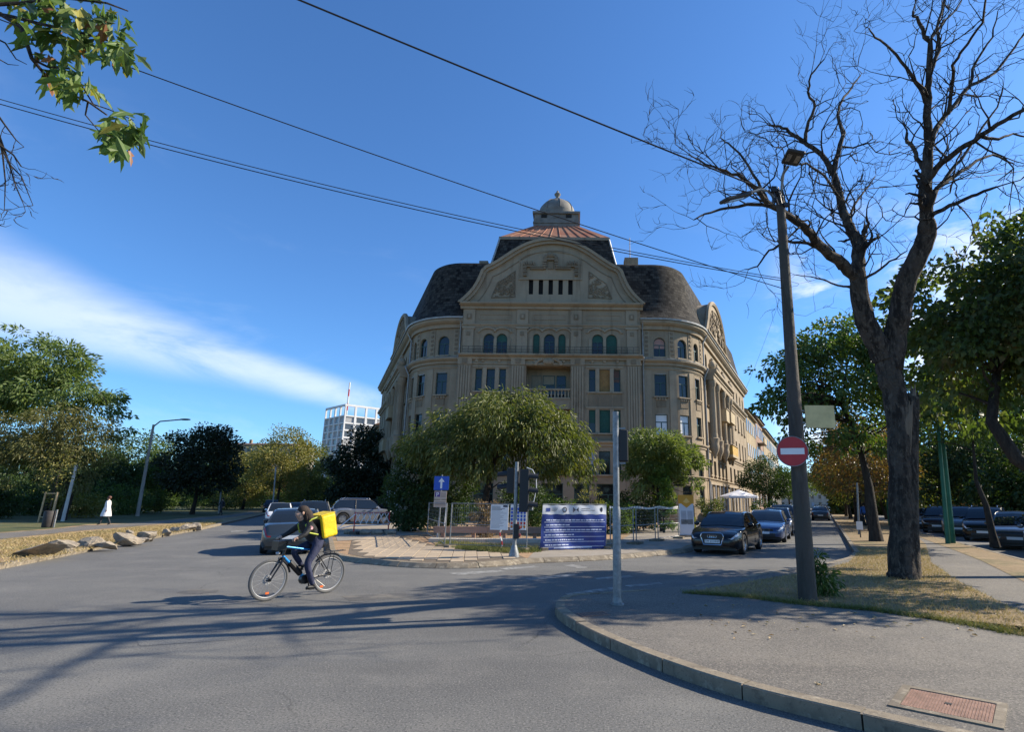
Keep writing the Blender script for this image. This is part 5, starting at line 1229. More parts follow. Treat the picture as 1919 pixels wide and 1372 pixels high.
LIMBS = [  # (points px, start width, end width, depth drift at the end)
 ([(1657, 672), (1638, 635), (1620, 600), (1612, 560), (1608, 530), (1607, 500)], 40, 26, -.5),
 ([(1668, 690), (1678, 640), (1684, 600), (1692, 550), (1705, 510), (1725, 475), (1736, 440), (1738, 411)], 40, 28, -1.2),
 ([(1606, 522), (1580, 497), (1545, 468), (1520, 440), (1501, 421), (1470, 398), (1440, 380), (1412, 350), (1383, 328)], 22, 5, -2.6),
 ([(1607, 505), (1608, 480), (1610, 455), (1598, 435), (1588, 418), (1580, 395), (1575, 372), (1568, 345), (1560, 320), (1548, 300), (1532, 284), (1505, 263), (1480, 245), (1462, 236), (1440, 234)], 24, 4, .8),
 ([(1562, 323), (1571, 285), (1582, 248), (1570, 215), (1576, 190), (1596, 165), (1612, 142)], 11, 3, 1.4),
 ([(1508, 265), (1512, 240), (1527, 200), (1514, 172), (1520, 140), (1545, 110)], 8, 2.5, -.8),
 ([(1738, 413), (1733, 350), (1738, 300), (1741, 270), (1737, 218), (1740, 165), (1740, 131), (1742, 80), (1722, 40), (1711, 20)], 22, 4, -1.0),
 ([(1736, 340), (1765, 305), (1798, 280), (1842, 254), (1886, 223), (1925, 203), (1975, 170)], 12, 4, -3.4),
 ([(1744, 262), (1760, 232), (1776, 210), (1816, 162), (1868, 135), (1900, 90), (1930, 50)], 11, 3, 1.2),
 ([(1740, 410), (1755, 398), (1794, 381), (1833, 362), (1868, 350)], 9, 4, -1.2),
 ([(1739, 400), (1755, 352), (1790, 330), (1830, 300), (1860, 290), (1898, 306)], 10, 3, 1.4),
 ([(1734, 320), (1720, 298), (1705, 270), (1698, 256)], 8, 6, .2),
 ([(1739, 200), (1724, 166), (1698, 127), (1670, 92), (1640, 70), (1628, 52)], 8, 2, -1.4),
 ([(1741, 140), (1758, 95), (1755, 52), (1768, 10), (1775, -30)], 8, 3, 1.0),
 ([(1776, 215), (1785, 160), (1786, 120), (1810, 85), (1842, 40), (1850, -20)], 7, 2.5, -3.4),
 ([(1470, 398), (1440, 386), (1400, 384), (1350, 392), (1320, 402), (1300, 412)], 8, 2, -.6),
 ([(1545, 468), (1515, 457), (1470, 452), (1440, 470), (1420, 500), (1395, 505)], 7, 2, .9),
 ([(1440, 380), (1420, 340), (1395, 300), (1365, 268), (1350, 258)], 6, 2, .5),
 ([(1383, 328), (1350, 318), (1310, 300), (1290, 290)], 5, 1.5, -.6),
 ([(1610, 455), (1620, 440), (1628, 420), (1624, 405)], 8, 4, -.5),
 ([(1575, 376), (1545, 330), (1510, 305), (1480, 308)], 6, 2, -1.2),
 ([(1588, 420), (1600, 385), (1625, 350), (1640, 330)], 6, 2, 1.0),
 ([(1607, 530), (1640, 510), (1668, 490), (1700, 470)], 6, 2, -1.2),
 ([(1607, 540), (1570, 535), (1530, 522), (1490, 515)], 5, 1.5, 1.0),
 ([(1755, 358), (1775, 330), (1800, 300), (1840, 240), (1870, 200), (1880, 160)], 8, 2, .4),
 ([(1742, 80), (1760, 50), (1790, 20), (1810, -20)], 5, 2, .8), ([(1816, 162), (1830, 110), (1860, 70), (1870, 20)], 6, 2, -.4), ([(1842, 254), (1870, 262), (1900, 250), (1940, 262)], 6, 2, .6)]
tw = MB(); rd = random.Random(4)
def twig(p, d, L, r, depth):
    k = 4; pts = [p]; dd = d.normalized()
    for i in range(k):
        dd = (dd+Vector((rd.gauss(0, .34), rd.gauss(0, .34), rd.gauss(.07, .3)))).normalized(); pts.append(pts[-1]+dd*(L/k))
    tw.tube(pts, [r*(1-.65*i/k) for i in range(k+1)], 4 if r < .02 else 5, False)
    if depth > 0:
        for i in range(1, k+1):
            for _ in range(1 if (i < k and rd.random() < .5) else (2 if rd.random() < .6 else 1) if i == k else 0):
                a = pts[min(i+1, k)]-pts[i-1]; s = Vector((rd.gauss(0, 1), rd.gauss(0, 1), rd.gauss(.15, .8))); s -= a.normalized()*s.dot(a.normalized())
                twig(pts[i], a.normalized()*.75+s.normalized()*rd.uniform(.4, .9), L*rd.uniform(.42, .68), max(r*.58, .0055), depth-1)
placed = []
def start_depth(px, py):      # depth of the limb already built nearest to this pixel
    best = min(placed, key=lambda r: (r[0]-px)**2+(r[1]-py)**2) if placed else None
    return best[2] if best and (best[0]-px)**2+(best[1]-py)**2 < 900 else 0.
for q, w0, w1, drift in LIMBS:
    n = len(q); d0 = start_depth(*q[0]); dp = [d0+drift*(i/(n-1))**1.2 for i in range(n)]; P3 = [TP(a[0], a[1], dp[i]) for i, a in enumerate(q)]
    for i in range(n-1):
        for k in range(4): placed.append((q[i][0]+(q[i+1][0]-q[i][0])*k/4, q[i][1]+(q[i+1][1]-q[i][1])*k/4, dp[i]+(dp[i+1]-dp[i])*k/4))
    placed.append((q[-1][0], q[-1][1], dp[-1])); pts = []; rs = []
    for i in range(n-1):
        for k in range(3):
            t = (i+k/3)/(n-1); pts.append(P3[i].lerp(P3[i+1], k/3)+Vector((rd.gauss(0, .012), rd.gauss(0, .02), rd.gauss(0, .012)))); rs.append(pxm((w0+(w1-w0)*t**.8)*1.04, 0))
    pts.append(P3[-1]); rs.append(pxm(w1, 0)*.8)
    lm_ = MB(); lm_.tube(pts, rs, 10 if w0 > 15 else 7); part('limb', lm_, BARK, bare, True)
    for i in range(2, len(pts), 2):
        if w0 > 30 and i < len(pts)*.8: continue
        a = (pts[i]-pts[i-1]).normalized()
        for _ in range(1 if w0 > 20 else rd.choice((0, 1, 1, 1))):
            s = Vector((rd.gauss(0, 1), rd.gauss(0, .8), rd.gauss(.2, .8))); s -= a*s.dot(a)
            twig(pts[i], a*.6+s.normalized()*.8, rd.uniform(.7, 1.6), max(.010, min(.028, rs[i]*.45)), 2)
    twig(pts[-1], (pts[-1]-pts[-3]), .9, max(.007, rs[-1]*.8), 2)
part('twigs', tw, BARKD, bare)

# ---- overhanging branch at the top left: its tree stands on the left verge outside the frame
OY = 6.6; ob_ = (-15.0, 6.5, .12)
oh = thing('overhanging_tree', 'tree outside the left edge reaching in with a leafy branch and bare twigs', 'tree', ob_)
def OP(px, py, dy=0): p = P(px, py, OY+dy); return Vector((p.x-ob_[0], p.y-ob_[1], p.z-ob_[2]))
mb = MB(); a0 = OP(-40, 20); mb.tube([(0, 0, 0), (.1, 0, 2), (.4, 0, 4.2), (1.4, 0, 6.2), a0.lerp(Vector((1.4, 0, 6.2)), .45), a0], [.3, .26, .22, .15, .09, .05], 10); part('trunk', mb, BARK, oh, True)
bb = MB()
for q, r0 in (([(-40, 20), (0, 25), (40, 50), (60, 110), (85, 140), (130, 175), (165, 190), (200, 215)], .035), ([(-40, 20), (20, 30), (80, 45), (150, 60), (200, 75), (240, 90)], .03), ([(-40, 10), (40, 5), (120, -5), (200, 5), (240, 20)], .03),
              ([(60, 110), (90, 125), (130, 128), (150, 155), (175, 195), (205, 205), (250, 225)], .018), ([(165, 190), (160, 215), (185, 245), (215, 260)], .012), ([(-30, 60), (10, 80), (30, 110), (50, 120)], .015), ([(-20, 100), (15, 120), (35, 122)], .01), ([(130, 40), (170, 60), (185, 85), (205, 115)], .014)):
    p3 = [OP(a[0], a[1], .15*math.sin(i*1.7)) for i, a in enumerate(q)]; bb.tube(p3, [r0*(1-.7*i/(len(p3)-1)) for i in range(len(p3))], 6)
part('branch', bb, BARK, oh, True)
tw = MB(); rd = random.Random(9)
for q in ([(-10, 220), (5, 290), (10, 340), (8, 395)], [(-10, 230), (15, 300), (30, 350), (45, 385)], [(-10, 250), (20, 310), (40, 330), (62, 385)], [(-15, 200), (10, 235), (30, 262), (45, 275)], [(-10, 265), (25, 290), (40, 312)]):
    p3 = [OP(a[0], a[1], .1*i) for i, a in enumerate(q)]; tw.tube(p3, [.016, .011, .008, .004][:len(p3)], 5)
    for i in range(1, len(p3)): twig(p3[i], Vector((rd.gauss(.2, .6), rd.gauss(0, .6), -.7)), .35, .005, 1)
part('bare_twigs', tw, BARKD, oh)
def leafshape(n=3, L=.25):
    mb = MB(); lob = [(0, 0), (.28, .12), (.42, .34), (.52, .12), (.72, .16), (1.0, 0)]
    up = [(x*L, y*L, -.25*L*x*x+.10*L*abs(y)) for x, y in lob]; dn = [(x, -y, z) for x, y, z in up]
    mb.add(up+dn[1:-1][::-1], [tuple(range(6)), (0, 5)+tuple(range(6, 10))]); return mb
OLF = []
for k, c in enumerate(((.055, .10, .022), (.085, .14, .03), (.13, .17, .045), (.05, .085, .03), (.26, .24, .06), (.22, .10, .05))):
    me = leafshape().mesh('leaf'); me.materials.append(leafmat(f'boxelder_leaf_{k}', [c, tuple(min(1, x*1.3) for x in c)], .35)); OLF.append(me)
spots = [((60, 20), 48, 34), ((120, 30), 45, 34), ((175, 20), 38, 28), ((90, 75), 36, 26), ((150, 75), 34, 24), ((205, 95), 28, 18), ((238, 92), 20, 12), ((215, 45), 28, 18), ((110, 135), 30, 26), ((150, 155), 28, 22), ((215, 232), 28, 20), ((255, 232), 28, 22), ((222, 265), 22, 18), ((185, 210), 14, 8), ((60, 100), 26, 14), ((240, 20), 14, 8)]
cnt = 0
for (cx, cy), rad_, n_ in spots:
    for _ in range(n_):
        if cnt >= 298: break
        a = rd.uniform(0, 6.28); r_ = rad_*math.sqrt(rd.random()); p = OP(cx+r_*math.cos(a), cy+r_*math.sin(a)*.85, rd.gauss(0, .22))
        k = rd.choices(range(6), (4, 6, 4, 3, 1, 1))[0]
        o = link('leaf', OLF[k], oh, p, (rd.gauss(0, .7), rd.uniform(.2, 1.25), rd.gauss(.2, 1.1)+rd.choice((0, 0, math.pi)))); s_ = rd.uniform(.85, 1.5); o.scale = (s_, s_, s_); cnt += 1
# ------------------------------------------------------------------ vehicles
TYRE = mat('tyre_rubber', (.018, .018, .018), .85, 0, .3, 20); RIM = mat('alloy_rim', (.45, .45, .46), .3, .9); CARGL = mat('car_glass', (.012, .016, .02), .03, spec=.8)
CHROME = mat('chrome_trim', (.6, .6, .62), .15, 1.); BLKPL = mat('black_plastic', (.015, .015, .016), .5); HEADL = mat('headlight_lens', (.45, .47, .5), .08, .3, spec=.8)
TAILL = mat('tail_light_red', (.28, .012, .012), .15, spec=.7); PLATEW = mat('number_plate_white', (.7, .7, .7), .5); AMBER = mat('amber_lens', (.5, .16, .02), .2)
def paint(name, c, metal=.35): return mat(name, c, .28, metal, .06, 30, coat=.8)
def interp(tab, x):
    if x <= tab[0][0]: return tab[0][1]
    for (a, va), (b, vb) in zip(tab, tab[1:]):
        if x <= b: t = (x-a)/(b-a); t = t*t*(3-2*t)*.5+t*.5; return va+(vb-va)*t
    return tab[-1][1]
SPEC = {
 'sedan': dict(L=4.68, W=1.82, H=1.43, R=.335, wx=(-1.42, 1.38), top=[(-.5, .62), (-.485, .80), (-.46, .95), (-.40, 1.0), (-.28, .98), (0, .93), (.2, .93), (.32, .86), (.42, .78), (.47, .70), (.49, .62), (.5, .54)], gx=(1.02, .22, -.95, -1.72), belt=.93),
 'hatch': dict(L=4.1, W=1.75, H=1.5, R=.32, wx=(-1.25, 1.3), top=[(-.5, .70), (-.485, .88), (-.46, .97), (-.28, .98), (0, .95), (.22, .95), (.34, .88), (.43, .80), (.475, .70), (.49, .62), (.5, .54)], gx=(1.05, .35, -1.45, -1.93), belt=.95),
 'suv': dict(L=4.5, W=1.86, H=1.66, R=.37, wx=(-1.32, 1.36), top=[(-.5, .78), (-.485, .98), (-.46, 1.08), (-.28, 1.10), (0, 1.06), (.2, 1.06), (.32, 1.0), (.42, .93), (.475, .82), (.49, .72), (.5, .6)], gx=(1.05, .40, -1.55, -2.08), belt=1.07)}
def car(name, label, kind, loc, az, body, plate=None, logo=None, group=None, rack=False, grille='bar', low=False):
    """az: compass direction the car's nose points to (deg from +Y towards +X)"""
    s = SPEC[kind]; L, W, H, RW_, wx = s['L'], s['W'], s['H'], s['R'], s['wx']; hw = W/2
    t = thing(name, label, 'car', loc, R(90-az), group)
    wtab = [(-.5, .76), (-.49, .84), (-.46, .92), (-.40, .97), (-.25, 1), (.28, 1), (.38, .975), (.44, .92), (.475, .84), (.49, .77), (.5, .68)]
    xs = set([-.5, -.495, -.49, -.48, -.47, -.46, -.44, -.42, -.4, .4, .42, .44, .455, .47, .48, .49, .496, .5]+[i*.025 for i in range(-16, 17)])
    for w in wx:
        for k in range(13): xs.add((w+(RW_+.06)*math.cos(math.pi*k/12))/L)
    xs = sorted(xs); F_ = (0, .14, .5, .80, .93, .99, 1.0); Yf = (.93, .985, 1.0, .985, .945, .80, 0.); 
    def zb(x):
        z = .20 if abs(x) < .44 else .20+(abs(x)-.44)*1.4
        for w in wx:
            d = abs(x*L-w)
            if d < RW_+.06: z = max(z, RW_+math.sqrt((RW_+.06)**2-d*d)-.01)
        return z
    def sec(x, off=0.):
        zt = interp(s['top'], x); b = min(zb(x), zt-.08); w = hw*interp(wtab, x)
        return [(x*L, (w+off)*y, b+f*(zt-b)+(.035*(1-abs(x)*1.2) if i == 6 else 0)+(off if i >= 5 else 0)) for i, (f, y) in enumerate(zip(F_, Yf))]
    mb = MB(); rings = []
    for x in xs: p = sec(x); rings.append(p+[(a, -b, c) for a, b, c in p[-2::-1]])
    n = len(rings[0])
    vs = [v for r_ in rings for v in r_]; fs = []
    for i in range(len(rings)-1):
        for j in range(n-1): fs.append((i*n+j, i*n+j+1, (i+1)*n+j+1, (i+1)*n+j))
    fs.append(tuple(range(n-1, -1, -1))); fs.append(tuple((len(rings)-1)*n+j for j in range(n)))
    mb.add(vs, fs); part('body', mb, body, t, True, 38)
    part('underbody', MB().bx(-L*.46, L*.46, -hw*.82, hw*.82, .16, .62), BLKPL, t)
    # greenhouse
    g0, g1, g2_, g3 = s['gx']; bz = s['belt']; segs = [g3+(g2_-g3)*k/4 for k in range(4)]+[g2_+(g1-g2_)*k/6 for k in range(6)]+[g1+(g0-g1)*k/4 for k in range(5)]
    def zr(x):
        if x < g2_: u = (x-g3)/(g2_-g3); return bz+(H-bz-.03)*(1-(1-u)**1.5)
        if x > g1: u = (g0-x)/(g0-g1); return bz+(H-bz-.03)*(1-(1-u)**1.35)
        u = (x-g2_)/(g1-g2_); return H-.03+.03*math.sin(math.pi*u)
    def gs(x):
        z = zr(x); k = (z-bz)/(H-bz); w = hw*interp(wtab, x/L)
        return [(x, w*.95, bz-.03), (x, w*(.92-.20*k), z-.03*k), (x, w*(.86-.22*k), z), (x, 0, z+.03)]
    roof, ws, rw, sw_ = MB(), MB(), MB(), {1: [MB(), MB()], -1: [MB(), MB()]}
    R_ = [gs(x) for x in segs]; ns = len(segs)-1
    for i in range(ns):
        a, b = R_[i], R_[i+1]
        for sd in (1, -1):
            m = lambda p: (p[0], p[1]*sd, p[2]); Qd = (lambda tgt, *p: tgt.quad(*p) if sd > 0 else tgt.quad(*p[::-1]))
            side = roof
            if 7 <= i < 13: side = sw_[sd][0]
            elif (2 if kind == 'sedan' else 3 if kind == 'hatch' else 1) <= i < 7: side = sw_[sd][1]
            Qd(side, m(b[0]), m(a[0]), m(a[1]), m(b[1]))
            Qd(roof, m(b[1]), m(a[1]), m(a[2]), m(b[2]))
            Qd(rw if i < 4 else ws if i >= 10 else roof, m(b[2]), m(a[2]), m(a[3]), m(b[3]))
    part('roof', roof, body, t, True, 50); part('windscreen', ws, CARGL, t, True); part('rear_window', rw, CARGL, t, True)
    for sd in (1, -1):
        for q in sw_[sd]: part('side_window', q, CARGL, t, True)
        xm = segs[7]; p = gs(xm); pl = MB(); pl.tube([(xm, sd*(p[0][1]+.004), p[0][2]), (xm, sd*(p[1][1]+.004), p[1][2])], .035, 4); part('pillar', pl, BLKPL, t)
        tr = MB(); tr.tube([(segs[k], sd*(R_[k][1][1]+.008), R_[k][1][2]) for k in range(3, 12)], .012, 4); part('window_trim', tr, CHROME if kind == 'sedan' else BLKPL, t)
        mr = MB().ball((g0-.28, sd*(hw+.09), bz+.06), (.07, .11, .075), 10, 6); part('mirror', mr, body, t, True)
        for xh in (g1-.35, g2_+.05): part('door_handle', MB().box((xh, sd*(hw+.005), bz-.14), (.17, .03, .025)), body, t)
        part('door_gap', MB().bx(segs[7]-.004, segs[7]+.004, sd*hw*1.0-.006, sd*hw+.002, .3, bz-.06), BLKPL, t)
        # lamps: patches of the body skin pushed slightly out
        for nm, x0, x1, k0, k1, m in (('headlight', .415, .494, 3, 4, HEADL), ('tail_light', -.4985, -.465, 3, 4, TAILL)):
            q = MB(); st = [x0+(x1-x0)*k/6 for k in range(7)]; prev = None
            for x in st:
                p = sec(x, .012); zt = interp(s['top'], x)
                pts = [(a, sd*b, c) for a, b, c in p[k0:k1+1]]
                if x == st[0 if nm == 'tail_light' else -1]:
                    sg = 1 if nm == 'headlight' else -1; pts = [(a+.012*sg, b, c) for a, b, c in pts]
                if prev:
                    for a in range(len(pts)-1): q.quad(prev[a], pts[a], pts[a+1], prev[a+1]) if sd < 0 else q.quad(prev[a+1], pts[a+1], pts[a], prev[a])
                prev = pts
            e = prev if nm == 'headlight' else [(a-.014, sd*b, c) for a, b, c in sec(x0, .012)[k0:k1+1]]
            inn = [(a, b*(.62 if nm == 'headlight' else .84), c-.01) for a, b, c in e]   # carry the lens onto the end face
            for a in range(len(e)-1): q.quad(e[a], inn[a], inn[a+1], e[a+1])
            part(nm, q, m, t, True)
        for w in wx:
            wh = thing_part('wheel', t, (w, sd*(hw-.115), RW_))
            tyre, rim = wheel_meshes(RW_)
            link('tyre', tyre, wh, None, (0, 0, 0 if sd > 0 else math.pi)); link('rim', rim, wh, None, (0, 0, 0 if sd > 0 else math.pi))
    xf, xr = L/2+.004, -L/2-.004
    if grille == 'frame':
        part('grille', MB().prism([(0, 0)], 0, 0) if False else MB().bx(xf-.03, xf+.006, -.36, .36, .34, .72), BLKPL, t)
        fr = MB(); fr.tube([(xf+.01, y, z) for y, z in ((-.36, .70), (-.40, .62), (-.30, .34), (.30, .34), (.40, .62), (.36, .70), (.30, .73), (-.30, .73))], .022, 6, closed=True); part('grille_frame', fr, CHROME, t, True)
    else:
        part('grille', MB().bx(xf-.03, xf+.004, -.42, .42, .52, .62), BLKPL, t); part('lower_intake', MB().bx(xf-.04, xf+.003, -.5, .5, .28, .42), BLKPL, t)
        if grille == 'kidney':
            for y in (-.14, .14): g = MB(); g.tube([(xf+.01, y+a, z) for a, z in ((-.11, .50), (.11, .50), (.12, .64), (-.12, .64))], .014, 6, closed=True); part('grille_frame', g, CHROME, t)
    for y in (-.62, .62): part('fog_lamp', MB().bx(xf-.16, xf-.10, y-.09, y+.09, .34, .40), HEADL if False else BLKPL, t)
    pf = part('number_plate', MB().bx(xf+.003, xf+.018, -.26, .26, .40, .51), PLATEW, t); pr = part('number_plate', MB().bx(xr-.014, xr, -.26, .26, .72, .83) if kind != 'sedan' else MB().bx(xr-.014, xr, -.26, .26, .50, .61), PLATEW, t)
    if plate:
        me = textmesh(plate, .10, BLKPL); link('lettering', me, pf, (xf+.020, 0, .455), (math.pi/2, 0, math.pi/2)); zc = .775 if kind != 'sedan' else .555
        link('lettering', me, pr, (xr-.016, 0, zc), (math.pi/2, 0, -math.pi/2))
    if logo == 'rings':
        for k in range(4):
            g = MB(); y = -.105+k*.07; g.tube([(xf+.022, y+.052*math.cos(a), .625+.052*math.sin(a)) for a in [i*math.pi/8 for i in range(16)]], .008, 5, closed=True); part('badge_ring', g, CHROME, t)
    if logo == 'shield':
        g = MB(); q = [(-.09, .06), (.09, .06), (.09, .0), (.03, -.06), (-.03, -.06), (-.09, 0)]; g.add([(xr-.004, a, .73+b) for a, b in q]+[(xr-.03, a, .73+b) for a, b in q], [tuple(range(6, 12)), tuple(range(5, -1, -1))]+[(i, (i+1) % 6, 6+(i+1) % 6, 6+i) for i in range(6)]); part('badge', g, CHROME, t)
    part('rear_bumper_trim', MB().bx(xr-.002, xr+.05, -.62, .62, .30, .42), BLKPL, t)
    if rack:
        for sd in (1, -1): q = MB(); q.tube([(g2_+.1, sd*.55, H+.0), (g2_+.15, sd*.55, H+.07), (g1-.1, sd*.55, H+.07), (g1-.05, sd*.55, H)], .018, 6); part('roof_rail', q, CHROME, t)
    return t
def thing_part(name, parent, loc):
    """a part that is itself split into sub-parts hangs on a thin hub mesh"""
    return part(name, MB().cyl((0, -.05, 0), (0, .06, 0), .05, 8), BLKPL, parent, loc=loc)
WHC = {}
def wheel_meshes(r):
    if r in WHC: return WHC[r]
    ty = MB(); pr = [(r*.66, -.10), (r*.92, -.105), (r*.99, -.085), (r, 0), (r*.99, .085), (r*.92, .105), (r*.66, .10), (r*.64, 0), (r*.66, -.10)]
    ty.lathe(pr, 28); ty.v = [(x, z, y) for x, y, z in ty.v]; tm_ = ty.mesh('tyre', True, 40); tm_.materials.append(TYRE)
    rm = MB(); rm.lathe([(r*.67, .085), (r*.62, .095), (r*.58, .06), (r*.55, -.02), (0.001, -.02)], 28); rm.v = [(x, z, y) for x, y, z in rm.v]
    for k in range(5):
        a = 2*math.pi*k/5; rm.box((math.cos(a)*r*.34, .055, math.sin(a)*r*.34), (r*.58, .03, r*.17), Matrix.Rotation(-a, 3, 'Y'))
    rm.cyl((0, .03, 0), (0, .085, 0), r*.17, 12); rmm = rm.mesh('rim'); rmm.materials.append(RIM); WHC[r] = (tm_, rmm); return WHC[r]

CBLACK = mat('black_car_paint', (.0035, .0035, .0045), .2, 0, coat=.25, spec=.4); CBLUE = paint('blue_car_paint', (.02, .05, .14)); CGREY = paint('grey_car_paint', (.10, .105, .11)); CSILV = paint('silver_car_paint', (.24, .25, .27), .5)
CWHITE = paint('white_car_paint', (.72, .73, .74), 0); CDGREY = paint('dark_grey_car_paint', (.035, .038, .042)); CTEAL = paint('grey_green_car_paint', (.045, .055, .06), .4); CNAVY = paint('navy_car_paint', (.01, .016, .035))
def frontcar(px, py, kind, az_back, *a, **k):   # nose of the car stands on the ground under this pixel
    g = G(px, py, 0); d = azv(az_back); L = SPEC[kind]['L']; return (g.x+d.x*L/2, g.y+d.y*L/2, 0)
car('parked_car', 'black sedan with a chrome framed grille parked nose-on at the right street corner', 'sedan', frontcar(1336, 1041, 'sedan', 29), 209, CBLACK, 'TM 23 HHP', 'rings', grille='frame')
c0 = frontcar(1432, 1018, 'sedan', 24.5); car('parked_car', 'blue sedan parked right behind the black one', 'sedan', c0, 204.5, CBLUE, None, None, grille='kidney')
d_ = azv(AZR)
for k, (t_, kind, m, lab) in enumerate(((5.9, 'hatch', CSILV, 'silver hatchback parked behind the blue sedan'), (11.5, 'suv', CDGREY, 'tall dark grey car parked third behind the black sedan'), (17.6, 'sedan', CGREY, 'grey sedan parked near the café parasol'), (24, 'hatch', CWHITE, 'white hatchback further up the parked row on the right street'), (31, 'suv', CBLACK, 'black tall car far up the parked row'), (38, 'sedan', CSILV, 'silver sedan far up the parked row'), (46, 'hatch', CNAVY, 'navy hatchback near the far end of the parked row'))):
    car('parked_car', lab, kind, (c0[0]+d_.x*t_+random.gauss(0, .08), c0[1]+d_.y*t_, 0), 203.8, m, group='cars parked along the right street', rack=(kind == 'suv'))
q = s0+dR*95; car('distant_car', 'small dark car driving away at the far end of the right street', 'sedan', (q.x-4.2, q.y+1.6, 0), 203.8, CNAVY)
for k, t_ in enumerate((46, 53, 60)):
    q = s0+dR*t_; car('parked_car', ('dark car parked in the distance against the grass strip kerb', 'pale car parked in the distance against the grass strip kerb', 'farthest car parked against the grass strip kerb')[k], ('sedan', 'hatch', 'suv')[k], (q.x-1.2, q.y+.5, 0), 23.8, (CDGREY, CSILV, CNAVY)[k], group='cars parked along the grass strip')
# left street
g = G(541, 1041); d = azv(-23.6); car('sedan_car', 'grey-green sedan seen from behind, partly hidden by the cyclist', 'sedan', (g.x+d.x*2.34, g.y+d.y*2.34, 0), -23.6, CTEAL, None, 'shield')
g = G(519, 986); car('white_car', 'white hatchback ahead on the left street', 'hatch', (g.x+d.x*2, g.y+d.y*2, 0), -24.5, CWHITE)
g = G(583, 998); car('dark_wagon', 'dark estate-like car with roof rails ahead of the grey-green sedan', 'suv', (g.x+d.x*2.2, g.y+d.y*2.2, 0), -23.6, CDGREY, rack=True)
g = G(664, 987); car('silver_suv', 'silver off-roader parked askew behind the red and white barrier', 'suv', (g.x, g.y+1.2, .12), 62, CSILV, rack=True)
for px, py, kind, az, m, lab in ((700, 975, 'suv', 40, CNAVY, 'dark blue car parked beyond the silver off-roader'), (640, 972, 'hatch', -24, CNAVY, 'dark car half hidden behind the silver off-roader'), (555, 968, 'sedan', -24, CGREY, 'grey sedan far ahead on the left street'), (508, 962, 'suv', -25, CBLACK, 'black van-like car far away on the left street')):
    g = G(px, py, 0); car('parked_car', lab, kind, (g.x, g.y, .0 if px < 600 else .12), az, m)
# car row on the right beyond the path
for k, (px, py, kind, m, lab) in enumerate(((1729, 993, 'hatch', CSILV, 'silver hatchback at the left end of the right-hand car row'), (1757, 1000, 'suv', CBLACK, 'black car just left of the green poles'), (1800, 1007, 'suv', CGREY, 'grey tall car just right of the green poles'), (1845, 1016, 'suv', CBLACK, 'large black off-roader behind the slim forked tree'), (1905, 1033, 'hatch', CDGREY, 'dark grey car cut by the right edge'), (1985, 1048, 'sedan', CGREY, 'grey car outside the right edge of the row'), (1700, 987, 'sedan', CWHITE, 'white car far back in the right-hand row'))):
    g = G(px, py, 0); car('parked_car', lab, kind, (g.x+1.6, g.y+1.8, 0), 222, m, group='cars parked in the right-hand row', rack=kind == 'suv')
# ------------------------------------------------------------------ neighbouring houses and the distance
def house(label, origin, t2, W_, D_, H_, wallm, roofm, floors, cols, roofh=2.2, name='town_house', balc=(), blind=.3):
    """box house: front along t2 (2D unit), depth to the left-hand side of t2; windows are real boxes set into frames"""
    n2 = Vector((t2.y, -t2.x)); b = thing(name, label, 'building', (origin.x, origin.y, .12))
    def L(u, o, z): p = t2*u+n2*o; return (p.x, p.y, z)
    def bx(u0, u1, o0, o1, z0, z1):
        mb = MB(); vs = [L(u, o, z) for z in (z0, z1) for o in (o0, o1) for u in (u0, u1)]; return mb.add(vs, [(0, 1, 3, 2), (4, 6, 7, 5), (0, 4, 5, 1), (2, 3, 7, 6), (0, 2, 6, 4), (1, 5, 7, 3)])
    part('wall', bx(0, W_, -D_, 0, -.1, H_), wallm, b); part('cornice', bx(-.2, W_+.2, -D_, .45, H_, H_+.3), STU2, b)
    rf = MB(); A = [L(-.3, .7, H_+.3), L(W_+.3, .7, H_+.3), L(W_+.3, -D_-.3, H_+.3), L(-.3, -D_-.3, H_+.3), L(.8, -D_/2, H_+.3+roofh), L(W_-.8, -D_/2, H_+.3+roofh)]
    rf.add(A, [(0, 1, 5, 4), (1, 2, 5), (2, 3, 4, 5), (3, 0, 4)]); r_ = part('roof', rf, roofm, b); part('chimney', bx(W_*.3, W_*.3+.7, -D_/2-.4, -D_/2+.3, H_+1, H_+roofh+1.4), STU, r_)
    fh = H_/floors
    for f in range(floors):
        for c in range(cols):
            u = W_*(c+.5)/cols; z = f*fh+fh*.28; w = .5
            wn_ = part('window', bx(u-w-.1, u+w+.1, -.02, .05, z-.08, z+fh*.5+.08), STU2 if wallm is not WHT else wallm, b)
            part('pane', bx(u-w, u+w, .05, .07, z, z+fh*.5), DGLASS if random.random() > blind else CURT, wn_)
    for f, c0, c1 in balc:
        z = f*fh; bb = part('balcony', bx(W_*c0, W_*c1, 0, 1.1, z-.15, z), STU2, b); part('parapet', bx(W_*c0, W_*c1, 1.0, 1.1, z, z+.9), BAL2, bb)
    return b
WHT = stucco('pale_render', (.38, .34, .28)); PINK = stucco('pinkish_render', (.30, .20, .15)); OCH = stucco('yellow_render', (.32, .25, .155)); TILE = mat('brown_roof_tiles', (.12, .065, .045), .85, 0, .35, 1.5, .5, 8)
e0 = wingR.pt(ULR, 0, 0); t2 = Vector((dR.x, dR.y)); o = Vector((e0.x, e0.y))
house('ochre house with projecting eaves next to the corner building', o+t2*.3, t2, 13, 10, 14.6, OCH, TILE, 4, 5, 1.8, balc=((2, .55, .85),))
house('pinkish house with balconies further up the right street', o+t2*13.8, t2, 12, 10, 15.5, PINK, TILE, 4, 5, 3.0, balc=((2, .2, .6), (3, .2, .6)))
house('pale house far up the right street', o+t2*26.5, t2, 15, 10, 15.0, OCH, TILE, 4, 6, 2.0, balc=((2, .3, .7),))
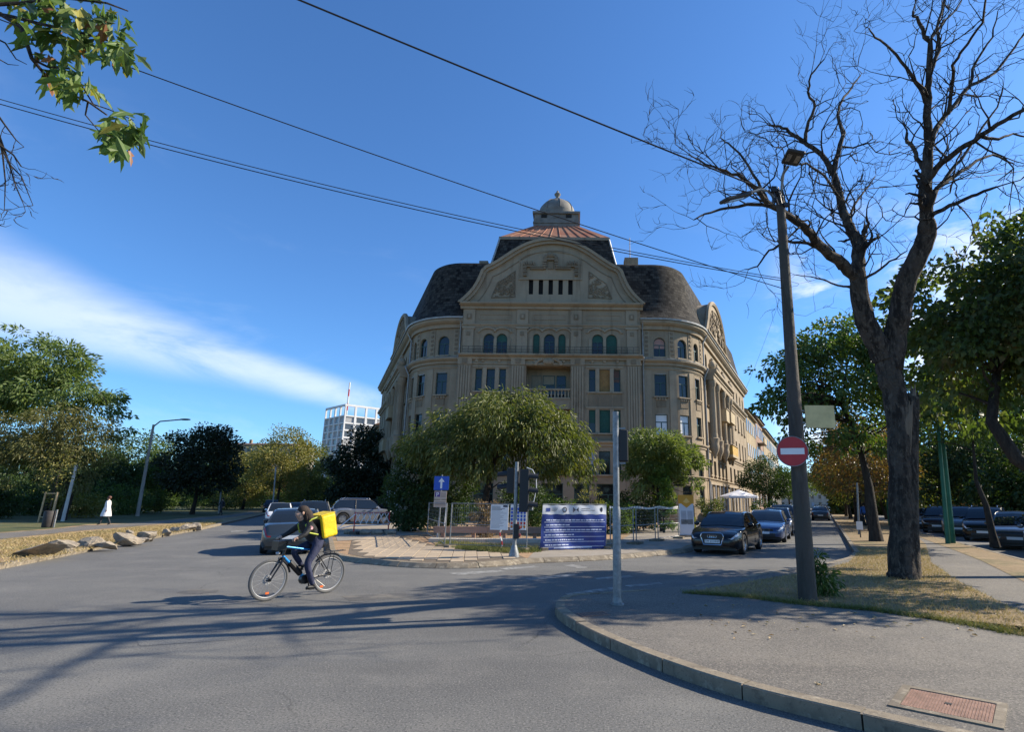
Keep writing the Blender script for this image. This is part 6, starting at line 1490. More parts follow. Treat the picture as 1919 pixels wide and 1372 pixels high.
house('pale apartment house at the far bend of the right street', o+t2*42.5, t2, 22, 10, 15.0, WHT, TILE, 4, 8, 2.0)
f0 = s0+dR*215; house('white building closing the end of the right street', Vector((f0.x-18, f0.y)), Vector((1, 0)), 34, 10, 11, WHT, TILE, 4, 12, 2)
e1 = wingL.pt(ULL, 0, 0)
tl = -azv(AZL); far = Vector((e1.x, e1.y))+azv(AZL)*30
house('ochre house beyond the corner building on the left street', far, tl, 29, 10, 12, OCH, TILE, 4, 9, 2.4)
p = P(455, 950, 170); house('cream apartment block showing over the trees on the left', Vector((p.x-12, 170)), Vector((1, 0)), 26, 12, P(455, 836, 170).z, WHT, TILE, 6, 8, 1.0, name='apartment_block')
# white tower block with an open crown and a striped mast
TYd = 250.; tc_ = P(648, 757, TYd); tH = tc_.z
tw_ = thing('tower_block', 'white high-rise with an open framed crown and a red and white mast', 'building', (tc_.x, tc_.y, 0))
WHITEC = mat('white_concrete', (.60, .60, .59), .8, 0, .06, .3)
dl1 = Vector((-.74, .67)); dr1 = Vector((.72, .69)); wl_, wr_ = 20.0, 20.0
def TL(a, b, z): p = dl1*a+dr1*b; return (p.x, p.y, z)
def tbx(a0, a1, b0, b1, z0, z1, tgt=None):
    mb = tgt or MB(); vs = [TL(a, b, z) for z in (z0, z1) for b in (b0, b1) for a in (a0, a1)]; return mb.add(vs, [(0, 2, 3, 1), (4, 5, 7, 6), (0, 1, 5, 4), (2, 6, 7, 3), (0, 4, 6, 2), (1, 3, 7, 5)])
part('core', tbx(.5, wl_, .5, wr_, 0, tH-5), mat('tower_core', (.35, .36, .37), .7), tw_)
fl = 3.3; nf_ = int((tH-5)/fl)
for k in range(nf_+1):
    part('floor_slab', tbx(0, wl_, 0, wr_, tH-5-k*fl-.6, tH-5-k*fl), WHITEC, tw_)
for face in (0, 1):
    span = wl_ if face == 0 else wr_
    for k in range(5):
        c = span*k/4; c0, c1 = max(0, c-.45), min(span, c+.45)
        part('pier', tbx(c0, c1, -.1, .6, 0, tH) if face == 0 else tbx(-.1, .6, c0, c1, 0, tH), WHITEC, tw_)
    part('crown_beam', tbx(-.12, span, -.12, .62, tH-.9, tH) if face == 0 else tbx(-.12, .62, .62, span, tH-.9, tH), WHITEC, tw_)
    for k in range(nf_):
        for c in range(4):
            a, bq = span*(c+.22)/4, span*(c+.78)/4; z0 = tH-5-(k+1)*fl+.3; z1 = z0+2.0
            part('window', tbx(a, bq, .42, .5, z0, z1) if face == 0 else tbx(.42, .5, a, bq, z0, z1), mat('tower_glass', (.05, .06, .07), .15, spec=.7) if (k+c) % 3 else mat('tower_blind', (.3, .3, .3), .6), tw_)
for k in range(5): part('mast_section', MB().cyl((*TL(9, 5, 0)[:2], tH-5+k*3.4), (*TL(9, 5, 0)[:2], tH-5+(k+1)*3.4), .35, 6), mat('mast_red', (.45, .06, .05), .6) if k % 2 else WHITEC, tw_)
# far woods: reads as one mass behind the individual trees
def woods(name, label, spans, lm, n, seed):
    r = np.random.default_rng(seed); pos = []
    for (px0, px1, Y, h0, h1) in spans:
        k = int(n*(abs(px1-px0)*Y)/sum(abs(s[1]-s[0])*s[2] for s in spans)); px = r.uniform(px0, px1, k); yy = Y*(1+r.uniform(-.08, .08, k)); cx = np.round(px/9)*9
        hh = h0+(h1-h0)*(.5+.5*np.sin(cx*.11+np.sin(cx*.043)*3)); z = r.random(k)**.8*hh
        x = np.array([ray(a, 950)[0]/ray(a, 950)[1] for a in px])*yy
        pos.append(np.column_stack([x, yy, z]))
    pos = np.concatenate(pos); d = r.normal(0, 1, pos.shape); d[:, 2] -= .4
    o = link(name, leaves_mesh(name, pos, d, 1.0, .7, lm)); tag(o, label, 'trees', kind='stuff')
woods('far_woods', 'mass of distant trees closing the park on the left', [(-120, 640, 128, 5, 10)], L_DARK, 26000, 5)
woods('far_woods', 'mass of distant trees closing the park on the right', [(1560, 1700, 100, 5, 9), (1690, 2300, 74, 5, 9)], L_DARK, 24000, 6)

# ------------------------------------------------------------------ street furniture
GALV = mat('galvanised_steel', (.22, .23, .235), .5, .5, .3, 14, .1, 60); BLKM = mat('black_signal_housing', (.014, .014, .015), .55); GREYP = mat('grey_cabinet', (.2, .22, .23), .6, .2, .15, 5)
REDP = mat('red_paint', (.42, .025, .03), .5, 0, .1, 4); WHP = mat('white_sign_paint', (.72, .72, .72), .5, 0, .05, 3); BLUP = mat('blue_sign_paint', (.01, .07, .42), .4); CREAM = mat('faded_cream_panel', (.56, .46, .22), .8, 0, .22, 3)
POLEW = surf('tarred_pole', [(.075, .062, .05)] + [((.03, .026, .022), 3, .45, .65, .9, (1, 1, .15)), ((.14, .12, .1), 8, .55, .72, .6, (1, 1, .2)), ((.035, .05, .035), 1.0, .5, .7, .6)], rough=.85, bump=.6, bscale=20, bdist=.03)
# near traffic-light post seen from behind
b = G(1157, 1134, .12); Yp = b.y; zt_p = P(1157, 772, Yp).z-.12; zj = P(1157, 950, Yp).z-.12
tl_ = thing('signal_post', 'silver galvanised traffic-light post on the tip of the near footway', 'post', b)
part('lower_tube', MB().tube([(0, 0, 0), (0, 0, zj-.06), (0, 0, zj)], [.07, .068, .056], 16), GALV, tl_, True); part('upper_tube', MB().cyl((0, 0, zj-.03), (0, 0, zt_p), .053, 16), GALV, tl_, True)
part('base_flange', MB().lathe([(.11, 0), (.11, .02), (.085, .03), (.072, .12), (.07, .12)], 16), GALV, tl_, True)
for k in range(4): a = k*math.pi/2+.6; part('bolt', MB().cyl((.095*math.cos(a), .095*math.sin(a), .02), (.095*math.cos(a), .095*math.sin(a), .05), .014, 6), GALV, tl_)
z0, z1 = P(1170, 865, Yp).z-.12, P(1170, 806, Yp).z-.12
hd = part('signal_head', MB().box((.13, .12, (z0+z1)/2), (.17, .24, z1-z0)), BLKM, tl_); bevel(hd, .02)
for k in range(3): part('visor', MB().tube([(.13, .24, z0+(k+.5)*(z1-z0)/3), (.13, .40, z0+(k+.5)*(z1-z0)/3)], .085, 12, False), BLKM, hd)
for z in (z0-.03, z1+.03): part('bracket', MB().box((.08, .04, z), (.18, .04, .03)), GALV, tl_)
# far traffic signal by the fence
b = G(963, 1045, .12); Yq = b.y; zz = lambda py: P(963, py, Yq).z-.12
s2_ = thing('traffic_signal', 'traffic light with hooded black lamps standing in front of the site fence', 'traffic light', b)
part('pole', MB().tube([(0, 0, 0), (0, 0, .5), (0, 0, zz(866))], [.075, .06, .055], 14), GALV, s2_, True); part('base', MB().lathe([(.16, 0), (.15, .1), (.07, .35)], 14), GALV, s2_, True)
for sx, z0p, z1p, yo in ((.30, 960, 880, .0), (-.22, 925, 877, .22)):
    a0, a1 = zz(z0p), zz(z1p); hd = part('signal_head', MB().box((sx*.85, yo, (a0+a1)/2), (.28 if sx > 0 else .24, .24, a1-a0)), BLKM, s2_); bevel(hd, .02)
    for k in range(3 if sx > 0 else 2):
        n_ = 3 if sx > 0 else 2; zc = a0+(k+.5)*(a1-a0)/n_; x0 = sx*.85+math.copysign(.12, sx)
        v = MB(); 
        for i in range(9):
            pass
        pts_ = [(math.cos(a), math.sin(a)) for a in [math.pi*(-.12+1.24*i/10) for i in range(11)]]
        v.add([(x0, yo+.115*c, zc+.115*s) for c, s in pts_]+[(x0+math.copysign(.30, sx), yo+.10*c, zc-.03+.10*s) for c, s in pts_], [(i, i+1, 12+i, 11+i) for i in range(10)]); part('visor', v, BLKM, hd)
        part('lens', MB().ball((x0, yo, zc), (.02, .1, .1), 10, 6), mat('dark_lens', (.05, .02, .02), .2), hd)
cab = MB(); cab.tube([(.5, .1, zz(955)), (.62, .1, zz(915)), (.6, .1, zz(893)), (.48, .1, zz(880)), (.3, .1, zz(876))], .015, 6); part('loose_cable', cab, WHP, s2_)
part('control_box', MB().box((.42, .2, zz(948)), (.2, .14, .28)), GREYP, s2_); bx_ = part('push_button_box', MB().box((.06, -.08, (zz(1010)+zz(982))/2), (.17, .14, zz(982)-zz(1010))), BLKM, s2_); bevel(bx_, .02)
for k in range(2): part('button_lens', MB().ball((.15, -.1, zz(1003)+k*.22), (.05, .06, .06), 8, 5), mat('dark_red_lens', (.12, .02, .02), .3), bx_)

# site fence: one object per panel
def panel(label, a, c, h=None, mesh=True, wires=.09, foot=True, ytop=944):
    h = h or P(1000, ytop, (a[1]+c[1])/2).z-.12
    a, c = Vector(a), Vector(c); d = (c-a); Lp = d.length; d.normalize(); ang = math.atan2(d.y, d.x)
    t = thing('fence_panel', label, 'fence', (a.x, a.y, .12), ang, 'steel mesh panels of the site fence')
    for x in (0.03, Lp-.03): part('post', MB().cyl((x, 0, 0), (x, 0, h), .022, 8), GALV, t)
    for z in (.12, h*.52, h-.02): part('rail', MB().cyl((.03, 0, z), (Lp-.03, 0, z), .017, 6), GALV, t)
    if mesh:
        w = MB(); n = int(Lp/wires)
        for k in range(1, n): x = Lp*k/n; w.add([(x-.003, 0, .12), (x+.003, 0, .12), (x+.003, 0, h), (x-.003, 0, h)], [(0, 1, 2, 3)])
        for k in range(1, 9): z = .12+(h-.14)*k/9; w.add([(.03, .004, z-.003), (Lp-.03, .004, z-.003), (Lp-.03, .004, z+.003), (.03, .004, z+.003)], [(0, 1, 2, 3)])
        o = part('wire_mesh', w, GALV, t); o['kind'] = 'stuff'
    if foot:
        for x in (.05, Lp-.05): part('foot', MB().box((x, 0, .05), (.22, .5, .1)), STONE, t)
    return t
F = {px: g2(px, py, .12) for px, py in ((800, 1005), (833, 1026), (841, 1027), (988, 1033), (1001, 1033), (1015, 1032), (1137, 1029), (1143, 1026), (1188, 1021), (1192, 1020), (1229, 1015), (1233, 1014.5), (1273, 1010))}
panel('fence panel angled back beside the blue one-way sign', F[800], F[833], wires=.05); panel('long fence panel carrying the two white notices', F[841], F[988]); panel('fence panel hidden behind the blue banner', F[1015], F[1137])
panel('fence panel just right of the blue banner behind the silver post', F[1143], F[1188], ytop=950); panel('fence panel between the silver post and the vine', F[1192], F[1229], ytop=951); panel('last fence panel ending at the information totem', F[1233], F[1273], ytop=951)
# hazard tape along the right-hand panels, one rag on a post
tp_ = MB(); RWT = mat('white_hazard_tape', (.65, .63, .62), .6)
a, c = F[1143], F[1273]
for k in range(46):
    u0, u1 = k/46, (k+.72)/46; p0, p1 = a.lerp(c, u0), a.lerp(c, u1); zz0 = 1.52-.06*math.sin(u0*9.4)**2
    tp_.quad((p0.x, p0.y-.04, zz0), (p1.x, p1.y-.04, zz0-.01), (p1.x, p1.y-.045, zz0+.07), (p0.x, p0.y-.045, zz0+.08))
tp_o = part('hazard_tape', tp_, RWT); tag(tp_o, 'dashed white hazard tape strung along the right part of the site fence', 'tape', kind='stuff')
# banner
BLUEB = mat('blue_banner_cloth', (.012, .035, .20), .45, 0, .25, 1.5); WBAN = mat('white_banner_cloth', (.62, .63, .66), .5, 0, .1, 2)
ba, bc = F[1015].copy(), F[1137].copy(); ba.y -= .06; bc.y -= .06; bd = (bc-ba); bL = bd.length; bd.normalize()
bz1 = P(1020, 947, ba.y).z-.12; bz0 = P(1016, 1031, ba.y).z-.12; bz0 = max(bz0, .02)
ban = thing('banner', 'large blue banner with a white logo header tied to the site fence', 'banner', (ba.x, ba.y, .12), math.atan2(bd.y, bd.x))
hz = bz1-(bz1-bz0)*.21
def wav(u, z): return -.02-.028*math.sin(u*3.1+z*1.5)-.02*math.sin(z*4.2+u*2.3)-.012*math.sin(u*9+z*6)
def cloth(u0, u1, z0, z1, nu, nz):
    mb = MB(); vs = [(u0+(u1-u0)*i/nu+(-.08*(1-(zq-bz0)/(bz1-bz0))), wav(u0+(u1-u0)*i/nu, zq), zq+.01*math.sin(i*.9)*(j in (0, nz))) for j in range(nz+1) for i in range(nu+1) for zq in [z0+(z1-z0)*j/nz]]
    return mb.add(vs, [(j*(nu+1)+i, j*(nu+1)+i+1, (j+1)*(nu+1)+i+1, (j+1)*(nu+1)+i) for j in range(nz) for i in range(nu)])
part('banner_field', cloth(0, bL, bz0, hz-.005, 40, 24), BLUEB, ban, True); part('header', cloth(0, bL, hz, bz1, 40, 8), WBAN, ban, True)
def strip(u0, u1, z, h, m, nm):
    mb = MB(); k = 12
    for i in range(k):
        a_, b_ = u0+(u1-u0)*i/k, u0+(u1-u0)*(i+1)/k; sh = -.08*(1-(z-bz0)/(bz1-bz0))
        mb.quad((a_+sh, wav(a_, z)-.008, z), (b_+sh, wav(b_, z)-.008, z), (b_+sh, wav(b_, z+h)-.008, z+h), (a_+sh, wav(a_, z+h)-.008, z+h))
    return part(nm, mb, m, ban)
PALEB = mat('pale_print', (.55, .6, .75), .6); INK = mat('dark_print', (.03, .035, .06), .6)
rd = random.Random(2); nl = 6; zf0 = hz-.24
for k, frac in enumerate((.97, .42, .97, .50, .68, .38)):
    z = zf0-k*.165; u = .16
    while u < .16+(bL-.3)*frac:
        w = rd.uniform(.05, .16); strip(u, min(u+w, bL-.06), z+.028, rd.uniform(.03, .042), PALEB, 'lettering'); u += w+.022
    strip(.1, bL-.06, z-.03, .016, PALEB, 'rule')
strip(.5, bL-.5, bz0+.04, .035, PALEB, 'lettering')
hm = (hz+bz1)/2; strip(.14, .30, hm-.06, .12, mat('flag_blue', (.02, .05, .25), .6), 'flag_logo')
for k in range(3): strip(.33, .52+.02*k, hm-.05+k*.045, .014, INK, 'lettering')
rg = MB(); rg.tube([(.82+.07*math.cos(a), wav(.82, hm)-.014, hm+.08*math.sin(a)) for a in [i*math.pi/10 for i in range(20)]], .016, 5, closed=True); part('round_emblem', rg, INK, ban)
ar = MB(); y_ = wav(1.25, hm)-.014; ar.add([(1.13, y_, hm-.09), (1.13, y_, hm+.09), (1.24, y_, hm)], [(0, 2, 1)]); ar.add([(1.34, y_, hm-.08), (1.34, y_, hm+.08), (1.25, y_, hm)], [(0, 1, 2)]); part('arrow_logo', ar, INK, ban)
for k, w in enumerate((.34, .52)): strip(1.45, 1.45+w, hm+.03-k*.06, .016, INK, 'lettering')
em = MB(); y_ = wav(bL-.22, hm)-.014; em.add([(bL-.22+.05*a, y_, hm+.09*c_) for a, c_ in ((-1, .7), (-1, -.3), (0, -1), (1, -.3), (1, .7), (0, 1))], [tuple(range(6))]); part('shield_emblem', em, INK, ban)
# two notices on the fence
def on_panel(px, py):      # point on the long panel plane
    a, c = F[841], F[988]; d = ray(px, py); n = Vector((c.y-a.y, -(c.x-a.x))); t_ = (a.x*n.x+a.y*n.y)/(d[0]*n.x+d[1]*n.y); return Vector((d[0]*t_, d[1]*t_, CAM_H+d[2]*t_))
for nm, x0, x1, y0, y1 in (('white printed notice board on the fence, left of the signal pole', 920, 953, 946, 993), ('white notice with rows of blue safety symbols behind the signal pole', 957, 987, 946, 993)):
    A, B = on_panel(x0, y1), on_panel(x1, y1); T_ = on_panel(x0, y0); w = (B-A).length; h = T_.z-A.z; d = (B-A).normalized()
    t = thing('notice_board', nm, 'notice', (A.x-d.y*-.05, A.y-.05, A.z), math.atan2(d.y, d.x)); part('sheet', MB().bx(0, w, -.012, 0, 0, h), WHP, t)
    if 'symbols' in nm:
        for r_ in range(6):
            for c_ in range(5):
                x, z = w*(c_+.5)/5, h*(.9-.14*(r_+.5)); part('symbol', MB().cyl((x, -.013, z), (x, -.016, z), w*.075, 10), BLUP if r_ < 4 else REDP if r_ == 4 else AMBER, t)
                part('caption', MB().bx(x-w*.07, x+w*.07, -.015, -.012, z-h*.065, z-h*.05), INK, t)
        part('heading', MB().bx(w*.2, w*.8, -.015, -.012, h*.93, h*.96), INK, t)
    else:
        z = h*.95
        part('logo', MB().bx(w*.7, w*.95, -.015, -.012, h*.9, h*.98), INK, t)
        for k in range(20): z = h*(.93-.045*k); part('print_line', MB().bx(w*.05, w*(.55 if k < 2 else rd.uniform(.5, .95)), -.015, -.012, z-h*.008, z+h*(.012 if k < 4 else .004)), INK if k < 4 else mat('grey_print', (.22, .23, .27), .6), t)
# boards and beam of the excavation behind the fence
p0, p1 = g2(838, 1013, .12), g2(1010, 1014, .12); d = (p1-p0); l_ = d.length
PINKB = mat('pinkish_timber', (.34, .21, .15), .85, 0, .25, 3, .3, 20, stretch=(.2, 1, 1))
t = thing('timber_barrier', 'long pinkish timber barrier on stubby posts behind the site fence', 'barrier', (p0.x-.6, p0.y, .12), math.atan2(d.y, d.x))
for k in range(3): part('beam', MB().bx(k*(l_+3)/3+.01, (k+1)*(l_+3)/3-.01, -.06, .06, .30, .56), PINKB, t)
for k in range(5): part('post', MB().bx(.3+k*1.3, .45+k*1.3, .06, .2, 0, .5), PINKB, t)
t = thing('concrete_edging', 'low pale concrete edging in the sun below the timber barrier', 'edging', (p0.x-.5, p0.y-1.0, .12), math.atan2(d.y, d.x))
for k in range(6): part('slab', MB().bx(k*1.15+.01, (k+1)*1.15-.01, -.25, .25, -.02, .14), mat('pale_concrete', (.50, .45, .37), .9, 0, .2, 4, .4, 30), t)
st = g2(941, 1030, .12); tpz = MB(); tpz.tube([(0, 0, 0), (-.04, 0, .25), (.0, 0, .5), (-.12, 0, .72)], [.03, .035, .03, .02], 6)
ta = thing('striped_tape_end', 'loose end of red and white tape hanging by the fence foot', 'tape', (st.x, st.y, .12))
for k in range(5): q = MB(); q.tube([(-.05+.05*math.sin(k*1.3), 0, .14*k), (-.05+.05*math.sin((k+1)*1.3), 0, .14*(k+1))], .026, 6); part('stripe', q, REDP if k % 2 else WHP, ta)
# one-way sign with parking plates
b = g2(821, 1012, .12); Ys = b.y; zs = lambda py: P(820, py, Ys).z-.12
t = thing('one_way_sign', 'blue one-way arrow sign above two parking plates on a thin post', 'sign', (b.x, b.y, .12))
part('post', MB().cyl((0, 0, 0), (0, 0, zs(890)), .03, 10), GALV, t); sw2 = 13.5/FOC*Ys
z1, z0 = zs(893), zs(919); bo = part('sign_plate', MB().bx(-sw2, sw2, -.05, -.035, z0, z1), BLUP, t); bevel(bo, .012)
m_ = (z0+z1)/2; h2 = (z1-z0)/2; ar = MB(); ar.add([(x*sw2, -.052, m_+z*h2) for x, z in ((-.13, -.75), (.13, -.75), (.13, .2), (.42, .2), (0, .78), (-.42, .2), (-.13, .2))], [tuple(range(7))]); part('arrow', ar, WHP, bo)
TANP = mat('parking_plate_print', (.46, .37, .30), .6)
for y1, y0, k in ((920.5, 936, 0), (937, 951, 1)):
    pl = part('parking_plate', MB().bx(-sw2*.86, sw2*.80, -.05, -.036, zs(y0), zs(y1)), TANP, t); zc = (zs(y0)+zs(y1))/2
    if k == 0: part('letter_field', MB().bx(-sw2*.76, -sw2*.08, -.054, -.05, zs(y0)+.1, zs(y1)-.03), mat('purple_blue_print', (.09, .04, .2), .6), pl); link('lettering', textmesh('P', .26, WHP), pl, (-sw2*.42, -.056, zs(y1)-.16), (math.pi/2, 0, 0))
    for j in range(4): part('print_line', MB().bx(0 if k == 0 else -sw2*.7, sw2*.7, -.053, -.05, zc-.08+j*.05, zc-.065+j*.05), mat('brown_print', (.2, .12, .1), .6), pl)
for dx in (-.2, .28): q = g2(815 if dx < 0 else 827, 1009, .12); tag(part('survey_stake', MB().cyl((0, 0, 0), (.05, 0, 1.15 if dx < 0 else 1.5), .022, 6), WHP, loc=(q.x, q.y+.4, .12)), 'shorter white stake beside the one-way sign post' if dx < 0 else 'taller white stake beside the one-way sign post', 'stake')
# information totem
b = G(1288, 1007, .12); Yt = b.y; zt_ = P(1288, 928, Yt).z-.12; wt = 13/FOC*Yt
t = thing('information_totem', 'white information totem with an orange top panel beside the pavement', 'sign', b, R(6))
part('slab', MB().bx(-wt, wt, -.06, .06, .1, zt_-.42), mat('totem_white', (.55, .56, .60), .5), t); part('plinth', MB().bx(-wt-.06, wt+.06, -.12, .12, 0, .1), STONE, t); part('orange_head', MB().bx(-wt-.02, wt+.02, -.065, .065, zt_-.42, zt_), mat('orange_panel', (.60, .27, .02), .5), t)
ch = MB(); ch.add([(-wt*.75, -.068, zt_-.42), (wt*.75, -.068, zt_-.42), (0, -.068, zt_-.62)], [(0, 2, 1)]); part('orange_point', ch, MATS['orange_panel'], t)
ch = MB(); ch.add([(-wt*.5, -.07, zt_-.34), (0, -.07, zt_-.40), (wt*.5, -.07, zt_-.34), (0, -.07, zt_-.14)], [(0, 1, 2, 3)]); part('diamond_logo', ch, mat('pale_orange', (.75, .45, .12), .5), t)
for c_ in (-1, 1):
    for k in range(12): z = zt_-.8-k*.055; part('print_line', MB().bx(-wt*.82 if c_ < 0 else wt*.08, -wt*.06 if c_ < 0 else wt*.84, -.064, -.06, z, z+.03), MATS['grey_print'], t)
part('picture', MB().bx(-wt*.85, wt*.85, -.064, -.06, .62, .82), mat('photo_print', (.16, .16, .14), .5, 0, .8, 14), t); part('yellow_edge', MB().bx(wt+.01, wt+.1, -.05, .05, .02, .95), mat('yellow_edge', (.65, .48, .03), .5), t)
part('dark_edge', MB().bx(wt+.01, wt+.05, -.05, .05, .95, zt_-.5), BLKPL, t)
# wooden pole with lamps and signs
pb_ = G(1514, 1126, .12); YP = pb_.y
def PP(px, py, dy=0.): p = P(px, py, YP+dy); return Vector((p.x-pb_.x, p.y-pb_.y, p.z-pb_.z))
pole = thing('utility_pole', 'leaning dark wooden utility pole carrying two street lamps', 'pole', pb_)
pt_ = PP(1462, 372); bot = Vector((0, 0, -.05))
def PL(t): return bot.lerp(pt_, t)
part('shaft', MB().tube([PL(0), PL(.08), PL(.5), PL(.505), PL(1)], [.16, .152, .125, .118, .085], 14), POLEW, pole, True)
def band(py, w=.03): 
    t = min(((abs(P(0, 0, 1).z) and abs((PPY-FOC*np.dot(np.array(PL(k/200)+pb_)-np.array([0, 0, CAM_H]), UP)/np.dot(np.array(PL(k/200)+pb_)-np.array([0, 0, CAM_H]), FW))-py), k/200) for k in range(201)))[1]
    c = PL(t); r = .158-.075*t; d = pt_.normalized(); m = MB(); m.tube([c-d*w/2, c+d*w/2], r, 14, False); part('steel_band', m, GALV, pole, True); return t
for py in (774, 786, 1070, 1103, 381, 372): band(py)
# lamp heads on their arms
LAMPB = mat('dark_lamp_housing', (.03, .028, .026), .5, .3); LAMPG = mat('lamp_glass', (.17, .16, .15), .2)
def lamp(armpts, head, axis, roll, L_=.62, W_=.26):
    a = MB(); a.tube(armpts, .028, 8); arm = part('lamp_arm', a, GALV, pole, True); ax = Vector(axis).normalized(); sd = ax.cross(Vector((0, 0, 1))).normalized(); nz_ = sd.cross(ax); M = Matrix((ax, sd, nz_)).transposed() @ Matrix.Rotation(roll, 3, 'X')
    h = MB().box((0, 0, 0), (L_, W_, .075), M); o = part('lamp_head', h, LAMPB, arm, loc=head); bevel(o, .035, 3)
    for s in (-1, 1): g = MB().box(M @ Vector((L_*.08, s*W_*.24, -.042)), (L_*.55, W_*.24, .012), M); part('lamp_glass', g, LAMPG, o)
h1 = PP(1379, 371, -.35); lamp([PP(1462, 378), PP(1452, 372, -.05), PP(1440, 358, -.1), PP(1425, 355, -.2), PP(1400, 363, -.3)], h1, (PP(1352, 377, -.5)-PP(1404, 365, -.3)), .15, .66, .28)
h2 = PP(1486, 295, -.7); lamp([PP(1466, 380), PP(1465, 350, -.05), PP(1468, 325, -.2), PP(1477, 312, -.4)], h2, (PP(1494, 282, -1.15)-PP(1478, 311, -.4)), .3, .66, .34)
cl = MB()
for k in range(9): q = PP(1450+rd.uniform(0, 24), rd.uniform(352, 384), rd.uniform(-.15, .1)); cl.box(q, (.1, .08, .07))
part('insulators', cl, BLKPL, pole); lp = MB(); 
for k in range(4): lp.tube([PP(1458+3*k, 366, -.1), PP(1440+9*k, 350+6*(k % 2), -.15), PP(1452+7*k, 384, -.12)], .012, 5)
part('cable_loops', lp, BLKPL, pole)
# signs hung on the pole
cs = P(1485, 846, YP-.30); rs_ = 27.5/FOC*(YP*_cp); t = thing('no_entry_sign', 'round red no-entry sign fixed to the leaning wooden pole', 'sign', cs, R(-14))
part('disc', MB().cyl((0, .012, 0), (0, 0, 0), rs_, 36), REDP, t, True); part('white_bar', MB().box((0, -.004, 0), (rs_*1.52, .006, rs_*.42)), WHP, t); part('rim', MB().tube([(rs_*math.cos(a), .0, rs_*math.sin(a)) for a in [i*math.pi/18 for i in range(36)]], .008, 5, closed=True), GALV, t); part('bracket', MB().box((.0, .08, 0), (.05, .16, .1)), GALV, t)
A = P(1511, 802, YP-.1); B = P(1566, 802, YP-.1); C_ = P(1511, 760, YP-.1); t = thing('blank_panel', 'faded cream blank panel mounted beside the pole above the no-entry sign', 'sign', A, 0)
bo = part('panel', MB().bx(0, B.x-A.x, -.012, .012, 0, C_.z-A.z), CREAM, t); 
for z in (.1, (C_.z-A.z)-.1): part('bracket', MB().bx(-.14, .05, .012, .035, z-.015, z+.015), GALV, t)
# creeper at the foot of the pole
b = G(1545, 1118, .12); tree('pole_creeper', 'leafy creeper growing at the foot of the leaning pole', b, [(-.05, 0, .35, .22, .2, .35), (.12, 0, .25, .22, .2, .25), (-.12, .05, .6, .12, .12, .25)], 26, 900, .11, .035, L_MID, .012, [(0, 0, 0), (-.03, 0, .2), (-.06, 0, .45), (-.1, 0, .7)], BARKD, .3, 130, clr=.45, cat='plant', limbs=3)
# overhead cables
CAB = mat('black_cable', (.012, .012, .012), .6)
def cable(label, a, c, r, sag=.2):
    a, c = Vector(a), Vector(c); pts = [a.lerp(c, i/24)-Vector((0, 0, sag*4*(i/24)*(1-i/24))) for i in range(25)]; l = pts[0]; mb = MB(); mb.tube([p-l for p in pts], r, 6)
    tag(part('overhead_cable', mb, CAB, loc=l), label, 'cable')
top = P(1460, 366, YP)
def ext(a, b, f): return Vector(a)+(Vector(b)-Vector(a))*f
cable('thick black cable from the pole top to the upper left over the street', top, ext(top, P(578, 2, 7.5), 1.5), .016, .05)
cable('thin cable crossing the sky past the roof lantern', P(1468, 541, YP), ext(P(1468, 541, YP), P(60, 50, 6.5), 1.15), .008, .15)
cable('upper one of the paired cables running left below the lantern', P(1466, 522, YP), ext(P(1466, 522, YP), P(0, 176, 8), 1.1), .007, .28)
cable('lower one of the paired cables running left below the lantern', P(1466, 526, YP), ext(P(1466, 526, YP), P(0, 185, 8), 1.1), .008, .28)
cable('cable from the pole top to the right across the bare tree', top, ext(top, P(1919, 316, 13), 1.2), .009, .1)
cable('thin service wire from the corner building to the street trees', P(1395, 735, 60), P(1462, 560, 45), .012, .2)
# left park: lamp post, leaning posts, bin
def post(label, px0, py0, px1, py1, Y, r, m, cat='post', name='leaning_post'):
    a = P(px0, py0, Y); a.z = .12; c = P(px1, py1, Y); k = a.copy(); return tag(part(name, MB().tube([(0, 0, -.1), c-k], [r, r*.8], 10), m, loc=k), label, cat)
a = P(256, 975, 52); a.z = .12; lp_ = thing('street_lamp', 'tall street lamp with a long arm among the left park trees', 'street lamp', a)
tpv = P(288, 796, 52)-a; part('pole', MB().tube([(0, 0, -.1), tpv], [.16, .10], 10), mat('grey_concrete_pole', (.3, .28, .25), .8, 0, .2, 3), lp_, True)
e = P(345, 786, 52)-a; m1 = P(300, 790, 52)-a; part('arm', MB().tube([tpv-Vector((0, 0, .2)), m1, e], .06, 8), GALV, lp_, True); part('lamp_head', MB().ball(e+Vector((.1, 0, -.02)), (.55, .2, .09), 12, 6), LAMPB, lp_, True)
post('leaning white post beside the walking woman', 116, 982, 143, 872, 40, .11, mat('whitewashed_post', (.5, .48, .44), .8, 0, .2, 3)); post('pale thin post standing among the far left trees', 513, 940, 517, 876, 70, .09, MATS['whitewashed_post']); post('thin leaning post left of the yellow-green trees', 413, 940, 416, 905, 66, .08, MATS['whitewashed_post'])
b = G(88, 989, .13); t = thing('litter_bin', 'dark round litter bin next to the staked sapling', 'bin', b); part('drum', MB().lathe([(.22, 0), (.25, .05), (.27, .85), (.25, .88), (.22, .86), (.2, .3)], 16), mat('dark_bin', (.04, .033, .03), .7, 0, .3, 5), t, True); part('holder_post', MB().cyl((.36, 0, 0), (.36, 0, .95), .04, 8), GALV, t)
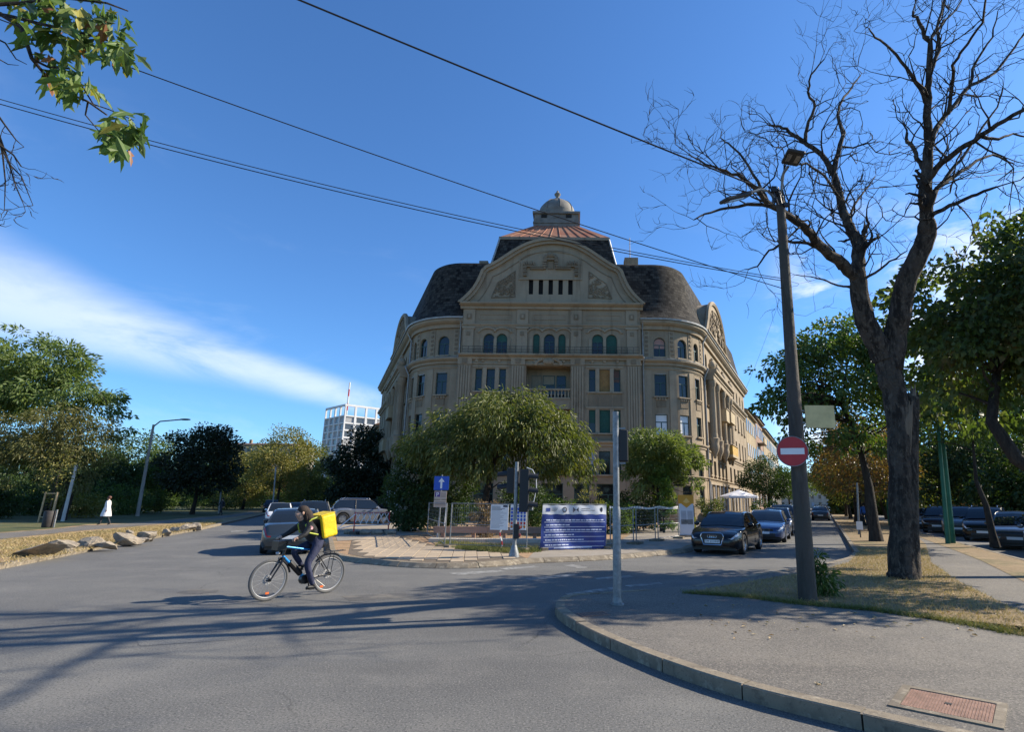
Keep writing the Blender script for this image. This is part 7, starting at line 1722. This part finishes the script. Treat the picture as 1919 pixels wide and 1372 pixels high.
# boulders on the verge
ROCK = surf('boulder_rock', [(.30, .25, .19)] + [((.14, .12, .1), 1.6, .45, .65, .9), ((.42, .37, .29), 5, .5, .7, .7), ((.10, .08, .065), 12, .56, .7, .5)], rough=.95, bump=1., bscale=9, bdist=.06)
rocks = [(55, 1043, 84, 17, 'long flat boulder at the left edge of the verge'), (112, 1032, 48, 24, 'tilted grey boulder second from the left'), (156, 1027, 42, 28, 'tall pointed boulder in the middle of the rock row'), (197, 1027, 32, 18, 'squat boulder right of the tall pointed one'), (233, 1019, 46, 22, 'broad pale boulder in the right half of the rock row'), (243, 1002, 14, 9, 'small dark boulder behind the broad pale one'), (273, 1010, 30, 22, 'rough clumped boulder right of the broad pale one'), (258, 1016, 34, 10, 'low rubble boulder at the kerb below the clumped one'), (309, 1002, 17, 11, 'dark grey boulder before the last group'), (322, 997, 24, 13, 'slanted boulder in the last group'), (342, 994, 26, 12, 'flat pale boulder in the last group'), (366, 992, 22, 14, 'rounded boulder ending the rock row')]
for k, (px, py, w, h, lab) in enumerate(rocks):
    g = G(px, py, .12); Yr = g.y; dist = Yr*_cp; rw_, rh_ = w/FOC*dist/2*1.08, h/FOC*dist*.8; r = np.random.default_rng(200+k); bm = bmesh.new(); bmesh.ops.create_icosphere(bm, subdivisions=3, radius=1)
    pl = r.normal(0, 1, (16, 3)); pl /= np.linalg.norm(pl, axis=1)[:, None]; dd = r.uniform(.42, .8, 16); ph = r.uniform(0, 6, 3)
    for v in bm.verts:
        c = np.array(v.co)
        for a_, d0 in zip(pl, dd):
            s = c@a_
            if s > d0: c = c-a_*(s-d0)
        c += r.normal(0, .025, 3); v.co = (c[0]*rw_*1.45, c[1]*rw_*.9, c[2]*rh_*.85)
    me = bpy.data.meshes.new('boulder'); bm.to_mesh(me); bm.free(); me.materials.append(ROCK)
    o = link('boulder', me, None, (g.x, g.y+rw_*.3, .12+rh_*.3), (r.normal(0, .12), r.normal(0, .15), r.uniform(-.5, .5))); tag(o, lab, 'rock', 'boulders along the left verge')
# red and white lattice barrier with rubble
a, c = g2(662, 1003, .12), g2(727, 999, .12); d = c-a; l_ = d.length; t = thing('lattice_barrier', 'red and white lattice barrier left of the paved plaza', 'barrier', (a.x, a.y, .12), math.atan2(d.y, d.x))
for x in (0, l_): part('upright', MB().cyl((x, 0, 0), (x, 0, 1.05), .03, 8), REDP, t)
for z, m in ((1.0, mat('pink_faded_paint', (.5, .2, .2), .6)), (.42, WHP)): part('rail', MB().cyl((0, 0, z), (l_, 0, z), .03, 8), m, t)
for k in range(6):
    for s in (0, 1): x0, x1 = l_*(k+s)/6, l_*(k+1-s)/6; part('lattice_bar', MB().cyl((x0, -.03+.06*s, 1.0), (x1, -.03+.06*s, .5), .022, 6), WHP, t)
for dz in (.45, .95): part('stay', MB().tube([(0, 0, dz), (-1.2, -.2, .3)], .022, 6), WHP, t)
for x in (.1, l_-.1): part('foot', MB().box((x, 0, .08), (.3, .4, .16)), BLKPL, t)
for k, dx in enumerate((.4, 1.0, 1.6, -.4)):
    r = np.random.default_rng(300+k); bm = bmesh.new(); bmesh.ops.create_icosphere(bm, subdivisions=2, radius=1)
    for v in bm.verts: v.co = (v.co.x*.32*(1+r.normal(0, .08)), v.co.y*.22*(1+r.normal(0, .08)), v.co.z*.15*(1+r.normal(0, .1)))
    me = bpy.data.meshes.new('sandbag'); bm.to_mesh(me); bm.free(); me.materials.append(mat('dirty_rubble', (.28, .23, .17), .95, 0, .4, 6, .6, 20)); tag(link('rubble_heap', me, None, (a.x+dx, a.y+.25+.1*k, .22)), ('rubble lump under the left end of the lattice barrier', 'rubble lump under the middle of the lattice barrier', 'rubble lump under the right end of the lattice barrier', 'rubble lump just left of the lattice barrier')[k], 'rubble', 'rubble under the lattice barrier')
# right side: green poles, thin sign post
GRN = mat('green_pole_paint', (.012, .11, .06), .5, .1, .2, 4)
for k, (x0, x1) in enumerate(((1777, 1764), (1787, 1772))):
    a = P(x0, 1024, 25+.3*k); a.z = .12; c = P(x1, 872, 25+.3*k); v = (c-a); tag(part('green_pole', MB().tube([(0, 0, -.1), v*1.6], [.10, .07], 10), GRN if k else GALV if False else GRN, loc=a), ('leaning green steel pole, left one of the pair by the car row', 'leaning green steel pole, right one of the pair by the car row')[k], 'pole')
post('thin grey pole beside the trunk in the grass strip', 1610, 1005, 1606, 905, 32, .06, GALV); post('green marker pole further down the footpath', 1667, 985, 1662, 935, 45, .09, GRN)
b = g2(1613, 1008, .12); t = thing('small_sign', 'small white sign on a short dark post in the grass strip', 'sign', (b.x, b.y, .12)); part('post', MB().cyl((0, 0, 0), (0, 0, .75), .03, 6), BLKPL, t); part('plate', MB().bx(-.16, .16, -.03, -.015, .38, .78), WHP, t)
# café parasol and dark terrace
b = on(1386, 50.5); t = thing('cafe_parasol', 'white café parasol in front of the side entrance', 'parasol', b); part('pole', MB().cyl((0, 0, 0), (0, 0, 2.75), .035, 8), GALV, t); cn = MB(); n = 8; 
cn.add([(1.72*math.cos(2*math.pi*k/n), 1.72*math.sin(2*math.pi*k/n), 2.22) for k in range(n)]+[(0, 0, 2.78)], [(k, (k+1) % n, n) for k in range(n)]); part('canopy', cn, mat('white_canvas', (.75, .73, .72), .8), t)
vl = MB(); 
for k in range(n): a0, a1 = 2*math.pi*k/n, 2*math.pi*(k+1)/n; vl.quad((1.72*math.cos(a0), 1.72*math.sin(a0), 2.06), (1.72*math.cos(a1), 1.72*math.sin(a1), 2.06), (1.72*math.cos(a1), 1.72*math.sin(a1), 2.22), (1.72*math.cos(a0), 1.72*math.sin(a0), 2.22))
part('valance', vl, MATS['white_canvas'], t); part('base', MB().lathe([(.35, 0), (.33, .08), (.05, .1)], 12), STONE, t)
for k, dx in enumerate((-1.0, .9)):
    t = thing('cafe_table', ('dark café table left under the parasol', 'dark café table right under the parasol')[k], 'table', (b[0]+dx, b[1]-.4, .12)); part('top', MB().lathe([(.001, .72), (.38, .72), (.38, .75), (.001, .75)], 14), BLKPL, t); part('leg', MB().cyl((0, 0, 0), (0, 0, .72), .04, 8), BLKPL, t); part('base', MB().lathe([(.25, 0), (.24, .03), (.03, .05)], 12), BLKPL, t)
# ------------------------------------------------------------------ people and the bicycle
SKIN = mat('skin', (.45, .27, .185), .55); HAIR = mat('dark_hair', (.030, .018, .012), .85, 0, .3, 30); JACK = mat('black_jacket', (.012, .012, .013), .75, 0, .3, 8, .5, 25); TROU = mat('navy_trousers', (.018, .022, .055), .8, 0, .3, 6, .6, 18); SHOE = mat('black_shoe', (.012, .012, .012), .6)
WCOAT = mat('white_coat', (.66, .65, .66), .8, 0, .06, 4, .4, 10); DTROU = mat('dark_trousers', (.03, .03, .035), .8); BSHIRT = mat('blue_shirt', (.05, .12, .32), .8, 0, .1, 5)
def skin_body(name, nodes, edges, tags, mats, parent, extra=None, sub=2):
    """one continuous skinned figure: nodes {key: (pos, radius)}, edges [(a, b, tag)], tag -> material"""
    keys = list(nodes); idx = {k: i for i, k in enumerate(keys)}
    me = bpy.data.meshes.new('skel'); me.from_pydata([nodes[k][0] for k in keys], [(idx[a], idx[b]) for a, b, _ in edges], []); o = bpy.data.objects.new('skel', me); COL.objects.link(o)
    sk = o.modifiers.new('skin', 'SKIN'); sk.use_smooth_shade = True; sb = o.modifiers.new('sub', 'SUBSURF'); sb.levels = sb.render_levels = sub
    for i, k in enumerate(keys):
        r = nodes[k][1]; r = r if hasattr(r, '__len__') else (r, r); me.skin_vertices[0].data[i].radius = r; me.skin_vertices[0].data[i].use_root = (i == 0)
    dg = bpy.context.evaluated_depsgraph_get(); dg.update(); ev = bpy.data.meshes.new_from_object(o.evaluated_get(dg)); COL.objects.unlink(o); bpy.data.objects.remove(o)
    ev.name = name; ev.materials.clear(); names = list(mats)
    for n in names: ev.materials.append(mats[n])
    E_ = [(np.array(nodes[a][0]), np.array(nodes[b][0]), t) for a, b, t in edges]; mi = []
    for p in ev.polygons:
        c = np.array(p.center); best = None
        for a, b, t in E_:
            ab = b-a; u = np.clip(((c-a)@ab)/(ab@ab), 0, 1); d = np.linalg.norm(c-a-ab*u)
            if best is None or d < best[0]: best = (d, t)
        mi.append(names.index(best[1]))
    ev.polygons.foreach_set('material_index', mi); ev.polygons.foreach_set('use_smooth', [True]*len(mi)); ev.update()
    return link(name, ev, parent)
# --- bicycle (x forward)
fa, ra = G(500, 1127), G(610, 1112); mid = (fa+ra)/2; hd_ = math.atan2(fa.y-ra.y, fa.x-ra.x)
bike = thing('bicycle', 'blue and black electric bicycle ridden towards the left', 'bicycle', (mid.x, mid.y, 0), hd_)
WR = .35; AX = .575; BBLK = mat('bike_black', (.012, .012, .014), .35, .2); BBLU = mat('bike_blue', (.01, .22, .55), .3, .2, coat=.5)
sp_ = []
for nm, x in (('wheel', AX), ('wheel', -AX)):
    wh = part('wheel', MB().cyl((0, -.05, 0), (0, .05, 0), .03, 10), BBLK, bike, loc=(x, 0, WR))
    part('tyre', MB().tube([((WR-.024)*math.cos(a), 0, (WR-.024)*math.sin(a)) for a in [i*2*math.pi/48 for i in range(48)]], .024, 8, closed=True), mat('bike_tyre', (.09, .088, .085), .85), wh, True)
    part('rim', MB().tube([((WR-.055)*math.cos(a), 0, (WR-.055)*math.sin(a)) for a in [i*2*math.pi/48 for i in range(48)]], .013, 6, closed=True), mat('bike_rim', (.30, .30, .30), .6, .2), wh, True)
    for k in range(18): a = k*2*math.pi/18; part('spoke', MB().cyl((.025*math.cos(a+.5), .025*(-1)**k, .025*math.sin(a+.5)), ((WR-.06)*math.cos(a), 0, (WR-.06)*math.sin(a)), .0022, 4), MATS['bike_rim'], wh)
    part('brake_disc', MB().lathe([(.05, .045), (.085, .045), (.085, .048), (.05, .048)], 20).xf(Matrix.Rotation(math.pi/2, 4, 'X')), MATS['bike_rim'], wh)
    part('reflector', MB().box((.0 if x > 0 else .12, -.0, -.22), (.06, .02, .035)), mat('orange_reflector', (.7, .14, .03), .3), wh)
fr = {'rear': (-AX, 0, WR), 'front': (AX, 0, WR), 'bb': (-.11, 0, .30), 'st': (-.25, 0, .80), 'ht': (.33, 0, .90), 'hb': (.37, 0, .74)}
for a, b, r, m in (('bb', 'st', .018, BBLK), ('st', 'ht', .018, BBLU), ('hb', 'bb', .026, BBLU), ('ht', 'hb', .022, BBLK)): part('frame_tube', MB().cyl(fr[a], fr[b], r, 10), m, bike, True)
for s in (-1, 1):
    part('chain_stay', MB().tube([fr['bb'], (-.35, s*.05, .32), (-AX, s*.06, WR)], .011, 8), BBLK, bike, True); part('seat_stay', MB().tube([fr['st'], (-.3, s*.04, .72), (-AX, s*.06, WR)], .009, 8), BBLK, bike, True)
    part('fork_leg', MB().tube([(.385, s*.055, .70), (.42, s*.058, .62), (AX, s*.058, WR)], [.019, .019, .013], 8), BBLK, bike, True)
part('fork_crown', MB().box((.385, 0, .70), (.05, .15, .045)), BBLK, bike)
part('battery', MB().tube([(.0, 0, .40), (.10, 0, .50), (.235, 0, .63)], [.05, .055, .05], 8), BBLK, bike, True)
part('seat_post', MB().cyl((-.25, 0, .80), (-.285, 0, .90), .014, 8), RIM, bike); part('saddle', MB().tube([(-.42, 0, .905), (-.36, 0, .91), (-.25, 0, .905), (-.13, 0, .90)], [.055, .085, .05, .022], 10), BBLK, bike, True)
part('stem', MB().tube([(.33, 0, .90), (.318, 0, .98), (.36, 0, 1.01)], .017, 8), BBLK, bike); part('handlebar', MB().tube([(.31, -.33, 1.03), (.35, -.2, 1.025), (.37, 0, 1.01), (.35, .2, 1.025), (.31, .33, 1.03)], .013, 8), BBLK, bike, True)
for s in (-1, 1): part('grip', MB().tube([(.31, s*.34, 1.03), (.335, s*.22, 1.027)], .018, 8), BBLK, bike); part('brake_lever', MB().tube([(.36, s*.2, 1.02), (.41, s*.26, 1.0), (.39, s*.32, .99)], .007, 5), BBLK, bike)
part('front_basket_bag', MB().box((.47, 0, .93), (.14, .22, .16)), BBLK, bike); part('front_light', MB().ball((.47, 0, .80), (.04, .035, .035), 8, 6), HEADL, bike)
def guard(cx, a0, a1, nm): part(nm, MB().tube([(cx+(WR+.03)*math.cos(a), 0, WR+(WR+.03)*math.sin(a)) for a in [a0+(a1-a0)*i/10 for i in range(11)]], .02, 5), BBLK, bike)
guard(AX, R(110), R(165), 'mudguard'); guard(-AX, R(40), R(120), 'mudguard')
rk = MB(); 
for s in (-1, 1): rk.tube([(-.38, s*.06, .76), (-.86, s*.06, .77)], .008, 5); rk.tube([(-AX, s*.07, WR), (-.62, s*.06, .77)], .007, 5)
for x in (-.45, -.6, -.75, -.86): rk.tube([(x, -.06, .77), (x, .06, .77)], .007, 5)
part('rear_rack', rk, BBLK, bike)
part('motor', MB().cyl((-.09, -.05, .30), (-.09, .05, .30), .085, 16), BBLK, bike); part('chainring', MB().cyl((-.11, -.07, .30), (-.11, -.064, .30), .095, 24), RIM, bike)
part('crank', MB().cyl((-.11, .08, .30), (-.16, .085, .14), .012, 6), BBLK, bike); part('crank', MB().cyl((-.11, -.08, .30), (-.06, -.085, .46), .012, 6), BBLK, bike)
part('pedal', MB().box((-.16, .135, .135), (.1, .09, .022)), BBLK, bike); part('pedal', MB().box((-.06, -.135, .465), (.1, .09, .022)), BBLK, bike); part('kickstand', MB().cyl((-.3, .06, .27), (-.46, .1, .14), .009, 6), BBLK, bike)
# --- rider
rider = thing('person', 'cyclist in a black jacket and navy trousers riding the blue bicycle', 'person', (mid.x, mid.y, 0), hd_)
nd = {'hip': ((-.27, 0, .97), (.135, .15)), 'belly': ((-.19, 0, 1.08), (.125, .15)), 'chest': ((-.04, 0, 1.22), (.13, .16)), 'neckb': ((.055, 0, 1.325), .075), 'neck': ((.10, 0, 1.375), .055), 'jaw': ((.135, 0, 1.435), (.075, .07)), 'head': ((.14, 0, 1.515), (.10, .085)), 'crown': ((.125, 0, 1.575), (.07, .065)),
      'nose': ((.235, 0, 1.485), .016)}
ed = [('hip', 'belly', 'jacket'), ('belly', 'chest', 'jacket'), ('chest', 'neckb', 'jacket'), ('neckb', 'neck', 'jacket'), ('neck', 'jaw', 'skin'), ('jaw', 'head', 'skin'), ('head', 'crown', 'skin'), ('head', 'nose', 'skin')]
for s, n in ((1, 'l'), (-1, 'r')):
    nd.update({n+'sh': ((.0, s*.17, 1.28), .072), n+'el': ((.15, s*.285, 1.13), .052), n+'wr': ((.295, s*.285, 1.055), .034), n+'hand': ((.335, s*.275, 1.05), (.038, .026))})
    ed += [('chest', n+'sh', 'jacket'), (n+'sh', n+'el', 'jacket'), (n+'el', n+'wr', 'jacket'), (n+'wr', n+'hand', 'skin')]
    for f in range(4):
        y = s*(.245+f*.021); nd[f'{n}f{f}a'] = ((.362, y, 1.052-.004*abs(f-1.5)), .0095); nd[f'{n}f{f}b'] = ((.372, y, 1.022), .009); nd[f'{n}f{f}c'] = ((.345, y, 1.004), .008)
        ed += [(n+'hand', f'{n}f{f}a', 'skin'), (f'{n}f{f}a', f'{n}f{f}b', 'skin'), (f'{n}f{f}b', f'{n}f{f}c', 'skin')]
    nd[n+'t1'] = ((.318, s*.238, 1.04), .0105); nd[n+'t2'] = ((.335, s*.222, 1.008), .009); ed += [(n+'hand', n+'t1', 'skin'), (n+'t1', n+'t2', 'skin')]
nd.update({'lhip': ((-.25, .1, .93), .105), 'lkn': ((-.03, .13, .58), .068), 'lan': ((-.19, .125, .21), .048), 'lhe': ((-.22, .125, .165), .04), 'lto': ((-.06, .135, .155), (.03, .045)),
           'rhip': ((-.25, -.1, .93), .105), 'rkn': ((.13, -.12, .80), .068), 'ran': ((-.075, -.125, .545), .048), 'rhe': ((-.115, -.125, .50), .04), 'rto': ((.04, -.135, .495), (.03, .045))})
for n in 'lr': ed += [('hip', n+'hip', 'trousers'), (n+'hip', n+'kn', 'trousers'), (n+'kn', n+'an', 'trousers'), (n+'an', n+'he', 'shoe'), (n+'he', n+'to', 'shoe')]
skin_body('body', nd, ed, None, {'jacket': JACK, 'trousers': TROU, 'skin': SKIN, 'shoe': SHOE}, rider)
hr = MB(); hr.ball((.085, 0, 1.54), (.112, .100, .098), 14, 9); hr.tube([(.07, 0, 1.55), (.02, .03, 1.47), (-.02, .05, 1.38), (-.06, .06, 1.28)], [.09, .105, .095, .05], 10); hr.tube([(.075, .085, 1.5), (.06, .095, 1.42), (.04, .09, 1.35)], [.03, .035, .02], 7); hr.tube([(.075, -.085, 1.5), (.06, -.095, 1.42), (.04, -.09, 1.35)], [.03, .035, .02], 7)
part('hair', hr, HAIR, rider, True)
for s in (-1, 1): part('eye', MB().ball((.228, s*.035, 1.515), (.012, .016, .010), 8, 5), mat('eye_dark', (.02, .015, .012), .2), rider, True); part('ear', MB().ball((.13, s*.088, 1.495), (.025, .012, .03), 8, 5), SKIN, rider, True)
part('mouth', MB().ball((.216, 0, 1.445), (.012, .026, .007), 8, 5), mat('lips', (.3, .1, .09), .5), rider, True)
ptch = MB(); ptch.lathe([(.001, 0), (.036, 0), (.038, -.006)], 14); part('sleeve_patch', ptch.xf(Matrix.Translation((.045, .268, 1.235)) @ Matrix.Rotation(-math.pi/2, 4, 'X') @ Matrix.Rotation(.5, 4, 'X')), mat('patch_red_white', (.55, .08, .09), .7, 0, .1, 30, col2=(.6, .5, .5)), rider)
bag = thing('delivery_backpack', 'yellow cube delivery backpack on the cyclist back', 'backpack', (mid.x, mid.y, 0), hd_)
YB = mat('yellow_bag_fabric', (.80, .53, .005), .55, 0, .12, 5, .5, 9); M = Matrix.Rotation(R(14), 3, 'Y')
bb = MB().box((-.36, 0, 1.26), (.31, .44, .44), M); bo = part('box', bb, YB, bag); bevel(bo, .045, 3)
part('top_flap', MB().box(Vector((-.36, 0, 1.26)) + M @ Vector((0, 0, .225)), (.29, .42, .02), M), YB, bag); part('back_panel', MB().box(Vector((-.36, 0, 1.26)) + M @ Vector((.158, 0, -.02)), (.012, .34, .36), M), BBLK, bag)
for s in (-1, 1): q = MB(); q.tube([(-.14, s*.13, 1.42), (-.02, s*.15, 1.385), (.08, s*.13, 1.28), (.02, s*.16, 1.14), (-.17, s*.16, 1.10)], .014, 6); part('strap', q, mat('lime_strap', (.45, .5, .06), .6), bag, True); e = Vector((-.36, 0, 1.26)) + M @ Vector((-.148, s*.2, 0)); part('piping', MB().tube([Vector((-.36, 0, 1.26)) + M @ Vector((-.142, s*.206, -.19)), Vector((-.36, 0, 1.26)) + M @ Vector((-.142, s*.206, .19))], .007, 5), mat('dark_yellow_seam', (.4, .29, .01), .6), bag)
# --- walkers
def walker(label, loc, rz, coat, trous, hair, h=1.68, longcoat=True, stride=.22):
    k = h/1.7; t = thing('person', label, 'person', loc, rz)
    n = {'hip': ((0, 0, .93*k), (.12, .14)), 'belly': ((.01, 0, 1.08*k), (.115, .14)), 'chest': ((0, 0, 1.28*k), (.12, .16)), 'neckb': ((0, 0, 1.42*k), .07), 'neck': ((.015, 0, 1.47*k), .05), 'head': ((.025, 0, 1.57*k), (.095, .08)), 'crown': ((.02, 0, 1.64*k), (.06, .055))}
    e = [('hip', 'belly', 'coat'), ('belly', 'chest', 'coat'), ('chest', 'neckb', 'coat'), ('neckb', 'neck', 'skin'), ('neck', 'head', 'skin'), ('head', 'crown', 'skin')]
    for s, a, st in ((1, 'l', 1), (-1, 'r', -1)):
        n.update({a+'sh': ((0, s*.18, 1.37*k), .06), a+'el': ((-.08*st, s*.24, 1.10*k), .05), a+'wr': ((.04-.12*st, s*.23, .87*k), .034), a+'ha': ((.07-.13*st, s*.225, .80*k), (.03, .02)), a+'hp': ((0, s*.09, .88*k), .10), a+'kn': ((.06+stride*.5*st, s*.09, .50*k), .065), a+'an': ((stride*st-.03, s*.09, .10*k), .042), a+'to': ((stride*st+.12, s*.10, .045), (.03, .04))})
        e += [('chest', a+'sh', 'coat'), (a+'sh', a+'el', 'coat'), (a+'el', a+'wr', 'coat'), (a+'wr', a+'ha', 'skin'), ('hip', a+'hp', 'trousers'), (a+'hp', a+'kn', 'trousers'), (a+'kn', a+'an', 'trousers'), (a+'an', a+'to', 'shoe')]
        for f in range(4): n[f'{a}f{f}'] = ((.085-.13*st+f*.012, s*.222, (.735-.005*abs(f-1))*k), .008); e.append((a+'ha', f'{a}f{f}', 'skin'))
        n[a+'t'] = ((.11-.13*st, s*.2, .775*k), .009); e.append((a+'ha', a+'t', 'skin'))
    skin_body('body', n, e, None, {'coat': coat, 'trousers': trous, 'skin': SKIN, 'shoe': SHOE}, t, sub=1)
    if longcoat:
        c = MB(); pr = [(.10, .20, 1.40), (.145, .19, 1.25), (.14, .17, 1.08), (.19, .21, .9), (.24, .25, .7), (.27, .28, .52)]; m = 16; vs = [(a_*math.cos(q)+.01, b_*math.sin(q), z*k) for a_, b_, z in pr for q in [2*math.pi*i/m for i in range(m)]]
        c.add(vs, [(i*m+j, (i+1)*m+j, (i+1)*m+(j+1) % m, i*m+(j+1) % m) for i in range(len(pr)-1) for j in range(m)]); part('coat_skirt', c, coat, t, True)
    hh = MB(); hh.ball((-.005, 0, 1.6*k), (.105, .095, .10), 12, 8); part('hair', hh, hair, t, True); part('nose', MB().ball((.12, 0, 1.56*k), (.015, .012, .018), 6, 4), SKIN, t, True)
    return t
g = G(195, 985, .13); walker('woman in a long white coat walking on the left park path', (g.x, g.y, .135), R(196), WCOAT, DTROU, mat('reddish_hair', (.10, .04, .025), .6), 1.72)
g = G(1622, 986, .12); walker('person in a blue shirt on the footpath behind the street trees', (g.x, g.y, .125), R(70), BSHIRT, DTROU, HAIR, 1.72, False)
g = G(413, 967, .12); walker('small dark figure standing on the far left park path', (g.x, g.y, .13), R(250), DTROU, DTROU, HAIR, 1.7, False)
